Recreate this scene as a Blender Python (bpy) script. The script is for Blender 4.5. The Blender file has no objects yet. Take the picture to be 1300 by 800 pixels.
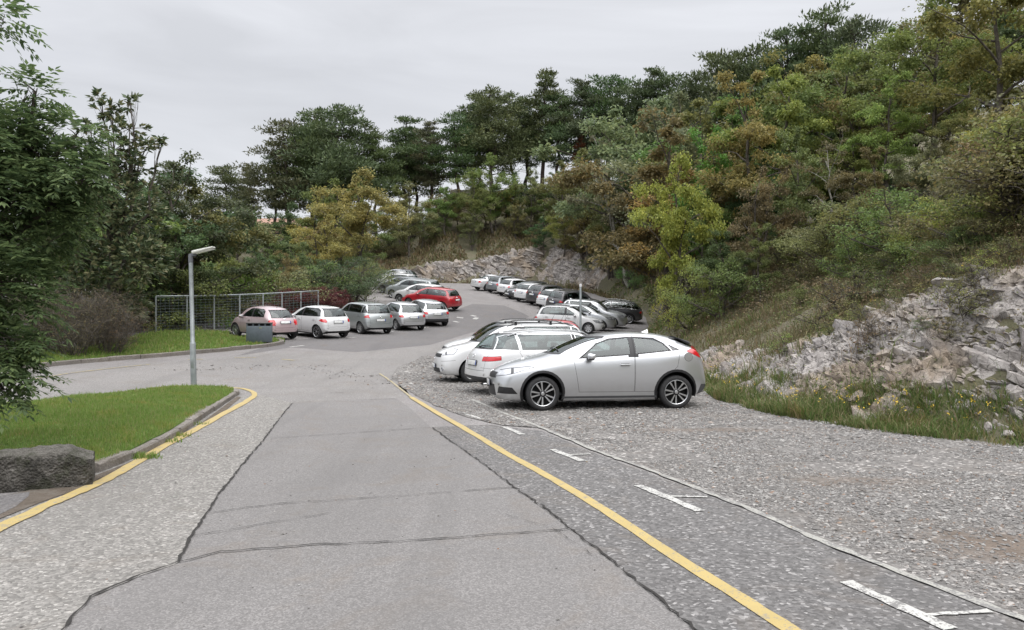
import bpy, bmesh, math, random
import numpy as np
from mathutils import Vector, Matrix, noise
from mathutils.bvhtree import BVHTree
from mathutils.interpolate import poly_3d_calc

scene = bpy.context.scene
COL = scene.collection
R = math.radians
rnd = random.Random(7)

# ------------------------------------------------------------------ helpers
def tag(o, label=None, cat=None, group=None, kind=None):
    if label: o['label'] = label
    if cat: o['category'] = cat
    if group: o['group'] = group
    if kind: o['kind'] = kind
    return o

def obj(name, me, parent=None, mats=None):
    o = bpy.data.objects.new(name, me)
    COL.objects.link(o)
    if mats:
        for m in (mats if isinstance(mats, (list, tuple)) else [mats]):
            me.materials.append(m)
    if parent: o.parent = parent
    return o

def empty(name, loc=(0, 0, 0), rz=0.0):
    o = bpy.data.objects.new(name, None)
    o.empty_display_size = 0.2
    COL.objects.link(o)
    o.location = loc; o.rotation_euler = (0, 0, rz)
    return o

def mesh_np(name, verts, faces, smooth=False):
    """verts (N,3) array, faces (M,k) array (k constant)"""
    me = bpy.data.meshes.new(name)
    verts = np.asarray(verts, dtype=np.float32); faces = np.asarray(faces, dtype=np.int32)
    M, k = faces.shape
    me.vertices.add(len(verts)); me.vertices.foreach_set('co', verts.ravel())
    me.loops.add(M * k); me.loops.foreach_set('vertex_index', faces.ravel())
    me.polygons.add(M)
    me.polygons.foreach_set('loop_start', np.arange(0, M * k, k, dtype=np.int32))
    me.polygons.foreach_set('loop_total', np.full(M, k, dtype=np.int32))
    me.polygons.foreach_set('use_smooth', np.full(M, bool(smooth)))
    me.update(calc_edges=True)
    me.validate()
    return me

def bm_mesh(name, bm, smooth=False, sharp=None):
    me = bpy.data.meshes.new(name)
    bm.normal_update()
    bm.to_mesh(me); bm.free()
    if smooth:
        me.shade_smooth()
        if sharp: me.set_sharp_from_angle(angle=R(sharp))
    return me

def add_box(bm, c, s, rot=None, bevel=0.0, mat=0, taper=None):
    v0 = len(bm.verts)
    r = bmesh.ops.create_cube(bm, size=1.0)
    vs = r['verts']
    for v in vs:
        tx = 1.0
        if taper and v.co.z > 0: tx = taper
        v.co = Vector((v.co.x * s[0] * tx, v.co.y * s[1] * tx, v.co.z * s[2]))
    fs = list({f for v in vs for f in v.link_faces})
    if bevel > 0:
        es = list({e for v in vs for e in v.link_edges})
        rr = bmesh.ops.bevel(bm, geom=es, offset=bevel, segments=2, affect='EDGES', profile=0.5)
        vs = list({v for f in rr['faces'] for v in f.verts} | {v for v in vs if v.is_valid})
        fs = list({f for v in vs for f in v.link_faces})
    M = (rot.to_matrix() if hasattr(rot, 'to_matrix') else rot) if rot is not None else Matrix.Identity(3)
    for v in vs:
        v.co = M @ v.co + Vector(c)
    for f in fs: f.material_index = mat
    return vs

def add_tube(bm, pts, radii, n=8, mat=0, cap=True):
    pts = [Vector(p) for p in pts]
    if not hasattr(radii, '__len__'): radii = [radii] * len(pts)
    rings = []
    prev = None
    for i, p in enumerate(pts):
        if i == 0: d = pts[1] - pts[0]
        elif i == len(pts) - 1: d = pts[-1] - pts[-2]
        else: d = pts[i + 1] - pts[i - 1]
        d.normalize()
        if prev is None:
            a = Vector((0, 0, 1)) if abs(d.z) < 0.9 else Vector((1, 0, 0))
            x = d.cross(a).normalized()
        else:
            x = (prev - d * prev.dot(d)).normalized()
        prev = x
        y = d.cross(x)
        rings.append([bm.verts.new(p + (x * math.cos(2 * math.pi * k / n) + y * math.sin(2 * math.pi * k / n)) * radii[i]) for k in range(n)])
    for a, b in zip(rings[:-1], rings[1:]):
        for k in range(n):
            f = bm.faces.new((a[k], a[(k + 1) % n], b[(k + 1) % n], b[k])); f.material_index = mat; f.smooth = True
    if cap:
        for rg in (list(reversed(rings[0])), rings[-1]):
            f = bm.faces.new(rg); f.material_index = mat

def add_lathe(bm, prof, n=32, axis='Y', mat=0, loc=(0, 0, 0)):
    """prof: list of (r, h) ; revolve about axis"""
    rings = []
    for r, h in prof:
        ring = []
        for k in range(n):
            a = 2 * math.pi * k / n
            if axis == 'Y': p = Vector((r * math.cos(a), h, r * math.sin(a)))
            else: p = Vector((r * math.cos(a), r * math.sin(a), h))
            ring.append(bm.verts.new(p + Vector(loc)))
        rings.append(ring)
    for a, b in zip(rings[:-1], rings[1:]):
        for k in range(n):
            f = bm.faces.new((a[k], a[(k + 1) % n], b[(k + 1) % n], b[k])); f.material_index = mat; f.smooth = True

def pchip(xs, ys):
    """monotone cubic interpolator"""
    xs = np.array(xs, float); ys = np.array(ys, float)
    h = np.diff(xs); dl = np.diff(ys) / h
    m = np.zeros(len(xs))
    m[0] = dl[0]; m[-1] = dl[-1]
    for i in range(1, len(xs) - 1):
        if dl[i - 1] * dl[i] <= 0: m[i] = 0
        else:
            w1 = 2 * h[i] + h[i - 1]; w2 = h[i] + 2 * h[i - 1]
            m[i] = (w1 + w2) / (w1 / dl[i - 1] + w2 / dl[i])
    def f(x):
        x = np.clip(np.asarray(x, float), xs[0], xs[-1])
        i = np.clip(np.searchsorted(xs, x, side='right') - 1, 0, len(xs) - 2)
        t = (x - xs[i]) / h[i]
        return ((1 + 2 * t) * (1 - t) ** 2 * ys[i] + t * (1 - t) ** 2 * h[i] * m[i]
                + t * t * (3 - 2 * t) * ys[i + 1] + t * t * (t - 1) * h[i] * m[i + 1])
    return f

def smooth01(x): x = np.clip(x, 0, 1); return x * x * (3 - 2 * x)

# ------------------------------------------------------------------ node helper
class NT:
    def __init__(self, name):
        self.m = bpy.data.materials.new(name); self.m.use_nodes = True
        self.t = self.m.node_tree; self.t.nodes.clear()
        self.out = self.t.nodes.new('ShaderNodeOutputMaterial')
    def n(self, typ, **kw):
        nd = self.t.nodes.new(typ)
        for k, v in kw.items():
            if k.startswith('i_'):
                key = k[2:].replace('_', ' ')
                nd.inputs[key].default_value = v
            else: setattr(nd, k, v)
        return nd
    def l(self, a, b): self.t.links.new(a, b); return b
    def val(self, sock, v):
        if hasattr(v, 'bl_idname') or isinstance(v, bpy.types.NodeSocket): self.t.links.new(v, sock)
        else: sock.default_value = v
    def noise(self, vec, scale, detail=4, rough=0.55, dist=0.0):
        nd = self.n('ShaderNodeTexNoise'); nd.inputs['Scale'].default_value = scale
        nd.inputs['Detail'].default_value = detail; nd.inputs['Roughness'].default_value = rough
        nd.inputs['Distortion'].default_value = dist
        if vec is not None: self.l(vec, nd.inputs['Vector'])
        return nd.outputs['Fac']
    def voro(self, vec, scale, feature='F1', out='Distance', rand=1.0):
        nd = self.n('ShaderNodeTexVoronoi', feature=feature); nd.inputs['Scale'].default_value = scale
        nd.inputs['Randomness'].default_value = rand
        if vec is not None: self.l(vec, nd.inputs['Vector'])
        return nd.outputs[out]
    def ramp(self, fac, stops, interp='LINEAR'):
        nd = self.n('ShaderNodeValToRGB'); nd.color_ramp.interpolation = interp
        e = nd.color_ramp.elements
        while len(e) > 1: e.remove(e[-1])
        e[0].position = stops[0][0]; e[0].color = self.c4(stops[0][1])
        for p, c in stops[1:]:
            x = e.new(p); x.color = self.c4(c)
        self.l(fac, nd.inputs['Fac']); return nd.outputs['Color']
    @staticmethod
    def c4(c):
        if not hasattr(c, '__len__'): return (c, c, c, 1)
        return tuple(c) + (1,) if len(c) == 3 else tuple(c)
    def mix(self, fac, a, b, blend='MIX'):
        nd = self.n('ShaderNodeMix', data_type='RGBA', blend_type=blend)
        self.val(nd.inputs[0], fac)
        for s, v in ((nd.inputs[6], a), (nd.inputs[7], b)):
            if isinstance(v, bpy.types.NodeSocket): self.l(v, s)
            else: s.default_value = self.c4(v)
        return nd.outputs[2]
    def math(self, op, a, b=0.0, c=None):
        nd = self.n('ShaderNodeMath', operation=op)
        self.val(nd.inputs[0], a); self.val(nd.inputs[1], b)
        if c is not None: self.val(nd.inputs[2], c)
        return nd.outputs[0]
    def bump(self, h, strength=0.5, dist=0.02, normal=None):
        nd = self.n('ShaderNodeBump'); nd.inputs['Strength'].default_value = strength
        nd.inputs['Distance'].default_value = dist
        self.l(h, nd.inputs['Height'])
        if normal is not None: self.l(normal, nd.inputs['Normal'])
        return nd.outputs['Normal']
    def pbr(self, col, rough=0.8, metal=0.0, normal=None, spec=0.5, coat=0.0, **kw):
        b = self.n('ShaderNodeBsdfPrincipled')
        if isinstance(col, bpy.types.NodeSocket): self.l(col, b.inputs['Base Color'])
        else: b.inputs['Base Color'].default_value = self.c4(col)
        self.val(b.inputs['Roughness'], rough); b.inputs['Metallic'].default_value = metal
        b.inputs['Specular IOR Level'].default_value = spec
        b.inputs['Coat Weight'].default_value = coat; b.inputs['Coat Roughness'].default_value = 0.04
        if normal is not None: self.l(normal, b.inputs['Normal'])
        for k, v in kw.items(): b.inputs[k.replace('_', ' ')].default_value = v
        self.l(b.outputs[0], self.out.inputs['Surface']); return b
    def pos(self):
        return self.n('ShaderNodeNewGeometry').outputs['Position']
    def objc(self): return self.n('ShaderNodeTexCoord').outputs['Object']

_simple = {}
def simple(name, col, rough=0.6, metal=0.0, spec=0.5, coat=0.0, noise_amt=0.12, nscale=8.0):
    """principled with slight procedural tone and roughness variation"""
    if name in _simple: return _simple[name]
    t = NT(name); c = t.objc()
    f = t.noise(c, nscale, 4)
    dark = tuple(x * (1 - noise_amt) for x in col); lite = tuple(min(1, x * (1 + noise_amt)) for x in col)
    cc = t.ramp(f, [(0.3, dark), (0.7, lite)])
    t.pbr(cc, rough, metal, spec=spec, coat=coat)
    _simple[name] = t.m
    return t.m
# ================================================================== TERRAIN
CAM_H = 1.82; FPX = 980.0; CX, CY = 650.0, 400.0
_G = pchip([-60, 0, 22, 28, 34, 38, 42, 46, 50, 53, 57, 61, 65, 69, 76, 84, 100, 140], [0, 0, 0, .15, .38, .56, .78, 1.0, 1.45, 1.93, 2.42, 2.87, 3.33, 3.8, 4.5, 5.15, 6.0, 7.0])
KN = np.arange(-60, 141); GK = _G(KN)
def G(t): return np.interp(t, KN, GK)          # piecewise linear, knots at whole numbers
def T(x, y): return np.asarray(y) - .5 * np.asarray(x)

FOOT = np.array([(18, -14), (13, 0), (9.6, 7), (7.3, 10.6), (5.9, 12.2), (5.0, 14.2), (4.7, 16.5), (5.1, 20), (5.5, 30), (6.3, 40), (9.0, 50), (9.8, 56), (9.6, 64), (8.4, 72), (6.5, 79), (3, 82), (-4, 82), (-11, 80), (-18, 82), (-30, 88), (-80, 100), (-400, 140)], float)
P_HR = np.array([2.6, 2.6, 2.6, 2.5, 2.2, 1.6, 1.15, .7, .5, .5, .8, 1.0, 1.0, 1.0, 3.3, 3.8, 2.1, .8, .5, .3, .3, .3])
P_M0 = np.array([1.1, 1.1, 1.1, 1.15, 1.1, 1.0, .9, .7, .7, .7, .8, .8, 1.2, 1.7, 2.2, 2.4, 2.2, 1.4, .8, .5, .5, .5])
P_M1 = np.array([.40, .40, .40, .40, .42, .45, .5, .52, .58, .60, .60, .55, .50, .40, .36, .36, .38, .38, .35, .25, .2, .15])
LEFT = np.array([(-60, 2), (-32, 16), (-21, 22), (-16.6, 25.5), (-16.2, 30), (-17.2, 36), (-11.0, 45.5), (-9.8, 51), (-11.2, 57), (-13.2, 63), (-16, 71), (-24, 80), (-60, 92)], float)

def seg_dist(X, Y, poly):
    """distance, signed side (positive = right of the walking direction), parameter along the polyline"""
    best = np.full(X.shape, 1e9); side = np.zeros(X.shape); par = np.zeros(X.shape)
    for i in range(len(poly) - 1):
        a, b = poly[i], poly[i + 1]; d = b - a; L2 = d @ d
        t = np.clip(((X - a[0]) * d[0] + (Y - a[1]) * d[1]) / L2, 0, 1)
        px, py = a[0] + d[0] * t, a[1] + d[1] * t
        ds = np.hypot(X - px, Y - py)
        cr = (X - a[0]) * d[1] - (Y - a[1]) * d[0]
        m = ds < best - 1e-6
        best = np.where(m, ds, best); side = np.where(m, np.sign(cr), side); par = np.where(m, i + t, par)
    return best, side, par

def vnoise(X, Y, sc, seed=0):
    """cheap smooth value noise, vectorised"""
    x = X / sc + seed * 17.3; y = Y / sc - seed * 9.1
    xi = np.floor(x); yi = np.floor(y); fx = smooth01(x - xi); fy = smooth01(y - yi)
    def h(a, b):
        v = np.sin(a * 127.1 + b * 311.7 + seed * 74.7) * 43758.5453
        return v - np.floor(v)
    return (h(xi, yi) * (1 - fx) + h(xi + 1, yi) * fx) * (1 - fy) + (h(xi, yi + 1) * (1 - fx) + h(xi + 1, yi + 1) * fx) * fy

def hill(X, Y):
    d, s, p = seg_dist(X, Y, FOOT)
    d = np.where(s > 0, d, 0)
    ix = np.arange(len(FOOT))
    hr = np.interp(p, ix, P_HR); m0 = np.interp(p, ix, P_M0); m1 = np.interp(p, ix, P_M1)
    d1 = np.maximum(d - .55, 0); w = hr / m0
    z = m0 * np.minimum(d1, w) + .10 * smooth01(d / .6)
    z = z + m1 * np.clip(d1 - w, 0, 18) + np.minimum(m1, .40) * np.clip(d1 - w - 18, 0, 45) + .1 * np.clip(d1 - w - 63, 0, 400)
    z = z + (vnoise(X, Y, 3.2, 1) - .5) * 1.1 * np.clip((d1 - w) / 6, 0, 1) + (vnoise(X, Y, .9, 2) - .5) * .25 * np.clip(d1 / 2, 0, 1)
    crest = 114 - .12 * np.minimum(X, 0) * 0
    z = z - np.clip(Y - crest, 0, 60) * .75
    return z

def valley(X, Y):
    d, s, p = seg_dist(X, Y, LEFT)
    d = np.where(s < 0, d, 0)
    v = .42 * np.clip(d - .4, 0, 14) + .1 * np.clip(d - 14, 0, 60)
    return v * (1 - smooth01((Y - 62) / 40))

def Hh(x, y):
    x = np.asarray(x, float); y = np.asarray(y, float)
    z = G(T(x, y)) + hill(x, y) - valley(x, y)
    far = np.hypot(x, y)
    return z - np.clip(far - 150, 0, 600) * .03
def Hs(x, y): return float(Hh(np.array([x]), np.array([y]))[0])

def ground(px, py, zoff=0.0):
    """point of the level-and-rising lot surface seen at a photo pixel"""
    dx = (px - CX) / FPX; dz = -(py - CY) / FPX
    lo = 1.5; hi = None; Y = lo
    prev = CAM_H + dz * lo - float(G(lo - .5 * dx * lo)) - zoff
    y = lo
    while y < 130:
        y2 = y * 1.02 + .02
        f = CAM_H + dz * y2 - float(G(y2 - .5 * dx * y2)) - zoff
        if f <= 0:
            t = prev / (prev - f); Y = y + (y2 - y) * t
            return (dx * Y, Y)
        prev = f; y = y2
    return (dx * y, y)

# ---- terrain sheet, rows along whole and half values of t = y - x/2 so that flat sheets match it exactly
def axis(parts):
    out = []
    for a, b, st in parts: out += list(np.arange(a, b, st))
    out.append(parts[-1][1]); return np.array(out)
ax = axis([(-900, -200, 70), (-200, -80, 12), (-80, -30, 2.0), (-30, 3, 1.0), (3, 20, .4), (20, 50, 1.2), (50, 120, 6), (120, 900, 60)])
at_ = axis([(-500, -60, 40), (-60, -10, 5), (-10, 0, 1), (0, 30, .5), (30, 100, 1), (100, 140, 2), (140, 1300, 45)])
AX, AT = np.meshgrid(ax, at_)
AY = AT + .5 * AX
Z = Hh(AX, AY)
nx_, nt_ = len(ax), len(at_)
I = np.arange(nx_ * nt_).reshape(nt_, nx_)
F = np.stack([I[:-1, :-1], I[:-1, 1:], I[1:, 1:], I[1:, :-1]], -1).reshape(-1, 4)
t = NT('hill_soil'); p = t.pos()
c = t.ramp(t.noise(p, .35, 6), [(.3, (.06, .055, .035)), (.45, (.085, .085, .042)), (.55, (.125, .11, .07)), (.7, (.075, .088, .04))])
c = t.mix(t.math('MULTIPLY', t.noise(p, 5, 6), .6), c, (.11, .095, .065))
t.pbr(c, .95, normal=t.bump(t.noise(p, 7, 6), .9, .12))
terrain = obj('ground', mesh_np('ground', np.stack([AX, AY, Z - .012], -1).reshape(-1, 3), F, True), None, t.m)
tag(terrain, kind='structure')

def sheet(name, pts, off, mat, edge=0.0, world=False):
    """polygon (photo-pixel or world outline) draped on the lot surface"""
    W = pts if world else [ground(*q) for q in pts]
    bm = bmesh.new()
    f = bm.faces.new([bm.verts.new((x, y, 0)) for x, y in W])
    bmesh.ops.triangulate(bm, faces=[f])
    ts = [T(x, y) for x, y in W]
    for k in range(int(math.floor(min(ts))), int(math.ceil(max(ts))) + 1):
        geom = bm.verts[:] + bm.edges[:] + bm.faces[:]
        bmesh.ops.bisect_plane(bm, geom=geom, dist=1e-6, plane_co=(0, k, 0), plane_no=(-.5, 1, 0))
    bm.normal_update()
    for v in bm.verts: v.co.z = float(G(T(v.co.x, v.co.y))) + off
    for f in bm.faces:
        f.normal_update()
        if f.normal.z < 0: f.normal_flip()
    o = obj(name, bm_mesh(name, bm), None, mat)
    return tag(o, kind='structure')

def densify(pts, step, jit=0.0, seed=1):
    r = random.Random(seed); out = []
    for a, b in zip(pts[:-1], pts[1:]):
        d = math.dist(a, b); n = max(1, int(d / step))
        for k in range(n):
            t_ = k / n; out.append((a[0] + (b[0] - a[0]) * t_ + r.uniform(-jit, jit), a[1] + (b[1] - a[1]) * t_ + r.uniform(-jit, jit)))
    out.append(pts[-1]); return out

def smooth_line(pts, n=6):
    """Catmull-Rom through the points"""
    P = [pts[0]] + list(pts) + [pts[-1]]; out = []
    for i in range(1, len(P) - 2):
        p0, p1, p2, p3 = P[i - 1:i + 3]
        for k in range(n):
            s = k / n
            out.append(tuple(.5 * (2 * p1[j] + (-p0[j] + p2[j]) * s + (2 * p0[j] - 5 * p1[j] + 4 * p2[j] - p3[j]) * s * s + (-p0[j] + 3 * p1[j] - 3 * p2[j] + p3[j]) * s ** 3) for j in (0, 1)))
    out.append(pts[-1]); return out

def ribbon(name, line, w, off, mat, jit=0.0, step=.25, seed=3, world=False, wvar=0.0, pieces=None, kind='structure'):
    """painted line or crack following the lot surface; quads between left and right edges"""
    W = line if world else [ground(*q) for q in line]
    W = densify(W, step, 0, seed); r = random.Random(seed)
    bm = bmesh.new(); prev = None
    for i, p in enumerate(W):
        a = W[max(i - 1, 0)]; b = W[min(i + 1, len(W) - 1)]
        d = Vector((b[0] - a[0], b[1] - a[1])).normalized(); nrm = Vector((-d.y, d.x))
        ww = (w if not callable(w) else w(i / len(W))) / 2 * (1 + r.uniform(-wvar, wvar)); j = r.uniform(-jit, jit)
        pts = [Vector(p) + nrm * (ww + j + r.uniform(-jit, jit) * .3), Vector(p) - nrm * (ww - j + r.uniform(-jit, jit) * .3)]
        cur = [bm.verts.new((q.x, q.y, 0)) for q in pts]
        if prev: bm.faces.new((prev[0], prev[1], cur[1], cur[0]))
        prev = cur
    ts = [T(*p) for p in W]
    for k in range(int(math.floor(min(ts))) - 1, int(math.ceil(max(ts))) + 2):
        geom = bm.verts[:] + bm.edges[:] + bm.faces[:]
        bmesh.ops.bisect_plane(bm, geom=geom, dist=1e-6, plane_co=(0, k, 0), plane_no=(-.5, 1, 0))
    for v in bm.verts: v.co.z = float(G(T(v.co.x, v.co.y))) + off
    for f in bm.faces:
        f.normal_update()
        if f.normal.z < 0: f.normal_flip()
    o = obj(name, bm_mesh(name, bm), None, mat)
    return tag(o, kind=kind)

# ---- surface materials
def stone_mix(name, tint, agg=38.0, contrast=1.0, dark=.55, patch=.35, stains=(.16, .13, .10), stain_amt=.35, bumpd=.012, rough=.9, extra=None):
    t = NT(name); p = t.pos()
    v = t.n('ShaderNodeTexVoronoi', feature='F1'); v.inputs['Scale'].default_value = agg; t.l(p, v.inputs['Vector'])
    sep = t.n('ShaderNodeSeparateColor'); t.l(v.outputs['Color'], sep.inputs[0])
    g = t.ramp(sep.outputs[0], [(0, tuple(x * dark for x in tint)), (.55, tint), (.88, tuple(min(.8, x * 1.35) for x in tint)), (1, tuple(min(.8, x * 1.9 * contrast) for x in tint))])
    fine = t.noise(p, 160, 3)
    g = t.mix(t.math('MULTIPLY', fine, .5), g, tuple(x * .7 for x in tint))
    big = t.noise(p, .45, 5, .6, .6)
    g = t.mix(t.ramp(big, [(.35, 0.0), (.7, patch)]), g, tuple(x * .62 for x in tint))
    st = t.noise(p, 1.1, 6, .65, 1.2)
    g = t.mix(t.ramp(st, [(.52, 0.0), (.72, stain_amt)]), g, stains)
    mp_ = t.n('ShaderNodeMapping'); mp_.inputs['Rotation'].default_value = (0, 0, R(17)); mp_.inputs['Scale'].default_value = (1.1, .10, 1); t.l(p, mp_.inputs[0])
    g = t.mix(t.ramp(t.noise(mp_.outputs[0], 1.0, 5, .6, .5), [(.50, 0.0), (.68, .38)]), g, tuple(x * .66 for x in tint))
    g = t.mix(t.ramp(t.noise(p, 2.7, 7, .75, .4), [(.60, 0.0), (.72, .35)]), g, tuple(x * .55 for x in tint))
    if extra: g = extra(t, p, g)
    hgt = t.math('SUBTRACT', 1.0, v.outputs['Distance'])
    nb = t.bump(hgt, .55, bumpd)
    t.pbr(g, rough, normal=nb, spec=.25)
    return t.m
m_asph = stone_mix('old_asphalt', (.222, .212, .204), 75, 1.0, .62, .35)
m_coarse = stone_mix('coarse_asphalt', (.235, .225, .21), 48, 1.15, .5, .30, bumpd=.02)
m_slab = stone_mix('slab_asphalt', (.188, .180, .175), 90, .8, .72, .30, bumpd=.006)
m_strip = stone_mix('dark_asphalt', (.150, .145, .142), 42, 1.5, .5, .4, bumpd=.016)
m_far = stone_mix('worn_asphalt', (.225, .213, .208), 60, .9, .7, .45)
m_dark = stone_mix('newer_asphalt', (.150, .143, .142), 60, .9, .7, .35)
dirt = [(ground(1278, 695), .62, .50), (ground(1085, 612), .9, .30), (ground(900, 547), 1.3, .25)]
def dirt_mix(t, p, g):
    sp = t.n('ShaderNodeSeparateXYZ'); t.l(p, sp.inputs[0]); nz = t.noise(p, 3.2, 6, .7)
    for k, (c_, a_, b_) in enumerate(dirt):
        dx = t.math('DIVIDE', t.math('SUBTRACT', sp.outputs['X'], c_[0]), a_ * 1.25); dy = t.math('DIVIDE', t.math('SUBTRACT', sp.outputs['Y'], c_[1]), b_ * 1.25)
        r = t.math('SQRT', t.math('ADD', t.math('MULTIPLY', dx, dx), t.math('MULTIPLY', dy, dy)))
        r = t.math('ADD', r, t.math('MULTIPLY', t.math('SUBTRACT', nz, .5), 2.2))
        g = t.mix(t.ramp(r, [(.35, .75 if k == 0 else .5), (1.0, 0.0)]), g, t.ramp(nz, [(.3, (.10, .075, .055)), (.7, (.17, .13, .10))]))
    return g
m_gravel = stone_mix('gravel_bed', (.20, .19, .18), 30, 1.8, .35, .35, (.17, .14, .115), .4, .03, extra=dirt_mix)

def worn_paint(name, col, wear=.5, base=(.17, .165, .16), sc=9.0):
    t = NT(name); p = t.pos()
    n1 = t.noise(p, sc, 8, .7); n2 = t.voro(p, 55)
    f = t.math('ADD', n1, t.math('MULTIPLY', n2, .35))
    k = t.ramp(f, [(wear - .04, 0.0), (wear + .04, 1.0)])
    c = t.mix(k, base, t.mix(t.noise(p, 2.0, 5), col, tuple(x * .72 for x in col)))
    t.pbr(c, .75, normal=t.bump(t.noise(p, 70, 3), .4, .006)); return t.m
m_yel = worn_paint('yellow_paint', (.43, .33, .13), .58, (.24, .21, .15))
m_yel2 = worn_paint('faded_yellow_paint', (.40, .33, .15), .68, (.22, .205, .19))
m_wht = worn_paint('white_paint_marking', (.48, .475, .45), .64)
m_edge = worn_paint('worn_edge_line', (.35, .345, .315), .66, sc=5)
m_crack = simple('crack_fill', (.022, .020, .018), .95, nscale=30)

# whole lot and road
lotpoly = [(16.5, -12), (12.3, 0), (9.2, 7), (7.05, 10.6), (5.7, 12.2), (4.9, 14.2), (4.6, 16.5), (5.0, 20), (5.4, 30), (6.2, 40), (8.9, 50), (9.7, 56), (9.5, 64), (8.3, 72), (6.4, 78.9), (3, 81.9), (-4, 81.9), (-11, 79.9), (-18, 81.9), (-24, 79.9), (-16, 70.9), (-13.1, 63), (-11.1, 57), (-9.7, 51), (-10.9, 45.5), (-17.0, 36), (-16.2, 30), (-16.6, 25.6), (-21, 21.8), (-32, 15.8), (-60, 2), (-60, -12)]
sheet('road', lotpoly, 0.0, m_far, world=True)
sheet('road_base', [(-26, 8), (-20, 2.0), (9, 2.0), (6.8, 10.6), (4.8, 14.2), (4.5, 20), (3, 25), (-14, 25), (-19, 21)], .002, m_far, world=True)
# far darker resurfaced lane
sheet('road_patch', [(300, 452), (370, 441), (452, 447), (545, 438), (600, 422), (655, 411), (672, 402), (640, 388), (600, 386), (560, 402), (500, 418), (430, 426), (355, 434)], .004, m_dark)
# lighter old surface ahead of the slab
sheet('junction_surface', [(-200, 560), (-60, 520), (110, 516), (296, 514), (330, 511), (371, 512), (505, 506), (522, 505), (505, 490), (506, 478), (520, 462), (545, 450), (600, 436), (560, 437), (452, 448), (340, 448), (110, 468), (-60, 487), (-200, 505)], .004, m_asph)
# coarse asphalt left of the slab
slabL = [(371, 513), (361, 524), (336, 558), (304, 596), (276, 632), (262, 654), (240, 686), (227, 716), (180, 732), (116, 760), (82, 800), (40, 850), (-20, 960)]
sheet('coarse_road', [(371, 512), (325, 500), (300, 505), (180, 575), (100, 605), (0, 640), (-200, 720), (-700, 1000), (-700, 1500), (-300, 1900)] + slabL[::-1], .006, m_coarse)
slabR = [(504, 507), (520, 518), (548, 544), (588, 572), (624, 598), (652, 620), (688, 644), (720, 670), (780, 716), (832, 760), (880, 800), (940, 850), (1080, 965)]
sheet('slab_road', [(371, 512), (440, 509)] + slabR + [(1500, 1500), (-300, 1900)] + slabL[::-1][:-1], .008, m_slab)
edge = [(600, 508), (636, 524), (688, 544), (760, 575), (820, 596), (900, 628), (936, 641), (1030, 683), (1161, 736), (1300, 789), (1480, 862)]
yel = [(522, 505), (560, 528), (600, 551), (648, 580), (692, 604), (770, 651), (848, 703), (925, 752), (1000, 800), (1080, 852), (1260, 972)]
strip_in = densify([ground(*q) for q in [(548, 543), (588, 572), (652, 620), (720, 670), (780, 716), (880, 800), (1080, 965)]], .3, .012, 5)
strip_out = densify([ground(*q) for q in [(620, 540), (688, 548), (760, 579), (820, 600), (936, 644), (1030, 686), (1161, 739), (1300, 792), (1480, 866), (2100, 1150)]], .3, .03, 6)
sheet('dark_strip', strip_in + [(1.9, 2.2), (4.5, 2.2)] + strip_out[::-1], .010, m_strip, world=True)
# gravel lot on the right
gl = densify([ground(*q) for q in [(498, 478), (512, 492), (545, 512), (590, 530), (640, 541)]] , .4, .05, 8)
gr = gl + densify([ground(*q) for q in edge[2:]], .3, .02, 9) + [(6, 2.0), (14, -3), (9.1, 7), (7.0, 10.6), (5.7, 12.3), (4.85, 14.2), (4.55, 16.5), (4.95, 20), (5.3, 28), (3.0, 30.5), (0, 30), (-2.6, 29)] + [ground(*q) for q in [(540, 452), (505, 466)]]
sheet('gravel_lot', gr, .012, m_gravel, world=True)
# markings
ribbon('yellow_line', smooth_line(yel), .115, .016, m_yel, .004, wvar=.06)
ribbon('yellow_line', smooth_line([(482, 475), (494, 483), (508, 494), (522, 505)]), .06, .018, m_yel2, .006, seed=4)
yl = [(-160, 745), (-60, 700), (0, 672), (60, 643), (100, 626), (150, 602), (200, 572), (250, 545), (290, 523), (315, 509), (323, 502), (318, 497), (300, 493.2), (250, 493.2), (180, 497.5), (120, 503), (60, 510), (0, 518), (-80, 530), (-200, 555)]
ribbon('yellow_line', smooth_line(yl), lambda s: .145 if s < .5 else .12, .016, m_yel, .010, wvar=.10)
ribbon('edge_line', edge, .07, .017, m_edge, .012, wvar=.35, step=.12)
for k, (a, b) in enumerate([((640, 543), (664, 553)), ((701, 572), (740, 587)), ((811, 618), (889, 651)), ((1073, 741), (1208, 802)), ((592, 527), (612, 533)), ((1500, 935), (1800, 1060))]):
    ribbon('white_dash', [a, b], .10, .018, m_wht, .008, wvar=.15, step=.08, seed=20 + k)
for k, (a, b) in enumerate([((852, 632), (898, 633)), ((1172, 784), (1258, 779)), ((722, 579), (750, 578))]):
    ribbon('white_tick', [a, b], .05, .019, m_wht, .006, wvar=.3, step=.06, seed=30 + k)
for k, (a, b) in enumerate([((238, 457), (258, 456.5)), ((298, 454.5), (326, 454.5)), ((358, 456.5), (374, 458))]):
    ribbon('yellow_dash', [a, b], .13, .014, m_yel2, .008, seed=40 + k)
ribbon('yellow_line', [(30, 484), (90, 474), (150, 467), (190, 463)], .10, .014, m_yel2, .006, seed=44)
# faint white bay lines beside the left row, worn arrows on the far lane
for k, (a, b) in enumerate([((368, 441), (386, 439)), ((430, 430), (452, 428.5)), ((482, 422.5), (500, 421)), ((528, 417), (545, 415.5)), ((602, 405.5), (606, 403.5)), ((598, 400.5), (604, 402)), ((580, 403), (588, 404)), ((576, 408), (582, 409.5)), ((664, 379.5), (672, 380.5)), ((640, 374), (645, 374.5)), ((556, 412), (560, 413.5))]):
    ribbon('white_mark', [a, b], .16 if k < 4 else .28, .014, m_wht, .01, seed=50 + k)
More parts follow.
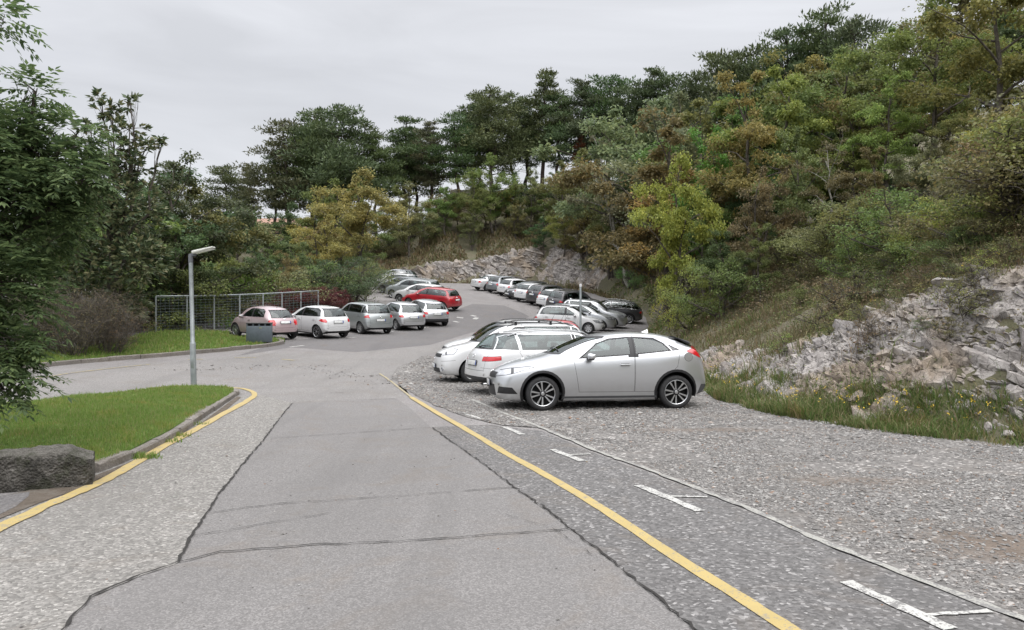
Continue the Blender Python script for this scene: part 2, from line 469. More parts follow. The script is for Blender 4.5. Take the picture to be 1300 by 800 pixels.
# cracks and joints
def crack(pts, w, seed, jit=.012): return ribbon('road_crack', pts, w, .0205, m_crack, jit, .07, seed, wvar=.55)
crack(slabL, .019, 1); crack(slabR[2:], .014, 2, .018)
crack([(227, 716), (280, 703), (400, 694), (500, 690), (560, 686), (640, 680), (720, 674)], .014, 3)
crack([(262, 654), (300, 648), (360, 641), (440, 636), (540, 629), (656, 620)], .009, 4)
crack([(244, 683), (330, 668), (380, 660), (422, 653)], .007, 5)
crack([(344, 558), (420, 553), (500, 547), (548, 544)], .012, 6, .006)
crack([(371, 512), (440, 509), (504, 507)], .012, 7, .006)
crack([(640, 655), (700, 672), (760, 712)], .004, 8)
crack([(420, 500), (436, 499)], .03, 9, .01)

# ---- gravel stones (foreground, loose)
def pt_in(poly, x, y):
    ins = np.zeros(len(x), bool); n = len(poly); j = n - 1
    for i in range(n):
        xi, yi = poly[i]; xj, yj = poly[j]
        c_ = ((yi > y) != (yj > y)) & (x < (xj - xi) * (y - yi) / (yj - yi + 1e-12) + xi)
        ins ^= c_; j = i
    return ins
nr = np.random.default_rng(5)
ico = bmesh.new(); bmesh.ops.create_icosphere(ico, subdivisions=1, radius=1.0)
icoV = np.array([v.co[:] for v in ico.verts]); icoF = np.array([[v.index for v in f.verts] for f in ico.faces]); ico.free()
octV = np.array([(1, 0, 0), (0, 1, 0), (-1, 0, 0), (0, -1, 0), (0, 0, 1), (0, 0, -1)], float); octF = np.array([(0, 1, 4), (1, 2, 4), (2, 3, 4), (3, 0, 4), (1, 0, 5), (2, 1, 5), (3, 2, 5), (0, 3, 5)])
def scatter_stones(xy, size, zoff, base=None, V=octV, Fc=octF, flat=.55):
    n = len(xy); nv = len(V)
    s = size[:, None] * np.stack([nr.uniform(.7, 1.4, n), nr.uniform(.6, 1.1, n), nr.uniform(.4, .9, n) * flat * 1.3], -1)
    v = V[None] * (1 + nr.uniform(-.32, .32, (n, nv, 1))) * s[:, None, :]
    a = nr.uniform(0, 6.28, n); ca, sa = np.cos(a)[:, None], np.sin(a)[:, None]
    x = v[..., 0] * ca - v[..., 1] * sa; y = v[..., 0] * sa + v[..., 1] * ca
    z = v[..., 2] + nr.uniform(-.3, .3, (n, 1)) * x
    z0 = G(T(xy[:, 0], xy[:, 1])) if base is None else base
    out = np.stack([x + xy[:, :1], y + xy[:, 1:2], z + (z0 + zoff)[:, None] + size[:, None] * .15], -1)
    return out.reshape(-1, 3), (Fc[None] + (np.arange(n) * nv)[:, None, None]).reshape(-1, 3)
t = NT('loose_stone'); rp = t.n('ShaderNodeNewGeometry').outputs['Random Per Island']
c = t.ramp(rp, [(0, (.10, .096, .092)), (.3, (.165, .16, .154)), (.6, (.225, .218, .21)), (.85, (.30, .292, .28)), (.93, (.42, .41, .39)), (.96, (.22, .13, .08)), (1, (.13, .12, .11))])
c = t.mix(t.math('MULTIPLY', t.noise(t.pos(), 120, 3), .4), c, (.16, .15, .14))
c = t.mix(t.ramp(t.noise(t.pos(), .9, 5, .65, 1.0), [(.54, 0.0), (.70, .45)]), c, (.20, .165, .13))
t.pbr(c, .85, spec=.3); m_stone = t.m
def dmask(x, y):
    m = np.ones(len(x))
    for (c_, a_, b_) in dirt: m = np.minimum(m, np.clip(((x - c_[0]) / a_) ** 2 + ((y - c_[1]) / b_) ** 2 + (vnoise(x, y, .25, 61) - .5) * 1.6, .25, 1))
    return m
edw0 = np.array([ground(*q) for q in edge]); gw = np.array(gr)
pts = []; sz = []
for (ya, yb, n, s0) in ((2.5, 6, 26000, .0070), (6, 11, 36000, .0092), (11, 20, 28000, .014), (20, 30, 7000, .024)):
    x = nr.uniform(-3.5, 13, n * 3); y = nr.uniform(ya, yb, n * 3)
    m = pt_in(gw, x, y) & (vnoise(x, y, .8, 4) * .6 + vnoise(x, y, .25, 5) * .4 > .34) & (np.abs(x) < y * .75 + .5) & (nr.uniform(0, 1, n * 3) < dmask(x, y)) & (seg_dist(x, y, edw0)[0] > .07 + .05 * vnoise(x, y, .3, 70))
    x, y = x[m][:n], y[m][:n]
    pts.append(np.stack([x, y], -1)); sz.append(nr.gamma(3.0, s0 / 3.0, len(x)) + .003)
V_, F_ = scatter_stones(np.concatenate(pts), np.concatenate(sz), .013)
o = obj('gravel', mesh_np('gravel', V_, F_), None, m_stone)
tag(o, 'loose pale grey gravel covering the parking area on the right', 'gravel', kind='stuff')
# sparser grit spilled on the strip, the slab and the junction
pts = []; sz = []
def spill(n, x0, x1, y0, y1, dens, s0):
    x = nr.uniform(x0, x1, n); y = nr.uniform(y0, y1, n)
    m = nr.uniform(0, 1, n) < dens(x, y)
    pts.append(np.stack([x[m], y[m]], -1)); sz.append(nr.gamma(2.5, s0 / 2.5, m.sum()) + .002)
edw = np.array([ground(*q) for q in edge]); yew = np.array([ground(*q) for q in yel])
def dstrip(x, y):
    d, s, p_ = seg_dist(x, y, edw); return np.where(s < 0, np.clip(np.exp(-d * 1.3) * .9, 0, 1) * (vnoise(x, y, .5, 9) * 1.2), 0)
spill(26000, -4, 5, 3, 19, dstrip, .008)
spill(2200, -5, 2.5, 3, 17, lambda x, y: .35 + 0 * x, .005)
jw = np.array([ground(*q) for q in [(260, 468), (340, 466), (400, 466), (440, 474), (480, 484), (520, 488), (530, 470), (500, 455)]])
def dj(x, y):
    d, s, p_ = seg_dist(x, y, jw[:6]); return np.clip(np.exp(-(d / .7) ** 2), 0, 1) * vnoise(x, y, .9, 11)
spill(9000, -12, 0, 17, 31, dj, .016)
V_, F_ = scatter_stones(np.concatenate(pts), np.concatenate(sz), .012)
o = obj('grit', mesh_np('grit', V_, F_), None, m_stone)
tag(o, 'small grit and chippings spilled over the asphalt beside the gravel', 'grit', kind='stuff')
# ================================================================== CARS
def paint(name, col, metal=0.0, rough=0.35):
    if name in _simple: return _simple[name]
    t = NT(name); g = t.n('ShaderNodeNewGeometry'); oc = t.objc()
    f = t.noise(oc, 3.0, 3)
    base = t.mix(t.math('MULTIPLY', f, 0.10), col, tuple(c * 0.6 for c in col))
    # road dust low down on the body
    sep = t.n('ShaderNodeSeparateXYZ'); t.l(oc, sep.inputs[0])
    low = t.n('ShaderNodeMapRange'); t.l(sep.outputs['Z'], low.inputs[0])
    for i, v in enumerate((0.62, 0.15, 0.0, 0.55)): low.inputs[1 + i].default_value = v
    dust = t.math('MULTIPLY', low.outputs[0], t.noise(oc, 6.0, 5))
    base = t.mix(dust, base, (0.24, 0.225, 0.205))
    b = t.mix(g.outputs['Backfacing'], base, (0.02, 0.02, 0.022))
    t.pbr(b, rough, metal, coat=0.9)
    _simple[name] = t.m; return t.m

def glass_mat():
    if 'car_glass' in _simple: return _simple['car_glass']
    t = NT('car_glass')
    tr = t.n('ShaderNodeBsdfTransparent'); tr.inputs[0].default_value = (0.34, 0.41, 0.40, 1)
    gl = t.n('ShaderNodeBsdfGlossy'); gl.inputs['Roughness'].default_value = 0.02; gl.inputs[0].default_value = (0.92, 0.97, 0.97, 1)
    fr = t.n('ShaderNodeLayerWeight'); fr.inputs[0].default_value = .5
    fac = t.math('ADD', t.math('MULTIPLY', t.math('POWER', fr.outputs['Facing'], 4.0), .75), 0.085)
    mx = t.n('ShaderNodeMixShader'); t.l(fac, mx.inputs[0]); t.l(tr.outputs[0], mx.inputs[1]); t.l(gl.outputs[0], mx.inputs[2])
    t.l(mx.outputs[0], t.out.inputs['Surface']); _simple['car_glass'] = t.m
    return t.m

def lamp_mat():
    if 'lamp_lens' in _simple: return _simple['lamp_lens']
    t = NT('lamp_lens'); oc = t.objc()
    v = t.voro(oc, 7.0, out='Distance')
    c = t.ramp(v, [(0.1, (0.62, 0.64, 0.67)), (0.6, (0.36, 0.37, 0.39)), (0.9, (0.5, 0.52, 0.55))])
    t.pbr(c, 0.18, 0.55, coat=1.0); _simple['lamp_lens'] = t.m
    return t.m

def car_mats():
    return dict(
        black=simple('black_plastic', (0.018, 0.018, 0.02), 0.5),
        grey=simple('grey_plastic', (0.07, 0.072, 0.076), 0.55),
        seam=simple('panel_gap', (0.012, 0.012, 0.013), 0.8),
        glass=glass_mat(),
        privacy=simple('dark_glass', (0.012, 0.013, 0.016), 0.03, spec=0.9, noise_amt=0.02),
        lamp=lamp_mat(),
        red=simple('tail_lamp_red', (0.48, 0.012, 0.018), 0.12, coat=1.0, nscale=25),
        clear=simple('tail_lamp_clear', (0.62, 0.55, 0.55), 0.12, coat=1.0, nscale=25),
        chrome=simple('chrome', (0.78, 0.79, 0.8), 0.12, 1.0),
        under=simple('underbody', (0.01, 0.01, 0.01), 0.9),
        rubber=simple('tyre_rubber', (0.022, 0.022, 0.023), 0.78, nscale=20, noise_amt=0.3),
        alloy=simple('alloy', (0.56, 0.57, 0.58), 0.28, 0.9),
        alloyb=simple('black_alloy', (0.02, 0.02, 0.022), 0.3),
        cloth=simple('seat_fabric', (0.035, 0.036, 0.04), 0.9, nscale=60),
        plate=simple('plate_white', (0.62, 0.63, 0.62), 0.4),
        eu=simple('plate_blue', (0.02, 0.07, 0.34), 0.4),
        silverp=simple('silver_trim', (0.5, 0.51, 0.52), 0.35, 0.7),
    )

def clip(bm, faces, planes):
    """convex clip of a face set; returns the faces inside all planes (co, outward no)"""
    cur = [f for f in faces if f.is_valid]
    for co, no in planes:
        if not cur: return []
        co = Vector(co); no = Vector(no).normalized()
        hit = []; ins = []
        for f in cur:
            ds = [(v.co - co).dot(no) for v in f.verts]
            if max(ds) <= 1e-5: ins.append(f)
            elif min(ds) >= -1e-5: pass
            else: hit.append(f)
        if hit:
            geom = list({x for f in hit for x in list(f.verts) + list(f.edges)}) + hit
            r = bmesh.ops.bisect_plane(bm, geom=geom, dist=1e-5, plane_co=co, plane_no=no)
            fs = {g for g in r['geom'] if isinstance(g, bmesh.types.BMFace) and g.is_valid}
            fs |= {f for f in hit if f.is_valid}
            for f in fs:
                if (f.calc_center_median() - co).dot(no) < 0: ins.append(f)
        cur = list(set(ins))
    return cur

def ccw(poly):
    a = sum(poly[i][0] * poly[(i + 1) % len(poly)][1] - poly[(i + 1) % len(poly)][0] * poly[i][1] for i in range(len(poly)))
    return poly if a > 0 else poly[::-1]

def inset(poly, d):
    """offset a convex polygon inwards"""
    poly = ccw(list(poly)); n = len(poly); ls = []
    for i in range(n):
        p = Vector(poly[i]); q = Vector(poly[(i + 1) % n]); e = (q - p).normalized()
        nn = Vector((-e.y, e.x)); ls.append((p + nn * d, e))
    out = []
    for i in range(n):
        p, e = ls[i - 1]; q, f = ls[i]
        den = e.x * f.y - e.y * f.x
        if abs(den) < 1e-6: out.append(tuple(q)); continue
        t = ((q.x - p.x) * f.y - (q.y - p.y) * f.x) / den
        out.append(tuple(p + e * t))
    return out

def poly_planes(poly, to3, extr):
    """planes of the prism over a 2D convex polygon; to3 maps 2D->3D, extr the prism axis"""
    P = [Vector(to3(p)) for p in ccw(list(poly))]
    c = sum(P, Vector()) / len(P); out = []
    for i in range(len(P)):
        a = P[i]; b = P[(i + 1) % len(P)]
        no = (b - a).cross(extr)
        if no.length < 1e-9: continue
        no.normalize()
        if (c - a).dot(no) > 0: no = -no
        out.append((a, no))
    return out

_wheel_cache = {}
def wheel_meshes(style, rad, M):
    key = (style, round(rad, 3))
    if key in _wheel_cache: return _wheel_cache[key]
    w = 0.105
    rr = rad * {'sport': 0.735, 'multi': 0.70, 'five': 0.68, 'cap': 0.66}[style]
    bm = bmesh.new()
    add_lathe(bm, [(rr - .012, w * .7), (rr, w), (rr + .02, w * 1.06), (rad - .035, w * 1.04), (rad - .012, w * .9), (rad, w * .66), (rad, w * .24), (rad - .008, w * .2), (rad, w * .16),
                   (rad, -w * .16), (rad - .008, -w * .2), (rad, -w * .24), (rad, -w * .66), (rad - .012, -w * .9), (rad - .035, -w * 1.04), (rr, -w), (rr - .012, -w * .7)], 48)
    ty = bm_mesh('tyre', bm, True, 40); ty.materials.append(M['rubber'])
    bm = bmesh.new()
    # barrel and outer lip (mat0 bright, mat1 dark)
    add_lathe(bm, [(rr + .004, w * .98), (rr - .006, w * 1.0), (rr - .014, w * .93)], 48, mat=0)
    add_lathe(bm, [(rr - .014, w * .93), (rr - .022, w * .2), (rr - .03, -w * .6)], 48, mat=1)
    add_lathe(bm, [(rr - .03, w * .05), (.02, w * .05)], 32, mat=2)       # dark back
    add_lathe(bm, [(rr * .55, w * .10), (rr * .55, w * .22), (rr * .3, w * .22)], 32, mat=3 if style != 'sport' else 2)   # brake disc
    ns = {'sport': 5, 'multi': 9, 'five': 5, 'cap': 7}[style]
    front = w * .80
    def spoke(a, wi, wo, mat, y0, y1, r0=.045, r1=None, th=.03):
        r1 = r1 or rr - .010
        ca, sa = math.cos(a), math.sin(a)
        vs = []
        for (r, ww, y) in ((r0, wi, y0), (r0 + (r1 - r0) * .5, (wi + wo) / 2 * .86, y0 * .3 + y1 * .7 ), (r1, wo, y1)):
            for sx in (-1, 1):
                for dy in (0, -th):
                    x = r; t = sx * ww / 2
                    vs.append(bm.verts.new((x * ca - t * sa, y + dy, x * sa + t * ca)))
        for k in (0, 4):
            a0, b0, c0, d0 = vs[k:k + 4]; a1, b1, c1, d1 = vs[k + 4:k + 8]
            for q, mm in (((a0, c0, c1, a1), mat), ((b0, b1, d1, d0), 1), ((a0, a1, b1, b0), 1), ((c0, d0, d1, c1), 1)):
                f = bm.faces.new(q); f.material_index = mm
    for k in range(ns):
        a = 2 * math.pi * k / ns + math.pi / 2
        if style == 'sport':
            for s in (-1, 1):
                spoke(a + s * .235, .020, .036, 0, front, w * .88)
        elif style == 'multi':
            spoke(a, .028, .030, 0, front, w * .88)
        elif style == 'five':
            spoke(a, .07, .062, 0, front, w * .85)
        else:
            spoke(a, .075, .10, 0, front, w * .9)
    add_lathe(bm, [(.062, front - .03), (.062, front + .003), (.05, front + .010), (.034, front + .012)], 24, mat=1 if style == 'sport' else 0)
    add_lathe(bm, [(.034, front + .012), (.03, front + .016), (.0005, front + .018)], 24, mat=0)
    for k in range(5):
        a = 2 * math.pi * k / 5
        add_lathe(bm, [(.009, front + .003), (.009, front + .014), (.0005, front + .014)], 8, mat=2, loc=(.047 * math.cos(a), 0, .047 * math.sin(a)))
    ri = bm_mesh('rim', bm, True, 30)
    dark = M['alloyb'] if style == 'sport' else M['grey'] if style != 'multi' else M['alloy']
    for m in (M['alloy'], dark, M['under'], M['silverp']): ri.materials.append(m)
    _wheel_cache[key] = (ty, ri)
    return ty, ri

_seat = None
def seat_mesh(M):
    global _seat
    if _seat: return _seat
    bm = bmesh.new()
    add_box(bm, (0.0, 0, .50), (.50, .50, .16), bevel=.05)
    add_box(bm, (-.30, 0, .80), (.14, .48, .62), rot=Matrix.Rotation(R(-14), 3, 'Y'), bevel=.06)
    add_box(bm, (-.40, 0, 1.17), (.10, .27, .19), rot=Matrix.Rotation(R(-12), 3, 'Y'), bevel=.045)
    add_box(bm, (-.385, 0, 1.08), (.03, .12, .10), bevel=.01)
    _seat = bm_mesh('seat', bm, True, 40); _seat.materials.append(M['cloth'])
    return _seat

def build_car(S, name, loc, heading, label, cat, group, up=None):
    """S: spec dict. Local frame: +X nose, +Y left, Z up, origin on the ground under the centre."""
    M = car_mats()
    L, H, hw = S['L'], S['H'], S['hw']
    P_ = S['paint']
    zr = pchip(*zip(*S['roof'])); zb = pchip(*zip(*S['bottom'])); zs = pchip(*zip(*S['belt']))
    wm = pchip(*zip(*S['plan'])); wr = pchip(*zip(*S['redge'])); ed = pchip(*zip(*S['edrop']))
    BF, BR = S.get('bowf', .30), S.get('bowr', .16)
    def bow(u, y):
        k = (abs(y) / hw) ** 2.3
        return BF * max(0, 1 - u / 1.5) ** 1.3 * k - BR * max(0, 1 - (L - u) / 1.3) ** 1.3 * k
    us = [0, .008, .025, .055, .10, .16, .24, .34, .46]
    ue = [L - x for x in us][::-1]
    n = int((L - .92) / .105)
    us = us + [.46 + (L - .92) * k / n for k in range(1, n)] + ue
    segs = [2, 3, 4, 6, 6, 4, 4]
    def ring(u):
        b, w, t = float(zb(u)), float(wm(u)), float(zr(u))
        e = t - float(ed(u)); s = min(float(zs(u)), e - .012); b = min(b, s - .06)
        ws = w * S.get('shw', .955); r = min(float(wr(u)), ws - .01)
        zm = b + (s - b) * S.get('mid', .52)
        P = [(0, b), (w * .86, b), (w * S.get('tuck', .955), b + (s - b) * .19), (w, zm), (ws, s), (r, e), (r * .62, t - (t - e) * .27), (0, t)]
        out = []
        Q = P[1:]
        # mirrored ghost points
        Q = [(w * .5, b)] + Q + [(-r * .62, t - (t - e) * .27)]
        for k in range(segs[0]): out.append((P[0][0] + (P[1][0] - P[0][0]) * k / segs[0], b))
        for i in range(1, 7):
            p0, p1, p2, p3 = [Vector(Q[i - 1 + j]) for j in range(4)]
            m = segs[i]
            def tj(a, c, t): return t + max((c - a).length, 1e-4) ** .5
            t0 = 0; t1 = tj(p0, p1, t0); t2 = tj(p1, p2, t1); t3 = tj(p2, p3, t2)
            for k in range(m):
                tt = t1 + (t2 - t1) * k / m
                A1 = p0 * ((t1 - tt) / (t1 - t0)) + p1 * ((tt - t0) / (t1 - t0))
                A2 = p1 * ((t2 - tt) / (t2 - t1)) + p2 * ((tt - t1) / (t2 - t1))
                A3 = p2 * ((t3 - tt) / (t3 - t2)) + p3 * ((tt - t2) / (t3 - t2))
                B1 = A1 * ((t2 - tt) / (t2 - t0)) + A2 * ((tt - t0) / (t2 - t0))
                B2 = A2 * ((t3 - tt) / (t3 - t1)) + A3 * ((tt - t1) / (t3 - t1))
                C = B1 * ((t2 - tt) / (t2 - t1)) + B2 * ((tt - t1) / (t2 - t1))
                out.append((C.x, C.y))
        out.append((0, t))
        return out
    bm = bmesh.new()
    rows = []
    for u in us:
        rg = ring(u)
        half = [Vector((L / 2 - u - bow(u, y), y, z)) for y, z in rg]
        m = len(half)
        left = [bm.verts.new(p) for p in half]
        right = [left[0]] + [bm.verts.new((p.x, -p.y, p.z)) for p in half[1:-1]] + [left[-1]]
        rows.append((left, right))
    m = len(rows[0][0])
    for (l0, r0), (l1, r1) in zip(rows[:-1], rows[1:]):
        for i in range(m - 1):
            bm.faces.new((l0[i], l0[i + 1], l1[i + 1], l1[i]))
            bm.faces.new((r0[i], r1[i], r1[i + 1], r0[i + 1]))
    # end caps, scan filled so that they keep the plan curve
    for (lf, rt), u, flip in ((rows[0], us[0], False), (rows[-1], us[-1], True)):
        nc = 10; grid = []
        for i in range(segs[0], m - 1):
            y, z = lf[i].co.y, lf[i].co.z
            row = [lf[i]]
            for c in range(1, nc):
                yy = y * (1 - 2 * c / nc)
                row.append(bm.verts.new((L / 2 - u - bow(u, yy), yy, z)))
            row.append(rt[i]); grid.append(row)
        fs = []
        for a, b in zip(grid[:-1], grid[1:]):
            for c in range(nc): fs.append((a[c], a[c + 1], b[c + 1], b[c]))
        for c in range(nc): fs.append((grid[-1][c], grid[-1][c + 1], lf[-1]))
        for f in fs:
            try: bm.faces.new(f if not flip else f[::-1])
            except ValueError: pass
        low = grid[0]
        try: bm.faces.new((low + [rt[1], lf[0], lf[1]]) if not flip else (low + [rt[1], lf[0], lf[1]])[::-1])
        except ValueError: pass
    bmesh.ops.recalc_face_normals(bm, faces=bm.faces)
    bm.normal_update(); bm.verts.ensure_lookup_table(); bm.faces.ensure_lookup_table()
    # reference for smooth normals and for putting things on the skin
    ref_v = [v.co.copy() for v in bm.verts]; ref_n = [v.normal.copy() for v in bm.verts]
    ref_f = [[v.index for v in f.verts] for f in bm.faces]
    bvh = BVHTree.FromPolygons(ref_v, ref_f)
    def skin(o, d):
        h = bvh.ray_cast(Vector(o), Vector(d).normalized()); return h[0], h[1]
    mats = [P_, M['black'], M['seam'], M['glass'], M['lamp'], M['red'], M['chrome'], M['under'], M['grey'], M['privacy'], M['clear'], M['silverp']]
    mi = dict(paint=0, black=1, seam=2, glass=3, lamp=4, red=5, chrome=6, under=7, grey=8, privacy=9, clear=10, silver=11)
    lay = bm.faces.layers.int.new('part')
    for f in bm.faces:
        f.material_index = 0
        if f.normal.z < -.80 and f.calc_center_median().z < .36: f.material_index = mi['under']
    parts = {0: ('body', None)}
    def newpart(nm, parent=0):
        k = max(parts) + 1; parts[k] = (nm, parent); return k
    def side_planes(poly, s): return poly_planes([(p[0], p[1]) for p in poly], lambda p: (L / 2 - p[0], 0, p[1]), Vector((0, 1, 0)))
    def cand(pred): return [f for f in bm.faces if pred(f, f.calc_center_median())]
    # wheel arches
    fw, rw, ar, tr = S['fw'], S['rw'], S['arch'], S['tyre']
    zc = tr
    for s in (1, -1):
        for uw in (fw, rw):
            cx = L / 2 - uw
            circ = [(uw + ar * math.cos(2 * math.pi * k / 28), zc + .01 + ar * math.sin(2 * math.pi * k / 28)) for k in range(28)]
            lip = [(uw + (ar + S.get('lip', 0)) * math.cos(2 * math.pi * k / 28), zc + .01 + (ar + S.get('lip', 0)) * math.sin(2 * math.pi * k / 28)) for k in range(28)]
            near = lambda f, c: c.y * s > hw * .45 and abs(c.x - cx) < ar + .35 and c.z < zc + ar + .3
            if S.get('lip', 0):
                for f in clip(bm, cand(near), side_planes(lip, s)): f.material_index = mi['black']
            ins = clip(bm, cand(near), side_planes(circ, s))
            bmesh.ops.delete(bm, geom=ins, context='FACES')
    # lower black skirts etc. (patches on the bare body, before doors)
    def do_patch(p):
        kind, matn, poly = p['k'], p['m'], p['poly']
        for s in ((1, -1) if p.get('both', True) else (1,)):
            if kind == 'side':
                fs = cand(lambda f, c: c.y * s > 0 and p.get('u0', -1) < L / 2 - c.x < p.get('u1', 9) and abs(c.y) > p.get('ymin', hw * .3))
                pl = side_planes(poly, s)
            else:
                sx = 1 if kind == 'front' else -1
                fs = cand(lambda f, c: f.normal.x * sx > p.get('nmin', .02) and c.x * sx > 0)
                pl = poly_planes([(q[0] * s, q[1]) for q in poly], lambda q: (0, q[0], q[1]), Vector((1, 0, 0)))
                if kind == 'front': pl.append(((L / 2 - p.get('u', .5), 0, 0), (-1, 0, 0)))
                else: pl.append(((-L / 2 + p.get('u', .5), 0, 0), (1, 0, 0)))
            ins = clip(bm, fs, pl)
            if p.get('name'):
                k = newpart(p['name'])
                for f in ins: f[lay] = k; f.material_index = mi[matn]
                if matn in ('lamp', 'red'):
                    rim_ = inset(poly if kind == 'side' else [(q[0] * s, q[1]) for q in poly], .010 if matn == 'lamp' else .006)
                    pl2 = side_planes(rim_, s) if kind == 'side' else poly_planes(rim_, lambda q: (0, q[0], q[1]), Vector((1, 0, 0)))
                    for f in ins: f.material_index = mi['black']
                    inn = clip(bm, ins, pl2)
                    for f in [g_ for g_ in bm.faces if g_[lay] == k]: f.material_index = mi['black']
                    for f in inn: f.material_index = mi[matn]
                    if matn == 'lamp':   # dark inner bezel
                        zs_ = [q[1] for q in rim_]; zm_ = min(zs_) + .34 * (max(zs_) - min(zs_))
                        us_ = [q[0] for q in rim_]; w_ = max(us_) - min(us_)
                        bz = [(max(min(us_), 0) + w_ * .34, min(zs_) - .1), (max(min(us_), 0) + w_ * .42, min(zs_) - .1), (max(min(us_), 0) + w_ * .56, max(zs_) + .1), (max(min(us_), 0) + w_ * .50, max(zs_) + .1)]
                        if kind == 'side':
                            for f in clip(bm, inn, side_planes(bz, s)): f.material_index = mi['grey']
            else:
                for f in ins: f.material_index = mi[matn]
            if kind != 'side' and not p.get('both', True): break
    for p in S.get('patches', []): do_patch(p)
    # doors
    doors = []
    for dp in S['doors']:
        for s in (1, -1):
            fs = clip(bm, cand(lambda f, c: c.y * s > hw * .3 and f[lay] == 0), side_planes(dp, s))
            keep = {f: f.material_index for f in fs}
            k = newpart('door')
            inner = clip(bm, fs, side_planes(inset(dp, .006), s))
            ins = set(inner)
            for f in inner: f[lay] = k
            for f in cand(lambda f, c: c.y * s > hw * .3 and f[lay] == 0):
                pass
            # ring between outer and inner outline becomes the panel gap
            for f in clip(bm, cand(lambda f, c: c.y * s > hw * .3 and f[lay] == 0), side_planes(dp, s)):
                if f not in ins: f.material_index = mi['seam']
            doors.append((k, dp, s))
    # side windows: black surround, then glass
    for wp in S['windows']:
        poly, gl = wp[0], (wp[1] if len(wp) > 1 else 'glass')
        frame = wp[2] if len(wp) > 2 else (.022 if S.get('wtrim', 'black') == 'black' else .011)
        for s in (1, -1):
            cx = sum(p[0] for p in poly) / len(poly)
            par = 0
            for k, dp, ss in doors:
                if ss == s and min(p[0] for p in dp) < cx < max(p[0] for p in dp): par = k
            outer = clip(bm, cand(lambda f, c: c.y * s > hw * .3 and c.z > min(p[1] for p in poly) - .3), side_planes(poly, s))
            for f in outer: f.material_index = mi[S.get('wtrim', 'black')]
            inner = clip(bm, outer, side_planes(inset(poly, frame), s))
            k = newpart('window', par)
            for f in inner: f[lay] = k; f.material_index = mi[gl]
    for (x0_, z0_, x1_, z1_) in S.get('pillars', []):
        for s in (1, -1):
            for f in clip(bm, cand(lambda f, c: c.y * s > hw * .3 and parts[f[lay]][0] != 'window'), side_planes([(x0_, z0_), (x1_, z0_), (x1_, z1_), (x0_, z1_)], s)):
                if f.material_index == mi['paint']: f.material_index = mi['black']
    # windscreen and rear window
    for key, nm, sx in (('screen', 'windscreen', 1), ('rearglass', 'rear_window', -1)):
        poly, u0, u1 = S[key][:3]; gl = S[key][3] if len(S[key]) > 3 else 'glass'
        pl = poly_planes(poly, lambda q: (0, q[0], q[1]), Vector((1, 0, 0)))
        outer = clip(bm, cand(lambda f, c: f.normal.x * sx > .05 and u0 < L / 2 - c.x < u1 and f[lay] == 0 and f.material_index == 0), pl)
        for f in outer: f.material_index = mi['black']
        inner = clip(bm, outer, poly_planes(inset(poly, .03), lambda q: (0, q[0], q[1]), Vector((1, 0, 0))))
        k = newpart(nm)
        for f in inner: f[lay] = k; f.material_index = mi[gl]
    for p in S.get('lights', []): do_patch(p)
    # thin gaps: bonnet, tailgate, bumper
    for p in S.get('gaps', []): do_patch(p)
    # ---- split to objects
    root = empty(name, loc)
    tag(root, label, cat, group)
    upv = Vector(up) if up is not None else Vector((0, 0, 1))
    hd = R(heading); nose = Vector((math.sin(hd), math.cos(hd), 0))
    nose = (nose - upv * nose.dot(upv)).normalized(); left = upv.cross(nose)
    rot = Matrix((nose, left, upv)).transposed()
    root.rotation_euler = rot.to_euler()
    made = {}
    bylay = {}
    for f in bm.faces: bylay.setdefault(f[lay], []).append(f)
    for k in sorted(parts):
        fs = bylay.get(k, [])
        if not fs: continue
        idx = {}; vs = []; faces = []; fm = []
        for f in fs:
            q = []
            for v in f.verts:
                if v.index not in idx or True:
                    key2 = v
                    if key2 not in idx: idx[key2] = len(vs); vs.append(v.co.copy())
                    q.append(idx[key2])
            faces.append(q); fm.append(f.material_index)
        me = bpy.data.meshes.new(parts[k][0])
        nms = []
        isg = fm[0] in (mi['glass'], mi['privacy']) and parts[k][0] in ('window', 'windscreen', 'rear_window')
        for i, co in enumerate(vs):
            h = bvh.find_nearest(co)
            fv = ref_f[h[2]]
            ww = poly_3d_calc([ref_v[j] for j in fv], h[0])
            nn = Vector()
            for wgt, j in zip(ww, fv): nn += ref_n[j] * wgt
            if nn.length < 1e-6: nn = h[1]
            nn.normalize(); nms.append(nn)
            if isg: vs[i] = co - nn * .006
        me.from_pydata(vs, [], faces)
        used = sorted(set(fm)); mp = {a: i for i, a in enumerate(used)}
        for a in used: me.materials.append(mats[a])
        for i, p in enumerate(me.polygons): p.material_index = mp[fm[i]]; p.use_smooth = True
        me.normals_split_custom_set_from_vertices(nms)
        o = obj(parts[k][0], me)
        par = parts[k][1]
        o.parent = root if par is None or par == 0 or par not in made else made[par]
        made[k] = o
    bm.free()
    # handles
    for k, dp, s in doors:
        if k not in made: continue
        if not S.get('handles', True): break
        hu = max(p[0] for p in dp) - (.19 if dp is S['doors'][0] else S.get('hu2', .22))
        hz = S.get('hz', .86) + (.03 if dp is not S['doors'][0] else 0)
        h, nn = skin((L / 2 - hu, s * 2, hz), (0, -s, 0))
        if h is None: continue
        b = bmesh.new()
        add_box(b, h + Vector((0, s * .026, 0)), (.20, .022, .032), bevel=.009)
        add_box(b, h + Vector((.07, s * .008, 0)), (.03, .03, .022), bevel=.004); add_box(b, h + Vector((-.07, s * .008, 0)), (.03, .03, .022), bevel=.004)
        add_box(b, h + Vector((0, s * .0035, 0)), (.16, .006, .05), bevel=.002, mat=1)
        obj('handle', bm_mesh('handle', b, True, 30), made[k], [M['silverp'] if S.get('handlem') else P_, M['black']])
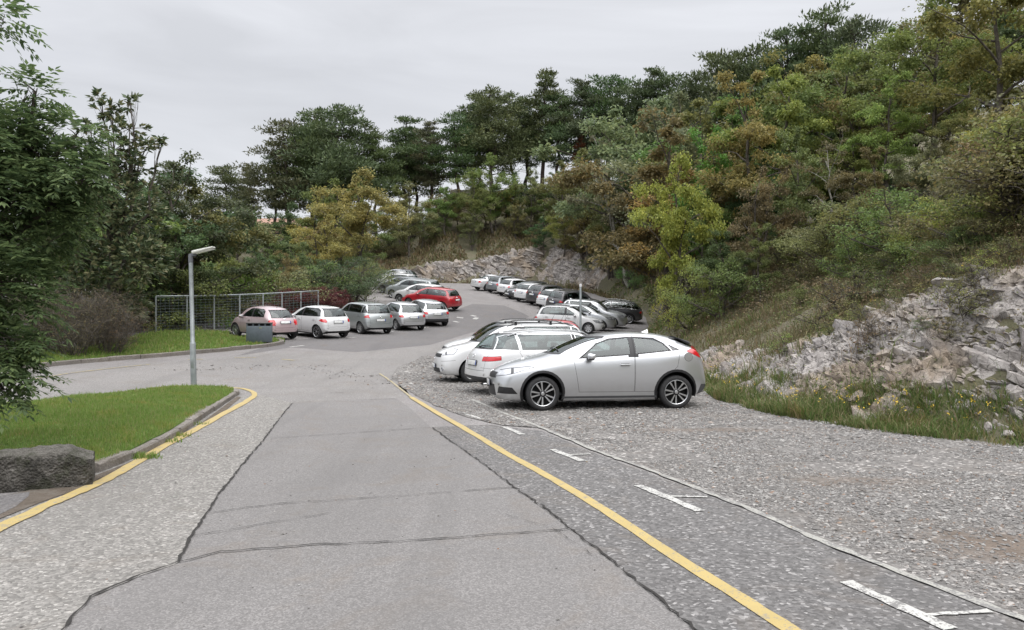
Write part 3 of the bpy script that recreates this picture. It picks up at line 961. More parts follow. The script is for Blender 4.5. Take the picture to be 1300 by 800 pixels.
    # wheels
    if S.get('wheels', True):
        ty, ri = wheel_meshes(S.get('rim', 'multi'), tr, M)
        for uw in (fw, rw):
            for s in (1, -1):
                y = s * (hw - .125)
                e = bpy.data.objects.new('wheel', None); COL.objects.link(e); e.parent = root
                e.location = (L / 2 - uw, y, zc); e.rotation_euler = (0, rnd.uniform(0, 6.28) if not (s == 1 and S.get('fixrot')) else .35, 0 if s > 0 else math.pi)
                obj('tyre', ty, e); obj('rim', ri, e)
                b = bmesh.new()   # arch liner
                nseg = 20; rg = []
                for kk in range(nseg + 1):
                    a = math.pi * 1.16 * kk / nseg - math.pi * .08
                    rg.append([b.verts.new((L / 2 - uw + (ar) * math.cos(a), s * (hw - dd), zc + .01 + ar * math.sin(a))) for dd in (.035, .42)])
                ic = b.verts.new((L / 2 - uw, s * (hw - .42), zc))
                for a0, a1 in zip(rg[:-1], rg[1:]):
                    b.faces.new((a0[0], a1[0], a1[1], a0[1])); b.faces.new((a0[1], a1[1], ic))
                obj('wheel_arch', bm_mesh('wheel_arch', b), root, M['under'])
    # mirrors
    mu, mz = S['mirror']
    for s in (1, -1):
        h, nn = skin((L / 2 - mu, s * 2, mz - .05), (0, -s, 0))
        if h is None: continue
        b = bmesh.new()
        c = h + Vector((-.01, s * .135, .045))
        add_box(b, c, (.12, .21, .135), bevel=.05, mat=0)
        add_box(b, c + Vector((-.052, 0, 0)), (.03, .18, .11), bevel=.012, mat=2)
        add_tube(b, [h + Vector((.02, -s * .02, -.01)), h + Vector((.0, s * .10, .0))], [.032, .024], 8, mat=1)
        add_box(b, c + Vector((0, 0, -.062)), (.10, .17, .035), bevel=.012, mat=1)
        for v in b.verts:   # taper towards the tip
            t = (v.co.y - h.y) * s
            if t > .1: v.co.z = c.z + (v.co.z - c.z) * (1 - .25 * min(1, (t - .1) / .14))
        obj('mirror', bm_mesh('mirror', b, True, 50), root, [P_ if S.get('mirrorpaint', True) else M['black'], M['black'], M['chrome']])
    # interior
    sm = seat_mesh(M)
    cu = S.get('cabin', 2.15)
    for u, k in ((cu, 2), (cu + .85, 3)):
        for y in ((.37, -.37) if k == 2 else (.42, 0, -.42)):
            so = obj('seat', sm, root); so.location = (L / 2 - u + (0.0), y, S.get('seatz', -.06)); so.scale = (1, 1 if k == 2 else .8, .97)
    b = bmesh.new()
    add_box(b, (L / 2 - S['cowl'] - .35, 0, S['cz'] - .12), (.45, hw * 1.5, .2), bevel=.05)
    add_box(b, (L / 2 - S['cowl'] - 1.4, 0, .3), (2.6, hw * 1.6, .04))
    obj('dashboard', bm_mesh('dashboard', b, True, 40), root, M['cloth'])
    b = bmesh.new()
    r0 = .185; c = Vector((L / 2 - cu + .52, .37, .92))
    pts = [c + Matrix.Rotation(R(-65), 3, 'Y') @ Vector((r0 * math.cos(a), r0 * math.sin(a), 0)) for a in [2 * math.pi * k / 20 for k in range(21)]]
    add_tube(b, pts, .014, 6, cap=False); add_tube(b, [pts[0], c, pts[10]], .015, 6); add_tube(b, [c, c + Vector((.2, 0, -.12))], .03, 8)
    obj('steering_wheel', bm_mesh('steering_wheel', b, True), root, M['black'])
    # plates
    for key, sx in (('fplate', 1), ('rplate', -1)):
        if key not in S: continue
        z = S[key]
        h, nn = skin((sx * 5, 0, z), (-sx, 0, 0))
        if h is None: continue
        b = bmesh.new(); tilt = math.asin(max(-.5, min(.5, nn.z)))
        rt = Matrix.Rotation(-sx * tilt, 3, 'Y')
        add_box(b, (0, 0, 0), (.012, .54, .13), bevel=.003, mat=2)
        add_box(b, (sx * .006, 0, 0), (.006, .515, .108), bevel=.001, mat=0)
        add_box(b, (sx * .0095, sx * .237, 0), (.002, .04, .106), mat=1)
        o = obj('number_plate', bm_mesh('number_plate', b, True, 30), root, [M['plate'], M['eu'], M['black']])
        o.location = h + nn * .012; o.rotation_euler = (0, -sx * tilt, 0)
        if S.get('emblem', True):
            h2, n2 = skin((sx * 5, 0, S.get('emz' + key, z + (.21 if sx > 0 else .16))), (-sx, 0, 0))
            if h2 is not None:
                b = bmesh.new(); add_lathe(b, [(.045, 0), (.045, .008), (.036, .012), (.03, .006), (.0005, .006)], 20, axis='Z')
                e = obj('emblem', bm_mesh('emblem', b, True, 40), root, M['chrome'])
                e.location = h2; e.rotation_euler = n2.to_track_quat('Z', 'Y').to_euler()
    # extras
    if S.get('rails'):
        u0, u1 = S['rails']
        for s in (1, -1):
            b = bmesh.new(); pts = []
            for k in range(9):
                u = u0 + (u1 - u0) * k / 8
                y = float(wr(u)) * .93
                h, nn = skin((L / 2 - u, s * y, 3), (0, 0, -1))
                lift = .045 if 0 < k < 8 else -.005
                pts.append(h + Vector((0, 0, lift)))
            add_tube(b, pts, .014, 8)
            obj('roof_rail', bm_mesh('roof_rail', b, True), root, M[S.get('railm', 'black')])
    for u in S.get('bars', []):
        y = float(wr(u)) * .93
        h, nn = skin((L / 2 - u, y, 3), (0, 0, -1))
        b = bmesh.new()
        add_box(b, (h.x, 0, h.z + .085), (.06, 2 * y + .10, .022), bevel=.008)
        for s in (1, -1): add_box(b, (h.x, s * y, h.z + .045), (.07, .05, .09), bevel=.01, taper=.8)
        obj('roof_bar', bm_mesh('roof_bar', b, True, 40), root, M['black'])
    if S.get('antenna'):
        u, kind = S['antenna']
        h, nn = skin((L / 2 - u, 0, 3), (0, 0, -1))
        b = bmesh.new()
        if kind == 'fin':
            vs = [b.verts.new(h + Vector(p)) for p in ((.09, 0, -.01), (-.08, .035, -.012), (-.08, -.035, -.012), (-.075, 0, .062), (-.03, 0, .042))]
            for q in ((0, 1, 4), (0, 4, 2), (1, 3, 4), (4, 3, 2), (1, 2, 3), (0, 2, 1)): b.faces.new([vs[i] for i in q])
            obj('antenna', bm_mesh('antenna', b), root, P_)
        else:
            add_tube(b, [h, h + Vector((-.13, 0, .24))], [.007, .003], 6)
            add_lathe(b, [(.02, -.005), (.016, .012), (.0005, .016)], 10, axis='Z', loc=h)
            obj('antenna', bm_mesh('antenna', b, True), root, M['black'])
    if S.get('rwiper'):
        z = S['rwiper']
        p = []
        for y, dz in ((.02, 0), (-.08, .03), (-.40, .055)):
            h, nn = skin((-5, y, z + dz), (1, 0, 0)); p.append(h + nn * .02)
        b = bmesh.new(); add_tube(b, p, [.022, .012, .008], 6)
        obj('rear_wiper', bm_mesh('rear_wiper', b, True), root, M['black'])
    if S.get('spoiler'):
        u, z, w, ln = S['spoiler'][:4]
        b = bmesh.new()
        nn_ = 9; top = []; bot = []
        for k in range(nn_):
            y = w * (2 * k / (nn_ - 1) - 1); bx = -.10 * (abs(y) / w) ** 2
            top.append((b.verts.new((L / 2 - u, y, z - .03 * (y / w) ** 2)), b.verts.new((L / 2 - u - ln - bx, y, z - S['spoiler'][4] - .03 * (y / w) ** 2))))
            bot.append((b.verts.new((L / 2 - u, y, z - .05)), b.verts.new((L / 2 - u - ln - bx + .01, y, z - S['spoiler'][4] - .03 - .03 * (y / w) ** 2))))
        for a0, a1, b0, b1 in zip(top[:-1], top[1:], bot[:-1], bot[1:]):
            b.faces.new((a0[0], a1[0], a1[1], a0[1])); b.faces.new((b0[0], b0[1], b1[1], b1[0]))
            b.faces.new((a0[1], a1[1], b1[1], b0[1])); b.faces.new((a0[0], b0[0], b1[0], a1[0]))
        b.faces.new((top[0][0], top[0][1], bot[0][1], bot[0][0])); b.faces.new((top[-1][0], bot[-1][0], bot[-1][1], top[-1][1]))
        obj('spoiler', bm_mesh('spoiler', b), root, M['black'] if S.get('spoilerm') == 'black' else P_)
    if S.get('exhaust'):
        b = bmesh.new(); add_box(b, (-L / 2 + .12, -hw + .34, .27), (.16, .17, .06), bevel=.025); add_box(b, (-L / 2 + .036, -hw + .34, .27), (.012, .13, .036), bevel=.005, mat=1)
        obj('exhaust', bm_mesh('exhaust', b, True, 40), root, [M['chrome'], M['under']])
    if S.get('fog'):
        z, y = S['fog']
        for s in (1, -1):
            h, nn = skin((5, s * y, z), (-1, 0, 0))
            b = bmesh.new(); add_lathe(b, [(.055, -.01), (.052, .012), (.042, .016), (.04, .006), (.0005, .010)], 20, axis='Z')
            e = obj('fog_lamp', bm_mesh('fog_lamp', b, True, 40), root, M['lamp']); e.location = h; e.rotation_euler = nn.to_track_quat('Z', 'Y').to_euler()
    if S.get('fuel'):
        u, z = S['fuel']
        h, nn = skin((L / 2 - u, 2, z), (0, -1, 0))
        b = bmesh.new(); add_lathe(b, [(.086, -.004), (.086, .0015), (.080, .0015)], 28, axis='Z', mat=1); add_lathe(b, [(.080, .0015), (.0005, .002)], 28, axis='Z', mat=0)
        e = obj('fuel_flap', bm_mesh('fuel_flap', b), root, [P_, M['grey']]); e.location = h; e.rotation_euler = nn.to_track_quat('Z', 'Y').to_euler()
    b = bmesh.new()   # wipers on the windscreen
    for y0 in (.45, -.1):
        pts = []
        for q in (0, .5, 1):
            h, nn = skin((5, y0 - .42 * q - .02, S['cz'] + .055 + .04 * q), (-1, 0, 0))
            pts.append(h + nn * .014)
        add_tube(b, pts, [.014, .010, .008], 5)
    obj('wiper', bm_mesh('wiper', b, True), root, M['black'])
    return root
# ------------------------------------------------------------------ car shapes
def civic_spec(P_):
    L, H, hw = 4.30, 1.47, .885
    return dict(L=L, H=H, hw=hw, paint=P_, bowf=.33, bowr=.20, mid=.50, shw=.965, tuck=.935,
        roof=[(0, .52), (.012, .60), (.04, .68), (.10, .745), (.24, .815), (.5, .90), (.8, .975), (1.08, 1.04), (1.5, 1.235), (1.95, 1.395), (2.3, 1.45), (2.75, 1.475), (3.2, 1.455), (3.6, 1.385), (3.92, 1.285), (4.08, 1.205), (4.17, 1.10), (4.235, .96), (4.275, .78), (4.3, .60)],
        bottom=[(0, .27), (.08, .20), (.5, .18), (1.4, .17), (3.1, .17), (3.8, .20), (4.2, .30), (4.3, .40)],
        belt=[(0, .50), (.06, .60), (.2, .70), (.5, .79), (1.1, .90), (1.6, .955), (2.6, 1.02), (3.4, 1.09), (3.7, 1.12), (4.0, 1.13), (4.15, 1.03), (4.22, .88), (4.3, .55)],
        plan=[(0, .70), (.05, .76), (.2, .825), (.5, .865), (.95, .885), (1.6, .868), (2.7, .868), (3.4, .885), (3.8, .875), (4.1, .83), (4.25, .775), (4.3, .70)],
        redge=[(0, .55), (.3, .66), (.8, .70), (1.1, .72), (1.6, .66), (2.1, .585), (2.8, .565), (3.4, .55), (3.9, .52), (4.1, .58), (4.3, .5)],
        edrop=[(0, .05), (.5, .05), (1.1, .07), (1.7, .08), (2.2, .07), (3.4, .075), (4.0, .08), (4.3, .06)],
        fw=.94, rw=3.545, arch=.385, lip=.048, tyre=.322, rim='sport', fixrot=True,
        doors=[[(1.53, .97), (1.64, .34), (2.72, .335), (2.72, 1.42), (2.2, 1.40)],
               [(2.728, 1.43), (2.728, .335), (3.10, .335), (3.56, .82), (3.62, 1.13), (3.36, 1.36)]],
        windows=[([(1.62, .975), (2.665, 1.04), (2.665, 1.39), (2.25, 1.355), (2.0, 1.265)],),
                 ([(2.735, 1.045), (3.46, 1.115), (3.33, 1.27), (3.16, 1.365), (2.735, 1.39)],),
                 ([(3.47, 1.115), (3.62, 1.135), (3.40, 1.25)], 'privacy', .004)],
        pillars=[(2.60, 1.0, 2.80, 1.385)],
        screen=([(-.70, 1.05), (.70, 1.05), (.57, 1.40), (-.57, 1.40)], 1.0, 2.4),
        rearglass=([(-.60, 1.10), (.60, 1.10), (.50, 1.37), (-.50, 1.37)], 3.5, 4.2),
        cowl=1.15, cz=1.06, mirror=(1.83, 1.03), cabin=2.3, hz=.86, handlem='silver', hu2=9,
        lights=[dict(k='front', m='black', poly=[(-.44, .60), (.44, .60), (.44, .71), (-.44, .735)], u=.35, both=False, name='grille'),
                dict(k='side', m='lamp', poly=[(.04, .615), (.36, .69), (.80, .825), (.70, .845), (.36, .80), (.08, .735)], u0=-1, u1=.82, ymin=.40, name='headlight'),
                dict(k='side', m='red', poly=[(3.72, 1.115), (4.06, .965), (4.33, .93), (4.33, 1.22), (4.0, 1.20)], u0=3.7, u1=4.4, ymin=.36, name='tail_light'),
                dict(k='side', m='black', poly=[(.10, .32), (.47, .315), (.36, .44), (.13, .45)], u0=-1, u1=.5, ymin=.5, name='bumper_intake'),
                dict(k='front', m='black', poly=[(-.5, .27), (.5, .27), (.42, .48), (-.42, .48)], u=.30, both=False, name='lower_grille')],
        gaps=[dict(k='side', m='seam', poly=[(.30, .255), (.302, .255), (.302, .5), (.30, .5)], u1=.4, ymin=.6) if False else
              dict(k='side', m='grey', poly=[(1.3, .22), (3.2, .22), (3.2, .262), (1.3, .262)], u0=1.2, u1=3.2, ymin=.6),
              dict(k='side', m='grey', poly=[(4.0, .28), (4.32, .28), (4.32, .45), (4.07, .47)], u0=3.95, u1=4.4, ymin=.5)],
        fplate=.50, rplate=.70, antenna=(3.15, 'fin'), fuel=(3.78, 1.0), hu3=0,
        spoiler=(3.70, 1.385, .50, .34, .10), spoilerm='black')

def gen_spec(P_, L=4.2, H=1.50, hw=.86, style='hatch', **kw):
    """family of compact cars; style hatch / mpv / wagon / suv / sedan / retro"""
    zc = {'hatch': .98, 'mpv': 1.06, 'wagon': .97, 'suv': 1.09, 'sedan': .95, 'retro': .97}[style]    # cowl height
    uc = {'hatch': .98, 'mpv': .90, 'wagon': 1.30, 'suv': 1.15, 'sedan': 1.25, 'retro': .72}[style] * L / {'wagon': 4.8, 'suv': 4.4, 'sedan': 4.6, 'retro': 3.57}.get(style, 4.1)
    uh = uc + {'hatch': .85, 'mpv': .85, 'wagon': .90, 'suv': .80, 'sedan': .92, 'retro': .72}[style]
    zf = zc - {'hatch': .27, 'mpv': .27, 'wagon': .25, 'suv': .24, 'sedan': .25, 'retro': .22}[style]
    # tail profile, distances measured from the rear end
    tail = {'hatch': [(.62, H - .05), (.42, H - .12), (.17, zc + .02), (.07, zc - .08), (.02, .70), (0, .52)],
            'mpv': [(.50, H - .04), (.36, H - .10), (.13, zc + .0), (.06, zc - .12), (.02, .68), (0, .50)],
            'wagon': [(.85, H - .05), (.60, H - .10), (.17, zc + .04), (.07, zc - .07), (.02, .66), (0, .50)],
            'suv': [(.62, H - .05), (.42, H - .12), (.15, zc + .03), (.07, zc - .08), (.02, .72), (0, .55)],
            'sedan': [(1.75, H - .02), (1.30, H - .13), (.62, zc + .10), (.30, zc + .08), (.05, zc + .03), (.02, .80), (0, .60)],
            'retro': [(.75, H - .06), (.50, H - .16), (.16, zc - .0), (.08, zc - .12), (.02, .66), (0, .50)]}[style]
    roof = [(0, .50), (.012, .57), (.04, zf - .09), (.11, zf), (.30, zf + .10), (uc * .62, zf + .19), (uc, zc), ((uc + uh) / 2, (zc + H) / 2 - .0), (uh, H - .075), (uh + .32, H - .018), (uh + .75, H)]
    roof += [(L - d, z) for d, z in tail if L - d > uh + .85]
    ug, zg = [(L - d, z) for d, z in tail][2 if style != 'sedan' else 2]
    ur, zr_ = [(L - d, z) for d, z in tail][1]
    b0 = zc - .03
    belt = [(0, .48), (.08, .58), (.25, zf - .06), (uc * .7, zc - .12), (uc + .2, b0 - .02), (L * .55, b0 + .02), (L - .55, b0 + .05), (L - .2, b0 - .02), (L - .05, .72), (L, .5)]
    fw = kw.get('fw', L * .205); rw = kw.get('rw', L * .205 + L * {'hatch': .632, 'mpv': .63, 'wagon': .60, 'suv': .61, 'sedan': .60, 'retro': .645}[style])
    tyre = {'suv': .35, 'wagon': .33, 'sedan': .33}.get(style, .305)
    rw_ = {'mpv': .10, 'suv': .07}.get(style, .03)
    redge = [(0, hw * .62), (.3, hw * .76), (uc, hw * .82), ((uc + uh) / 2, hw * .76), (uh + .2, hw * (.64 + rw_)), (L * .6, hw * (.63 + rw_)), (L - .45, hw * (.60 + rw_)), (L - .15, hw * .68), (L, hw * .6)]
    if style == 'sedan': redge = redge[:-2] + [(L - .35, hw * .75), (L, hw * .66)]
    d1 = [(uc + .42, zc - .02), (uc + .52, .34), (L * .53, .33), (L * .53, H - .045), (uh + .15, H - .07)]
    wz = zc + .005; top = H - .105
    ed = .065
    s = dict(L=L, H=H, hw=hw, paint=P_, bowf=.30, bowr=.15, mid=.5, shw=.955, roof=roof, belt=belt, redge=redge,
        bottom=[(0, .28), (.1, .21), (L * .3, .19), (L * .7, .19), (L - .3, .24), (L, .36)],
        plan=[(0, hw * .80), (.06, hw * .87), (.25, hw * .95), (.6, hw * .985), (fw + .1, hw), (L * .5, hw * .985), (rw, hw), (L - .25, hw * .96), (L - .06, hw * .90), (L, hw * .82)],
        edrop=[(0, .05), (uc, .06), (uh, ed + .01), (L - .6, ed + .01), (L, .05)],
        fw=fw, rw=rw, arch=tyre + .055, tyre=tyre, rim='multi',
        screen=([(-hw * .80, zc + .02), (hw * .80, zc + .02), (hw * .64, H - .07), (-hw * .64, H - .07)], uc - .1, uh + .35),
        cowl=uc, cz=zc, mirror=(uc + .62, zc + .03), cabin=uh + .30, hz=zc - .13,
        fplate=.44, rplate={'hatch': .78, 'mpv': .74, 'wagon': .72, 'suv': .86, 'sedan': .80, 'retro': .80}[style])
    three = kw.get('three', False) or style == 'retro'
    du = L * .53
    xe = {'hatch': L - .42, 'mpv': L - .30, 'wagon': L - .35, 'suv': L - .40, 'sedan': L - 1.0, 'retro': L - .62}[style]
    if three:
        s['doors'] = [[(uc + .42, zc - .02), (uc + .50, .34), (du + .12, .33), (du + .12, H - .05), (uh + .15, H - .08)]]
        s['windows'] = [([(uc + .42, wz), (du + .08, wz + .02), (du + .08, top + .005), (uh + .12, top - .03), (uc + .68, wz + .17)],),
                        ([(du + .15, wz + .02), (xe, wz + .04), (xe - .12, top - .10), (xe - .32, top - .01), (du + .15, top + .005)],)]
    else:
        s['doors'] = [d1, [(du + .008, H - .045), (du + .008, .33), (rw - .50, .33), (rw - .02, .74), (min(rw + .12, L - .6), zc), (L * .75, H - .06)]]
        x2 = min(rw + .06, L - .62)
        s['windows'] = [([(uc + .42, wz), (du - .035, wz + .02), (du - .035, top), (uh + .12, top - .03), (uc + .72, wz + .17)],)]
        if style in ('hatch', 'sedan'):
            s['windows'] += [([(du + .045, wz + .02), (xe, wz + .05), (xe - .16, top - .09), (xe - .40, top), (du + .045, top + .005)],)]
        else:
            s['windows'] += [([(du + .045, wz + .02), (x2, wz + .03), (x2, top), (du + .045, top + .005)],),
                             ([(x2 + .045, wz + .03), (xe + .05, wz + .055), (xe - .16, top - .05), (xe - .3, top - .005), (x2 + .045, top)],)]
    s['pillars'] = [(du - .06, wz + .03, du + .07, top - .01)] if not three else [(du + .06, wz + .03, du + .17, top - .01)]
    gb = zg + .02 if style != 'sedan' else zg + .02
    gt = zr_ + .02
    if style == 'sedan': s['rearglass'] = ([(-hw * .72, gb), (hw * .72, gb), (hw * .60, gt), (-hw * .60, gt)], L - 1.6, L - .4)
    else: s['rearglass'] = ([(-hw * .74, gb), (hw * .74, gb), (hw * .62, gt), (-hw * .62, gt)], L - .9, L + .1)
    zl = zf - .06
    s['lights'] = [
        dict(k='side', m='lamp', poly=kw.get('hl', [(-.02, zl - .07), (.42, zl - .02), (.62, zl + .12), (.45, zl + .13), (.05, zl + .07)]), u1=.65, ymin=hw * .56, name='headlight'),
        dict(k='front', m='black', poly=[(-hw * .52, zl - .06), (hw * .52, zl - .06), (hw * .50, zl + .04), (-hw * .50, zl + .04)], u=.3, both=False, name='grille'),
        dict(k='front', m='black', poly=[(-hw * .60, .27), (hw * .60, .27), (hw * .52, .39), (-hw * .52, .39)], u=.3, both=False, name='lower_grille'),
        dict(k='side', m='red', poly=kw.get('tl', [(L - .32, zc - .17), (L + .02, zc - .25), (L + .02, zc - .06), (L - .20, zc - .04)]), u0=L - .40, u1=L + .2, ymin=kw.get('tly', hw * .70), name='tail_light')]
    s['patches'] = [dict(k='rear', m='black', poly=[(-hw * .72, .2), (hw * .72, .2), (hw * .66, .34), (-hw * .66, .34)], u=.4, both=False),
                    dict(k='rear', m='grey', poly=[(-hw * .34, .83 - .17), (hw * .34, .66), (hw * .34, .68), (-hw * .34, .68)], u=.4, both=False) if False else
                    dict(k='side', m='black', poly=[(fw + .3, .15), (rw - .3, .15), (rw - .3, .25), (fw + .3, .25)], ymin=hw * .5)]
    s['gaps'] = [dict(k='rear', m='seam', poly=[(-hw * .66, .555), (hw * .66, .555), (hw * .66, .563), (-hw * .66, .563)], u=.6, both=False),
                 dict(k='rear', m='seam', poly=[(hw * .64, .56), (hw * .648, .56), (hw * .70, zg), (hw * .692, zg)], u=.6, both=True),
                 dict(k='rear', m='seam', poly=[(-hw * .985, .635), (-hw * .66, .60), (-hw * .66, .606), (-hw * .985, .641)], u=.4, both=True) if False else
                 dict(k='side', m='seam', poly=[(L - .40, .60), (L - .05, .62), (L - .05, .626), (L - .40, .606)], u0=L - .6, ymin=hw * .5),
                 dict(k='side', m='seam', poly=[(.05, .56), (.45, .60), (.45, .607), (.05, .567)], u1=.5, ymin=hw * .6)]
    s['antenna'] = (L - .75 if style != 'sedan' else L - 1.9, 'rod' if style in ('hatch', 'retro', 'mpv') else 'fin')
    if style in ('hatch', 'wagon', 'suv', 'retro', 'mpv'): s['rwiper'] = zg + .05
    for k, v in kw.items():
        if k not in ('fw', 'rw', 'hl', 'tl', 'tly', 'three'): s[k] = v
    for p in kw.get('addlights', []): s['lights'].append(p)
    return s
# ================================================================== PARKED CARS
silver = paint('silver_paint', (.60, .615, .635), .72, .30); silver2 = paint('warm_silver_paint', (.36, .385, .39), .6, .38)
white = paint('white_paint', (.60, .605, .61)); pink = paint('pale_pink_paint', (.42, .325, .34), .2)
red = paint('red_paint', (.33, .012, .02)); dkgrey = paint('dark_grey_paint', (.055, .052, .055), .5); blackp = paint('black_paint', (.02, .02, .022)); greyp = paint('grey_paint', (.22, .235, .25), .6)
GC = 'cars parked on the gravel and asphalt lot'
def carat(x, y, **k):
    e_ = .8
    dzx = (float(G(T(x + e_, y))) - float(G(T(x - e_, y)))) / (2 * e_); dzy = (float(G(T(x, y + e_))) - float(G(T(x, y - e_)))) / (2 * e_)
    return (x, y, float(G(T(x, y))) + .012), Vector((-dzx, -dzy, 1)).normalized()
def put(S, x, y, hdg, label, kind='hatchback', zo=0):
    loc, up = carat(x, y)
    return build_car(S, 'parked_' + kind, (loc[0], loc[1], loc[2] + zo), hdg, label, 'car', GC, up)
def px(p_, y): return (p_ - CX) / FPX * y
G5 = lambda *a, **k: gen_spec(*a, **k)
put(civic_spec(silver), 1.68, 15.55, -97, 'silver hatchback side-on nearest the camera with black wheel arches and black alloy wheels')
put(G5(white, 4.85, 1.47, .915, 'wagon', rim='multi', wtrim='chrome', exhaust=True, rails=(2.0, 4.2), railm='silverp', tl=[(4.46, .80), (4.87, .755), (4.87, .865), (4.46, .90)], tly=.46,
       patches=[dict(k='rear', m='black', poly=[(-.80, .2), (.80, .2), (.74, .42), (-.74, .42)], u=.4, both=False)]),
    1.30, 18.7, 67, 'white estate car with chrome window trim, tail to the road, behind the nearest silver hatchback', 'estate')
put(G5(white, 4.35, 1.60, .88, 'mpv', rails=(1.9, 3.8), bars=[2.15, 3.15], rim='five', fog=(.36, .60), hl=[(-.02, .70), (.42, .76), (.55, .90), (.40, .92), (.05, .87)]), -0.02, 21.7, -104,
    'white people carrier with black roof bars and fog lamps nosing out beyond the white estate', 'people_carrier')
put(G5(white, 4.35, 1.62, .88, 'mpv', rails=(1.9, 3.8), rim='cap'), -.12, 24.8, -104, 'white people carrier furthest back of the two with roof rails and a dark mirror', 'people_carrier')
put(G5(red, 4.2, 1.52, .87, 'hatch'), .62, 28.4, -100, 'red hatchback mostly hidden behind the two white people carriers')
# left row beside the fence
put(G5(pink, 3.57, 1.49, .81, 'retro', rim='multi', tl=[(3.22, .70), (3.50, .66), (3.50, .90), (3.30, .92)], tly=.50), px(334, 36), 36, -52, 'pale pink retro small hatchback behind the grey waste bin', 'small_hatchback')
put(G5(white, 3.95, 1.51, .85, 'hatch', rim='sport', windows=None) if False else G5(white, 3.95, 1.51, .85, 'hatch', rim='sport', tl=[(3.50, .84), (3.97, .72), (3.97, .88), (3.62, .94)]), px(399, 37.6), 37.6, -49, 'white hatchback between the pale pink car and the tall silver hatchback')
put(G5(silver2, 4.2, 1.60, .88, 'mpv', rim='multi'), px(458, 41), 41, -40, 'tall silver hatchback with large rear window, third in the row from the fence', 'tall_hatchback')
put(G5(silver, 3.9, 1.52, .85, 'hatch', rim='multi'), px(506, 44), 44, -34, 'small silver hatchback with slanting red tail lights, fourth in the row from the fence')
put(G5(silver, 4.05, 1.45, .86, 'hatch', rim='five', three=True, tl=[(3.62, .76), (4.07, .74), (4.07, .90), (3.70, .90)], patches=[dict(k='rear', m='black', poly=[(-.8, .2), (.8, .2), (.8, .50), (-.8, .50)], u=.5, both=False)]), px(538, 46.8), 46.8, -30, 'silver hatchback with black lower bumper beside the red car')
put(G5(red, 4.3, 1.50, .89, 'hatch', rim='multi'), px(547, 53), 53, -62, 'red hatchback with silver wheels at the open end of the left row')
put(G5(white, 4.2, 1.48, .87, 'hatch'), px(533, 55.6), 55.6, -64, 'white hatchback immediately behind the red hatchback of the left row')
put(G5(silver2, 4.5, 1.58, .89, 'mpv', rails=(1.9, 4.0), railm='silverp'), px(524, 58.6), 58.6, -64, 'silver people carrier second behind the red hatchback of the left row', 'people_carrier')
put(G5(greyp, 4.2, 1.47, .87, 'hatch'), px(509, 62), 62, -66, 'grey hatchback half hidden by the bush, third behind the red hatchback')
put(G5(white, 4.2, 1.47, .87, 'hatch'), px(503, 65), 65, -66, 'white hatchback half hidden by the bush beside the far silver estate')
put(G5(white, 4.3, 1.47, .87, 'sedan'), px(502, 68), 68, -66, 'white saloon car just in front of the far silver estate by the bush', 'saloon')
put(G5(silver, 4.6, 1.52, .89, 'wagon', rails=(2.0, 4.0)), px(501, 71.2), 71.2, -66, 'silver estate with black roof rails furthest up the left row', 'estate')
# right row, nearer cars with their noses to the hill
put(G5(white, 4.05, 1.55, .87, 'hatch', rails=(1.9, 3.5), rim='cap'), px(722, 44.5), 44.5, 101, 'white hatchback with roof rails and nose to the hill beside the metal post')
put(G5(silver, 4.2, 1.55, .87, 'mpv'), px(738, 47.1), 47.1, 101, 'silver small people carrier squeezed between the white hatchback and silver off-roader', 'people_carrier')
put(G5(silver, 4.45, 1.68, .90, 'suv'), px(752, 49.8), 49.8, 103, 'silver off-roader with nose to the hill in front of the black estate', 'off_roader')
put(G5(blackp, 4.75, 1.47, .91, 'wagon', wtrim='chrome', rails=(2.0, 4.1), railm='silverp'), px(771, 53.2), 53.2, -83, 'black estate car with chrome window line and its tail against the hillside', 'estate')
put(G5(dkgrey, 4.45, 1.68, .90, 'suv', rails=(1.9, 3.9)), px(729, 55.4), 55.4, 52, 'dark grey off-roader with raised red tail lights left of the black estate', 'off_roader')
put(G5(white, 4.1, 1.48, .87, 'hatch'), px(713, 57.7), 57.7, 50, 'white hatchback with red tail lights between the two dark off-roaders')
put(G5(dkgrey, 4.4, 1.62, .90, 'suv', tl=[(3.95, .95), (4.42, .85), (4.42, 1.12), (4.1, 1.12)]), px(700, 60.1), 60.1, 48, 'dark off-roader with a bright red tail light behind the white hatchback', 'off_roader')
put(G5(white, 4.1, 1.50, .87, 'hatch', rim='multi'), px(682, 62.2), 62.2, 46, 'white hatchback with its tail to the lane beside the dark off-roader')
put(G5(blackp, 4.2, 1.50, .87, 'hatch'), px(669, 64.3), 64.3, -128, 'black hatchback parked nose to the lane among white cars')
put(G5(white, 4.0, 1.50, .86, 'hatch'), px(658, 66.4), 66.4, 46, 'white hatchback between the grey hatchback and the black one')
put(G5(greyp, 4.0, 1.55, .87, 'hatch'), px(644, 68.5), 68.5, 48, 'grey hatchback next to the white saloon near the rock wall')
put(G5(white, 4.7, 1.46, .90, 'sedan', rim='multi'), px(629, 70.8), 70.8, 56, 'white saloon car at the far end of the row by the rock wall', 'saloon')
# ================================================================== LAWNS, KERBS, ROCK, FURNITURE
def soil(name, cols, sc=3.0, b=.05):
    t = NT(name); p = t.pos()
    c = t.ramp(t.noise(p, sc, 6, .65), [(.3 + .4 * i / (len(cols) - 1), c_) for i, c_ in enumerate(cols)])
    t.pbr(c, .95, normal=t.bump(t.noise(p, 30, 4), .7, b), spec=.15); return t.m
m_lawnbase = soil('lawn_soil', [(.06, .09, .025), (.085, .14, .03), (.10, .15, .04)])

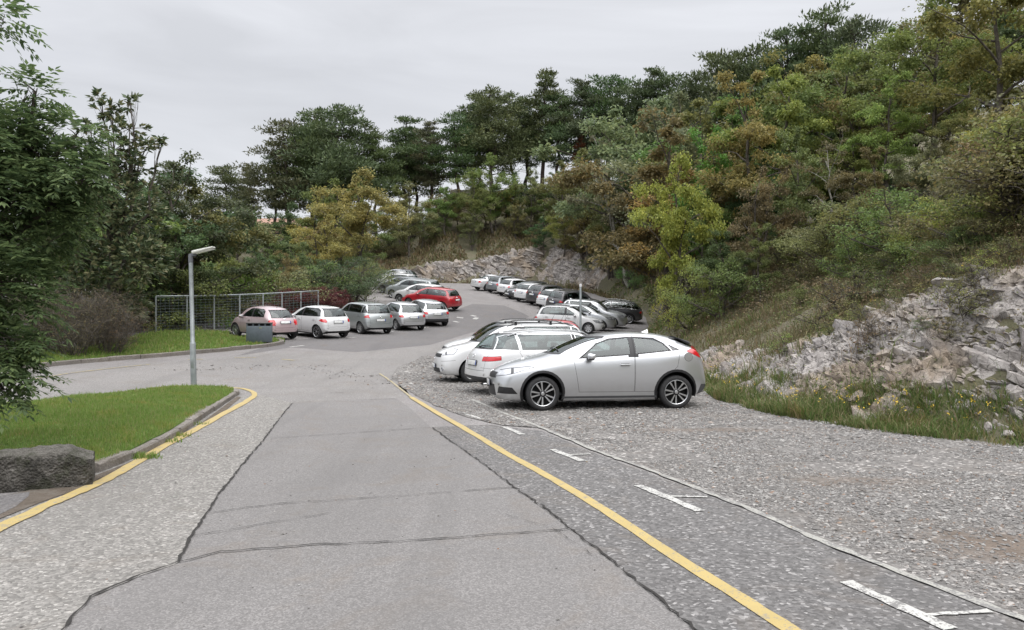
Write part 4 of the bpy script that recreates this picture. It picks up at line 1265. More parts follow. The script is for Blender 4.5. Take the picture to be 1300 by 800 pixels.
def lawn_mound(name, W, h_edge, h_mid, mat, cell=.35, ramp=1.2):
    """raised turf over a world outline; profile rises from the edge"""
    W = densify(W + [W[0]], .5)[:-1]
    bm = bmesh.new()
    f = bm.faces.new([bm.verts.new((x, y, 0)) for x, y in W])
    xs = [p_[0] for p_ in W]; ys = [p_[1] for p_ in W]
    bmesh.ops.triangulate(bm, faces=[f])
    k = min(xs)
    while k < max(xs):
        bmesh.ops.bisect_plane(bm, geom=bm.verts[:] + bm.edges[:] + bm.faces[:], dist=1e-6, plane_co=(k, 0, 0), plane_no=(1, 0, 0)); k += cell * 1.5
    k = min(ys)
    while k < max(ys):
        bmesh.ops.bisect_plane(bm, geom=bm.verts[:] + bm.edges[:] + bm.faces[:], dist=1e-6, plane_co=(0, k, 0), plane_no=(0, 1, 0)); k += cell * 1.5
    A = np.array(W + [W[0]])
    X = np.array([v.co.x for v in bm.verts]); Y = np.array([v.co.y for v in bm.verts])
    d, s, p_ = seg_dist(X, Y, A)
    z = G(T(X, Y)) + h_edge + (h_mid - h_edge) * smooth01(d / ramp) + (vnoise(X, Y, 1.3, 3) - .5) * .05
    for v, q in zip(bm.verts, z): v.co.z = q
    bm.normal_update()
    for f in bm.faces:
        if f.normal.z < 0: f.normal_flip()
    # skirt
    be = [e for e in bm.edges if e.is_boundary]
    r = bmesh.ops.extrude_edge_only(bm, edges=be)
    for v in [g for g in r['geom'] if isinstance(g, bmesh.types.BMVert)]: v.co.z -= h_edge + .06
    o = obj(name, bm_mesh(name, bm, True, 40), None, mat); tag(o, kind='structure')
    def zf(x, y):
        d, s, p_ = seg_dist(x, y, A); return G(T(x, y)) + h_edge + (h_mid - h_edge) * smooth01(d / ramp) + (vnoise(x, y, 1.3, 3) - .5) * .05
    return W, zf

def blades(x, y, z, h, wdt, lean=.35, two=True):
    """curved grass blades: one quad + one tip triangle merged as a 2-quad strip (tip collapsed)"""
    n = len(x); a = nr.uniform(0, 6.28, n); la = nr.uniform(0, 6.28, n); l = nr.uniform(.1, 1, n) * lean * h
    dx, dy = np.cos(a) * wdt / 2, np.sin(a) * wdt / 2; lx, ly = np.cos(la) * l, np.sin(la) * l
    b0 = np.stack([x - dx, y - dy, z], -1); b1 = np.stack([x + dx, y + dy, z], -1)
    m0 = np.stack([x - dx * .7 + lx * .35, y - dy * .7 + ly * .35, z + h * .6], -1); m1 = np.stack([x + dx * .7 + lx * .35, y + dy * .7 + ly * .35, z + h * .6], -1)
    tp = np.stack([x + lx, y + ly, z + h * (1 - .25 * l / np.maximum(h, 1e-4))], -1)
    V = np.stack([b0, b1, m1, m0, tp], 1).reshape(-1, 3)
    k = np.arange(n)[:, None] * 5
    F = np.concatenate([k + np.array([[0, 1, 2]]), k + np.array([[0, 2, 3]]), k + np.array([[3, 2, 4]])], 0)
    return V, F

def leafy(name, cols, transl=.25, objcol=False, rough=.6, clumpvar=.5):
    t = NT(name)
    rp = t.n('ShaderNodeNewGeometry').outputs['Random Per Island']
    c = t.ramp(rp, [(i / (len(cols) - 1), c_) for i, c_ in enumerate(cols)])
    if not objcol and 'ash' not in name and 'magnolia' not in name:
        pz = t.noise(t.pos(), 1.6, 5, .65)
        c = t.mix(t.ramp(pz, [(.50, 0.0), (.68, .6)]), c, t.mix(1.0, c, (1.45, 1.0, .9), 'MULTIPLY'))
    if objcol:
        oi = t.n('ShaderNodeObjectInfo')
        c = t.mix(1.0, c, oi.outputs['Color'], 'MULTIPLY')
        # clump-sized hue drift towards the autumn tint of this species
        tcn = t.objc(); nn_ = t.noise(tcn, .55, 4, .6)
        c = t.mix(t.ramp(nn_, [(.48, 0.0), (.68, .45)]), c, t.mix(1.0, c, (1.35, 1.12, .72), 'MULTIPLY'))
    b = t.n('ShaderNodeBsdfPrincipled'); t.l(c, b.inputs['Base Color']); b.inputs['Roughness'].default_value = rough
    b.inputs['Specular IOR Level'].default_value = .3
    tr = t.n('ShaderNodeBsdfTranslucent'); t.l(c, tr.inputs[0])
    m = t.n('ShaderNodeMixShader'); m.inputs[0].default_value = transl
    t.l(b.outputs[0], m.inputs[1]); t.l(tr.outputs[0], m.inputs[2]); t.l(m.outputs[0], t.out.inputs['Surface'])
    return t.m
m_blade = leafy('grass_blade', [(.115, .19, .04), (.155, .245, .05), (.18, .28, .06), (.23, .29, .09), (.28, .26, .12)], .35)
m_weed = leafy('weed_blade', [(.06, .11, .025), (.09, .15, .035), (.13, .17, .05), (.20, .19, .085), (.22, .18, .11)], .3)
m_dry = leafy('dry_grass', [(.08, .09, .036), (.12, .12, .05), (.18, .155, .08), (.15, .11, .075), (.25, .21, .12)], .25)

isl = [ground(*q) for q in [(296, 503), (250, 533), (215, 556), (160, 584), (118, 601), (60, 588), (0, 584), (-120, 580), (-260, 575), (-260, 560), (-100, 533), (0, 521.5), (60, 513), (150, 504), (200, 499.5), (250, 496.5), (285, 496.5), (297, 499)]]
W_, zf = lawn_mound('lawn', isl, .10, .20, m_lawnbase)
def fill_grass(name, label, W, zf, n, h, wd, mat, dens=None, ymax=None, lean=.5):
    A = np.array(W); x0, y0 = A.min(0); x1, y1 = A.max(0)
    x = nr.uniform(x0, x1, n * 5); y = nr.uniform(y0, y1, n * 5)
    m = pt_in(W, x, y) & (nr.uniform(0, 1, n * 5) < np.clip((14.0 / np.maximum(y, 4)) ** 1.1, 0, 1)) & (np.abs(x) < y * .72 + 1)
    if dens is not None: m &= dens(x, y)
    x, y = x[m][:n], y[m][:n]
    hh = h * nr.gamma(6, 1 / 6, len(x)) * (.7 + .7 * vnoise(x, y, .6, 6))
    V, F = blades(x, y, zf(x, y) - .01, hh, wd * np.maximum(1, y / 12), lean)
    o = obj(name, mesh_np(name, V, F), None, mat); tag(o, label, 'grass', kind='stuff'); return o
fill_grass('lawn_grass', 'short bright green grass on the kerbed traffic island', W_, zf, 80000, .048, .009, m_blade)
# far verge
vrg = [ground(*q) for q in [(25, 469), (100, 461), (200, 453), (300, 444), (355, 437.5), (362, 434.5), (345, 432), (318, 434.5), (296, 429), (288, 425)]] + [(-13.5, 37.6), (-16.9, 36.2), (-16.0, 30.5), (-16.2, 26), (-19.5, 22.5), (-24, 18.5), (-21, 17)] + [ground(-60, 477)]
W2, zf2 = lawn_mound('verge', vrg, .10, .22, m_lawnbase, .5, 1.5)
fill_grass('verge_grass', 'green grass on the bank beyond the side road', W2, zf2, 42000, .09, .012, m_blade)
def zh(x, y): return Hh(x, y)

# kerb stones
m_kerb = stone_mix('kerb_stone', (.22, .20, .18), 60, .8, .6, .7, (.10, .085, .06), .8, .006)
def kerb(name, line, w, h, stone, label=None, dz=0.0, seed=1):
    W = [ground(*q) for q in line]; W = densify(smooth_line(W, 8), .1); r = random.Random(seed)
    L_ = [0]
    for a, b in zip(W[:-1], W[1:]): L_.append(L_[-1] + math.dist(a, b))
    bm = bmesh.new(); s0 = 0; 
    while s0 < L_[-1] - .2:
        s1 = min(s0 + stone * r.uniform(.9, 1.1), L_[-1]); n = 3; ring = []
        hh = h + r.uniform(-.012, .012); off = r.uniform(-.012, .012)
        for k in range(n + 1):
            s = s0 + .008 + (s1 - s0 - .016) * k / n
            i = min(len(W) - 2, int(np.searchsorted(L_, s)) - 1 if s > 0 else 0); i = max(i, 0)
            t_ = (s - L_[i]) / max(L_[i + 1] - L_[i], 1e-6)
            p_ = Vector(W[i]).lerp(Vector(W[i + 1]), t_); d = (Vector(W[i + 1]) - Vector(W[i])).normalized(); nn_ = Vector((-d.y, d.x))
            z = float(G(T(p_.x, p_.y)))
            row = []
            for (a, b) in ((0, -.05), (0, hh - .02), (.02, hh), (w, hh), (w, -.05)):
                q = p_ + nn_ * (a - w * .5 + off); j = r.uniform(-.006, .006)
                row.append(bm.verts.new((q.x + j, q.y + j, z + b + (j if b > 0 else 0))))
            ring.append(row)
        for a, b in zip(ring[:-1], ring[1:]):
            for k in range(4): bm.faces.new((a[k], b[k], b[k + 1], a[k + 1]))
        bm.faces.new(ring[0]); bm.faces.new(ring[-1][::-1]); s0 = s1
    bmesh.ops.recalc_face_normals(bm, faces=bm.faces)
    o = obj(name, bm_mesh(name, bm), None, m_kerb); return tag(o, kind='structure')
kerb('kerb', [(118, 601), (160, 584), (215, 557), (250, 534), (278, 515), (296, 503.5), (299, 500), (290, 497.5)], .15, .105, .95)
kerb('kerb', [(-60, 478), (25, 469.5), (100, 461.5), (200, 453.5), (300, 444.5), (345, 439.5), (358, 436.5), (352, 433.5), (335, 431)], .18, .14, 1.0, seed=5)
kerb('kerb', [(300, 427.5), (292, 423.5), (275, 422), (258, 420.5)], .15, .14, 1.5, seed=7)
# tufts on the kerb line
TV, TF, TN = [], [], 0
for k, (q, n_) in enumerate([((181, 582), 260), ((213, 562), 90), ((226, 555), 110), ((250, 540), 60)]):
    x, y = ground(*q); xs = nr.normal(x, .10, n_); ys = nr.normal(y, .06, n_)
    V, F = blades(xs, ys, G(T(xs, ys)), nr.uniform(.03, .11, n_), np.full(n_, .012), .8)
    TV.append(V); TF.append(F + TN); TN += len(V)
o = obj('kerb_weeds', mesh_np('kerb_weeds', np.concatenate(TV), np.concatenate(TF)), None, m_blade); tag(o, 'green weeds growing out of the gutter along the island kerb', 'weeds', kind='stuff')
# dirt gutter between the kerb and the yellow line
m_dirt = soil('gutter_dirt', [(.085, .07, .055), (.12, .10, .082), (.15, .135, .115)], 4)
sheet('gutter', [(118, 606), (160, 590), (215, 563), (255, 538), (285, 516), (301, 504), (306, 505), (285, 523), (250, 543), (200, 570), (150, 598), (100, 622), (50, 640), (0, 660), (-100, 700), (-100, 655), (0, 632)], .013, m_dirt)
sheet('concrete_apron', [(-100, 640), (-10, 633), (38, 626), (36, 632), (20, 645), (0, 655), (-100, 690)], .0155, m_dark)

# mossy stone block at the near end of the island
t = NT('mossy_concrete'); p = t.pos()
n1 = t.noise(p, 9.0, 10, .75, .8)
c = t.ramp(n1, [(.32, (.03, .028, .024)), (.46, (.07, .065, .055)), (.58, (.15, .14, .125)), (.74, (.30, .28, .255))])
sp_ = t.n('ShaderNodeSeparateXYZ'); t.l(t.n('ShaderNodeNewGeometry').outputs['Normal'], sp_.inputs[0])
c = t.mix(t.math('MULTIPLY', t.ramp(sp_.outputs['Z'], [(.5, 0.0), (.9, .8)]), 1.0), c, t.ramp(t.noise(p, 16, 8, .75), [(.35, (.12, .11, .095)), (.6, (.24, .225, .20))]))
c = t.mix(t.ramp(t.noise(p, 5, 7, .7), [(.5, 0.0), (.60, .6)]), c, (.035, .042, .016))
t.pbr(c, .95, normal=t.bump(t.math('ADD', t.noise(p, 26, 10, .8), t.voro(p, 40)), 1.0, .05)); m_moss = t.m
x1, y1 = ground(110, 618); x0, y0 = ground(-170, 640)
bm = bmesh.new()
dv = Vector((x0 - x1, y0 - y1)); ln = dv.length; dv.normalize(); nv = Vector((-dv.y, dv.x)); nv = nv if nv.y > 0 else -nv
nu, nv_, nw = 150, 10, 9
bmesh.ops.create_grid(bm, x_segments=2, y_segments=2, size=1) if False else None
gr_ = {}
prof0 = [(0, -.03), (0, .10), (.005, .2), (.01, .30), (.03, .36), (.10, .385), (.25, .40), (.40, .40), (.48, .36), (.5, .2), (.5, -.03)]
prof = []
for (a_, b_), (c_, d_) in zip(prof0[:-1], prof0[1:]):
    n_ = max(1, int(math.hypot(c_ - a_, d_ - b_) / .03))
    prof += [(a_ + (c_ - a_) * q / n_, b_ + (d_ - b_) * q / n_) for q in range(n_)]
prof.append(prof0[-1])
rows_ = []
for i in range(nu + 1):
    u = ln * i / nu; cap = min(1, .80 + u * 1.1)
    row = []
    for j, (a, b) in enumerate(prof):
        P0 = Vector((x1, y1)) + dv * (u - (.05 if i == 0 else 0)) + nv * (a if i else .03 + a * .85)
        z = b * (cap if b > 0 else 1)
        nn_ = noise.noise_vector(Vector((P0.x * 3, P0.y * 3, z * 5))) * .022 + noise.noise_vector(Vector((P0.x * 11, P0.y * 11, z * 13))) * .014 + noise.noise_vector(Vector((P0.x * 30, P0.y * 30, z * 30))) * .007
        row.append(bm.verts.new((P0.x + nn_.x, P0.y + nn_.y, z + nn_.z * (1 if b > 0 else 0))))
    rows_.append(row)
for a, b in zip(rows_[:-1], rows_[1:]):
    for k in range(len(prof) - 1): bm.faces.new((a[k], b[k], b[k + 1], a[k + 1]))
bm.faces.new(rows_[0]); bmesh.ops.recalc_face_normals(bm, faces=bm.faces)
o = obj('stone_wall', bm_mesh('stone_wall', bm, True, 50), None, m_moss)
tag(o, 'low mossy weathered concrete wall end beside the lawn at the left', 'low wall')

# ------------------------------------------------------------------ rock faces
def block_disp(P, cell, amp, tilt, seed, squash=(1, 1, 1)):
    """angular fractured blocks: each random cell is a tilted facet; returns (height, edge factor, cell random)"""
    Q = P / cell * np.array(squash)
    base = np.floor(Q); d1 = np.full(len(P), 9e9); d2 = np.full(len(P), 9e9); best = np.zeros((len(P), 3)); bc = np.zeros((len(P), 3))
    def h3(c, k):
        v = np.sin(c[:, 0] * 127.1 + c[:, 1] * 311.7 + c[:, 2] * 74.7 + k * 53.3 + seed * 19.19) * 43758.5453
        return v - np.floor(v)
    for i in (-1, 0, 1):
        for j in (-1, 0, 1):
            for k in (-1, 0, 1):
                c = base + np.array([i, j, k])
                ctr = c + np.stack([h3(c, 1), h3(c, 2), h3(c, 3)], -1)
                d = np.linalg.norm(Q - ctr, axis=1)
                m = d < d1
                d2 = np.where(m, d1, np.minimum(d2, d)); best[m] = c[m]; bc[m] = ctr[m]; d1 = np.where(m, d, d1)
    r = h3(best, 4); tl = np.stack([h3(best, 5), h3(best, 6), h3(best, 7)], -1) - .5
    hgt = amp * (r - .5) * 2 + tilt * np.einsum('ij,ij->i', Q - bc, tl) * cell
    return hgt, np.clip((d2 - d1) / .09, 0, 1), r

t = NT('limestone'); p = t.pos(); geo = t.n('ShaderNodeNewGeometry')
n1 = t.noise(p, .55, 5, .6, .4); n2 = t.noise(p, 4.5, 8, .7, .6); n3 = t.noise(p, 16, 6, .7)
c = t.ramp(n2, [(.28, (.14, .128, .12)), (.42, (.28, .262, .25)), (.58, (.41, .388, .37)), (.76, (.54, .515, .49))])
c = t.mix(t.ramp(n1, [(.46, 0.0), (.60, .8)]), c, t.ramp(n3, [(.3, (.19, .145, .10)), (.7, (.36, .30, .235))]))
c = t.mix(t.ramp(t.noise(p, 2.2, 6, .7), [(.57, 0.0), (.68, .7)]), c, (.085, .082, .06))
ati = t.n('ShaderNodeAttribute', attribute_name='crack')
c = t.mix(t.ramp(ati.outputs['Fac'], [(0.0, 1.0), (.75, 0.0)]), c, (.055, .045, .034))
atc = t.n('ShaderNodeAttribute', attribute_name='cellrand')
c = t.mix(1.0, c, t.ramp(atc.outputs['Fac'], [(0, (.78, .77, .78)), (.5, (.95, .94, .93)), (1, (1.12, 1.10, 1.08))]), 'MULTIPLY')
wv = t.n('ShaderNodeVectorMath', operation='ADD'); t.l(p, wv.inputs[0])
wn = t.n('ShaderNodeTexNoise'); wn.inputs['Scale'].default_value = 3.0; t.l(p, wn.inputs['Vector']); ws = t.n('ShaderNodeVectorMath', operation='SCALE'); t.l(wn.outputs['Color'], ws.inputs[0]); ws.inputs['Scale'].default_value = .35; t.l(ws.outputs[0], wv.inputs[1])
ve = t.n('ShaderNodeTexVoronoi', feature='DISTANCE_TO_EDGE'); ve.inputs['Scale'].default_value = 5.5; t.l(wv.outputs[0], ve.inputs['Vector'])
c = t.mix(t.ramp(ve.outputs['Distance'], [(0.0, .8), (.035, 0.0)]), c, (.05, .044, .038))
t.pbr(c, .92, normal=t.bump(t.math('ADD', n3, t.noise(p, 60, 4)), .8, .03), spec=.2); m_rock = t.m

def rock_band(name, p0, p1, step, dlen, dstep, cell, amp, seed, top, outw=.10, d0=.28):
    """rock skin over the cut face between polyline parameters; top(p)->metres of slope covered (fades in)"""
    # walk along the foot line
    ss = []
    for i in range(len(FOOT) - 1):
        L_ = np.linalg.norm(FOOT[i + 1] - FOOT[i]); n = max(2, int(L_ / step))
        for k in range(n):
            q = i + k / n
            if p0 <= q <= p1: ss.append((q, FOOT[i] + (FOOT[i + 1] - FOOT[i]) * k / n))
    qs = np.array([s[0] for s in ss]); B = np.array([s[1] for s in ss])
    # smoothed line and normals
    for _ in range(14): B[1:-1] = (B[:-2] + 2 * B[1:-1] + B[2:]) / 4
    tg = np.gradient(B, axis=0)
    for _ in range(int(2.0 / step)): tg[1:-1] = (tg[:-2] + 2 * tg[1:-1] + tg[2:]) / 4
    tg /= np.linalg.norm(tg, axis=1)[:, None]; nm = np.stack([tg[:, 1], -tg[:, 0]], -1)
    ds = np.arange(0, dlen + dstep, dstep) + d0
    X = B[:, 0, None] + nm[:, 0, None] * ds; Y = B[:, 1, None] + nm[:, 1, None] * ds
    Zb = Hh(X, Y)
    P = np.stack([X, Y, Zb], -1); sh = P.shape
    # normals of the base
    gu = np.gradient(P, axis=0); gv = np.gradient(P, axis=1); Nn = np.cross(gu, gv); Nn /= np.linalg.norm(Nn, axis=-1, keepdims=True) + 1e-9
    Nn *= np.where(Nn[..., 2:3] < 0, -1, 1)
    Pf = P.reshape(-1, 3).copy()
    # rotate for dipping strata
    Rm = np.array(Matrix.Rotation(R(28), 3, 'Y'))
    wob = np.stack([vnoise(Pf[:, 0] * 1.3, Pf[:, 2] * 1.3 + Pf[:, 1], .5, 21), vnoise(Pf[:, 1] * 1.3, Pf[:, 2] * 1.3, .5, 22), vnoise(Pf[:, 0] + Pf[:, 2], Pf[:, 1], .5, 23)], -1) - .5
    Pr = (Pf + wob * cell * .35) @ Rm.T
    h1, e1, r1 = block_disp(Pr, cell, amp, amp * 3.2 / cell, seed, (1, 1, 2.2))
    h2, e2, r2 = block_disp(Pr, cell * .36, amp * .50, amp * 3.4 / cell, seed + 5, (1, 1, 1.8))
    h3_, e3, r3 = block_disp(Pr, cell * .15, amp * .22, amp * 3.0 / cell, seed + 9, (1, 1, 1.4))
    big = (vnoise(Pf[:, 0] + Pf[:, 2], Pf[:, 1], cell * 3, 30) - .5) * amp * 2.2
    h = h1 + h2 + h3_ + big - (1 - e1) * amp * .8 - (1 - e2) * amp * .4
    tt = np.array([top(q) for q in qs])[:, None]
    v = (ds[None] - d0) / np.maximum(tt, .1)
    patch = vnoise(X, Y, cell * 2.6, 33) * .6 + vnoise(X, Y, cell * 1.0, 34) * .4
    fade = np.clip((1.25 - v - (.5 - patch) * 1.0 * (.35 + v)) / .30, 0, 1) * np.clip((v + .04) / .05, 0, 1)
    k = np.arange(len(qs)); fade *= np.clip(np.minimum(k, len(qs) - 1 - k) * step / 1.0, 0, 1)[:, None]
    off = (h.reshape(sh[:2]) + outw) * 1.0
    D = Nn * (off * fade - .30 * (1 - fade))[..., None]
    Pn = P + D
    n0, n1_ = sh[:2]; I = np.arange(n0 * n1_).reshape(n0, n1_)
    Fc = np.stack([I[:-1, :-1], I[1:, :-1], I[1:, 1:], I[:-1, 1:]], -1).reshape(-1, 4)
    fm = fade.reshape(-1); Fc = Fc[fm[Fc].max(1) > .02]
    me = mesh_np(name, Pn.reshape(-1, 3), Fc, True)
    me.set_sharp_from_angle(angle=R(14))
    a = me.attributes.new('crack', 'FLOAT', 'POINT'); a.data.foreach_set('value', (np.minimum(e1 * 1.0, .4 + e2)).astype(np.float32))
    a = me.attributes.new('cellrand', 'FLOAT', 'POINT'); a.data.foreach_set('value', (r1 * .5 + r2 * .5).astype(np.float32))
    o = obj(name, me, None, m_rock); return tag(o, kind='structure')

def hull_mesh(seed):
    """angular convex block: jittered box cut by random planes"""
    r = random.Random(seed); bm = bmesh.new()
    for k in range(11):
        v = Vector((r.uniform(-1, 1), r.uniform(-1, 1), r.uniform(-1, 1)))
        m = max(abs(c_) for c_ in v); v = v / m * r.uniform(.82, 1.0); bm.verts.new(v)
    res = bmesh.ops.convex_hull(bm, input=bm.verts[:])
    bmesh.ops.delete(bm, geom=[g_ for g_ in res['geom_interior'] if isinstance(g_, bmesh.types.BMVert)], context='VERTS')
    bmesh.ops.triangulate(bm, faces=bm.faces[:]); bm.verts.index_update()
    V = np.array([v.co[:] for v in bm.verts]); F = np.array([[v.index for v in f.verts] for f in bm.faces]); bm.free()
    return V, F
HULLS = [hull_mesh(100 + k) for k in range(26)]
def block_field(name, p0, p1, top, layers, seed, label_step=.5, d0=.35, dip=30, keep=.5):
    g = np.random.default_rng(seed); Vs, Fs, Cr = [], [], []; off = 0
    # strata frame: common dip with the long axis running up to the right
    base = Matrix.Rotation(R(-dip), 3, 'Y') @ Matrix.Rotation(R(12), 3, 'X')
    for size, n, sink in layers:
        q = g.uniform(p0, p1, n); i0 = np.minimum(q.astype(int), len(FOOT) - 2); fr = q - i0
        seglen = np.linalg.norm(FOOT[i0 + 1] - FOOT[i0], axis=1)
        ok = g.uniform(0, 1, n) < seglen / seglen.max()
        a = FOOT[i0] + (FOOT[i0 + 1] - FOOT[i0]) * fr[:, None]; d = FOOT[i0 + 1] - FOOT[i0]; d = d / np.linalg.norm(d, axis=1, keepdims=True)
        nn_ = np.stack([d[:, 1], -d[:, 0]], -1); tt = np.array([top(v_) for v_ in q]); v = g.uniform(0, 1.25, n)
        P = a + nn_ * (d0 + v * tt)[:, None]
        patch = vnoise(P[:, 0], P[:, 1], size * 2 + .9, 33) * .6 + vnoise(P[:, 0], P[:, 1], .6, 34) * .4
        ok &= (patch > keep - .22 + .42 * np.clip(v - .45, 0, 1)) & (v < .75 + .6 * patch)
        P = P[ok]; d = d[ok]; m = len(P)
        if not m: continue
        e_ = .15; x, y = P[:, 0], P[:, 1]; z = Hh(x, y)
        nz = np.stack([Hh(x - e_, y) - Hh(x + e_, y), Hh(x, y - e_) - Hh(x, y + e_), np.full(m, 2 * e_)], -1); nz /= np.linalg.norm(nz, axis=1, keepdims=True)
        s_ = size * np.clip(g.gamma(5, .2, m), .3, 1.35); hid = g.integers(0, 26, m); yaw = np.arctan2(d[:, 1], d[:, 0]) + g.normal(0, .22, m)
        def rotm(ax_, an):
            c_, q_ = np.cos(an), np.sin(an); M3 = np.zeros((len(an), 3, 3)); i_, j_ = [(1, 2), (2, 0), (0, 1)][ax_]; M3[:, ax_, ax_] = 1
            M3[:, i_, i_] = c_; M3[:, j_, j_] = c_; M3[:, i_, j_] = -q_; M3[:, j_, i_] = q_; return M3
        Mt = rotm(2, yaw) @ np.array(base)[None] @ rotm(0, g.normal(0, .16, m)) @ rotm(1, g.normal(0, .16, m))
        sc = s_[:, None] * np.stack([g.uniform(.9, 1.8, m), g.uniform(.7, 1.1, m), g.uniform(.35, .8, m)], -1)
        ctr = np.stack([x, y, z], -1) + nz * (s_ * sink)[:, None]; cr_ = g.uniform(0, 1, m)
        for h_ in range(26):
            q_ = np.nonzero(hid == h_)[0]
            if not len(q_): continue
            V, F = HULLS[h_]; nv = len(V)
            W = np.einsum('kij,knj->kni', Mt[q_], V[None] * sc[q_][:, None, :]) + ctr[q_][:, None, :]
            Vs.append(W.reshape(-1, 3)); Fs.append((F[None] + (np.arange(len(q_)) * nv)[:, None, None]).reshape(-1, 3) + off); off += nv * len(q_); Cr.append(np.repeat(cr_[q_], nv))
    me = mesh_np(name, np.concatenate(Vs), np.concatenate(Fs))
    a = me.attributes.new('crack', 'FLOAT', 'POINT'); a.data.foreach_set('value', np.ones(off, np.float32))
    a = me.attributes.new('cellrand', 'FLOAT', 'POINT'); a.data.foreach_set('value', np.concatenate(Cr).astype(np.float32))
    o = obj(name, me, None, m_rock); return tag(o, kind='structure')
ntop = pchip([1, 2, 3, 4, 5, 6, 7, 8], [3.9, 3.9, 3.8, 3.3, 2.6, 2.0, 1.3, .7])
rock_band('rock_face', 1.2, 7.7, .055, 4.8, .055, .55, .05, 3, lambda q: float(ntop(q)), .0)
btop = pchip([11, 12, 13, 13.6, 14, 15, 16, 17, 18], [.3, .4, .6, 1.2, 2.1, 2.1, 1.5, .7, .3])
rock_band('rock_wall', 13.2, 17.2, .2, 3.6, .2, 1.5, .10, 8, lambda q: float(btop(q)), .0, .5)

block_field('rock_face', 1.3, 7.6, lambda q: float(ntop(q)), [(.30, 1500, -.62), (.17, 6500, -.55), (.09, 15000, -.30), (.045, 20000, .0)], 31)
block_field('rock_wall', 13.5, 17.0, lambda q: float(btop(q)), [(.60, 800, -.55), (.30, 3200, -.4), (.15, 7000, -.1)], 32, d0=.5, dip=20, keep=.42)

# rocks poking out of the slope and lying at its foot
def rock_mesh(seed, sub=3):
    r = random.Random(seed); bm = bmesh.new(); bmesh.ops.create_icosphere(bm, subdivisions=sub, radius=1)
    pl = [(Vector((r.gauss(0, 1), r.gauss(0, 1), r.gauss(0, 1))).normalized(), r.uniform(.5, .8)) for _ in range(16)]
    for v in bm.verts:
        for n_, d_ in pl:
            q = v.co.dot(n_)
            if q > d_: v.co -= n_ * (q - d_)
        v.co += noise.noise_vector(v.co * 3 + Vector((seed, 0, 0))) * .05
        v.co.x *= 1.35; v.co.z *= .7
    me = bm_mesh('rock', bm, True, 22); me.materials.append(m_rock)
    for nm_, vv in (('crack', 1.0), ('cellrand', .65)):
        a = me.attributes.new(nm_, 'FLOAT', 'POINT'); a.data.foreach_set('value', np.full(len(me.vertices), vv, np.float32))
    return me
rks = [rock_mesh(k) for k in range(6)]
def hit_hill(px_, py_):
    """where the sight line of a photo pixel meets the terrain"""
    y = 4.0
    while y < 140:
        x = (px_ - CX) / FPX * y; z = CAM_H - (py_ - CY) / FPX * y
        if z <= Hs(x, y): return x, y
        y += .15 + y * .004
    return None
RL = [((598 + 325, 386), .30, 'pale flat boulder in the weeds above the tail of the nearest silver hatchback'), ((965, 372), .2, 'small pale stone showing in the brush right of the flat boulder'), ((1010, 335), .22, 'lone grey rock high in the brown brush below the trees'), ((1163, 353), .28, 'pale rock poking from the brush at the top of the right outcrop'), ((1235, 345), .33, 'pale rock at the top of the outcrop near the right edge'), ((1120, 375), .25, 'grey rock on the upper rim of the outcrop'),
      ((1092, 518), .20, 'tan block lying in the grass at the foot of the rock face'), ((1098, 539), .13, 'small grey stone lying where the gravel meets the roadside grass'), ((1280, 560), .12, 'small stone at the right end of the roadside grass'), ((1255, 292), .22, 'whitish rock high on the slope by the right edge'), ((1205, 368), .3, 'large pale boulder on the brow of the right outcrop'), ((905, 452), .25, 'grey rock just behind the silver hatchback tail'), ((940, 440), .22, 'grey rock on the slope right of the silver hatchback')]
for k, (q, s_, lb) in enumerate(RL):
    h_ = hit_hill(*q)
    if not h_: continue
    o = obj('rock', rks[k % 6]); o.location = (h_[0], h_[1], Hs(*h_) + s_ * .15); o.scale = (s_,) * 3; o.rotation_euler = (nr.uniform(-.3, .3), nr.uniform(-.3, .3), nr.uniform(0, 6))
    tag(o, lb, 'rock', 'rocks on the hillside')

# ------------------------------------------------------------------ lamp, post, bin, fence
m_galv = simple('galvanised_steel', (.30, .325, .33), .5, .6, nscale=5, noise_amt=.2)
m_lampw = simple('lamp_housing', (.62, .62, .58), .45)
x, y = ground(246, 496.0); z0 = float(G(T(x, y))) + .12
lamp = empty('street_lamp', (x, y, z0)); lamp.scale = (.92, .92, .93); tag(lamp, 'grey steel street lamp with angled flat head on the lawn tip', 'street lamp')
bm = bmesh.new(); add_lathe(bm, [(.075, -.15), (.075, 1.08), (.068, 1.11), (.055, 1.13), (.052, 3.22), (.0005, 3.23)], 20, axis='Z')
add_box(bm, (.0, -.073, .62), (.085, .012, .32), bevel=.004)
add_lathe(bm, [(.09, 1.02), (.09, 1.07)], 20, axis='Z') if False else None
pole = obj('pole', bm_mesh('pole', bm, True, 40), lamp, m_galv)
pole.rotation_euler = (0, R(-1.4), 0)
bm = bmesh.new(); add_lathe(bm, [(.058, 3.18), (.058, 3.36), (.05, 3.40), (.0005, 3.41)], 16, axis='Z'); add_box(bm, (.08, 0, 3.38), (.12, .07, .07), bevel=.015)
ad = obj('bracket', bm_mesh('bracket', bm, True, 40), lamp, simple('lamp_bracket', (.12, .125, .14), .5)); ad.location = (-.08, 0, .0)
bm = bmesh.new()
add_box(bm, (.33, 0, 0), (.58, .24, .07), bevel=.03)
for v in bm.verts:
    if v.co.x > .4: v.co.y *= .85; v.co.z *= .6
    if v.co.z > 0 and v.co.x < .3: v.co.z += .015
hd_ = obj('lamp_head', bm_mesh('lamp_head', bm, True, 40), lamp, m_lampw); hd_.location = (-.04, 0, 3.42); hd_.rotation_euler = (R(0), R(-14), R(-8))
bm = bmesh.new(); add_box(bm, (.36, 0, -.040), (.46, .18, .014), bevel=.004)
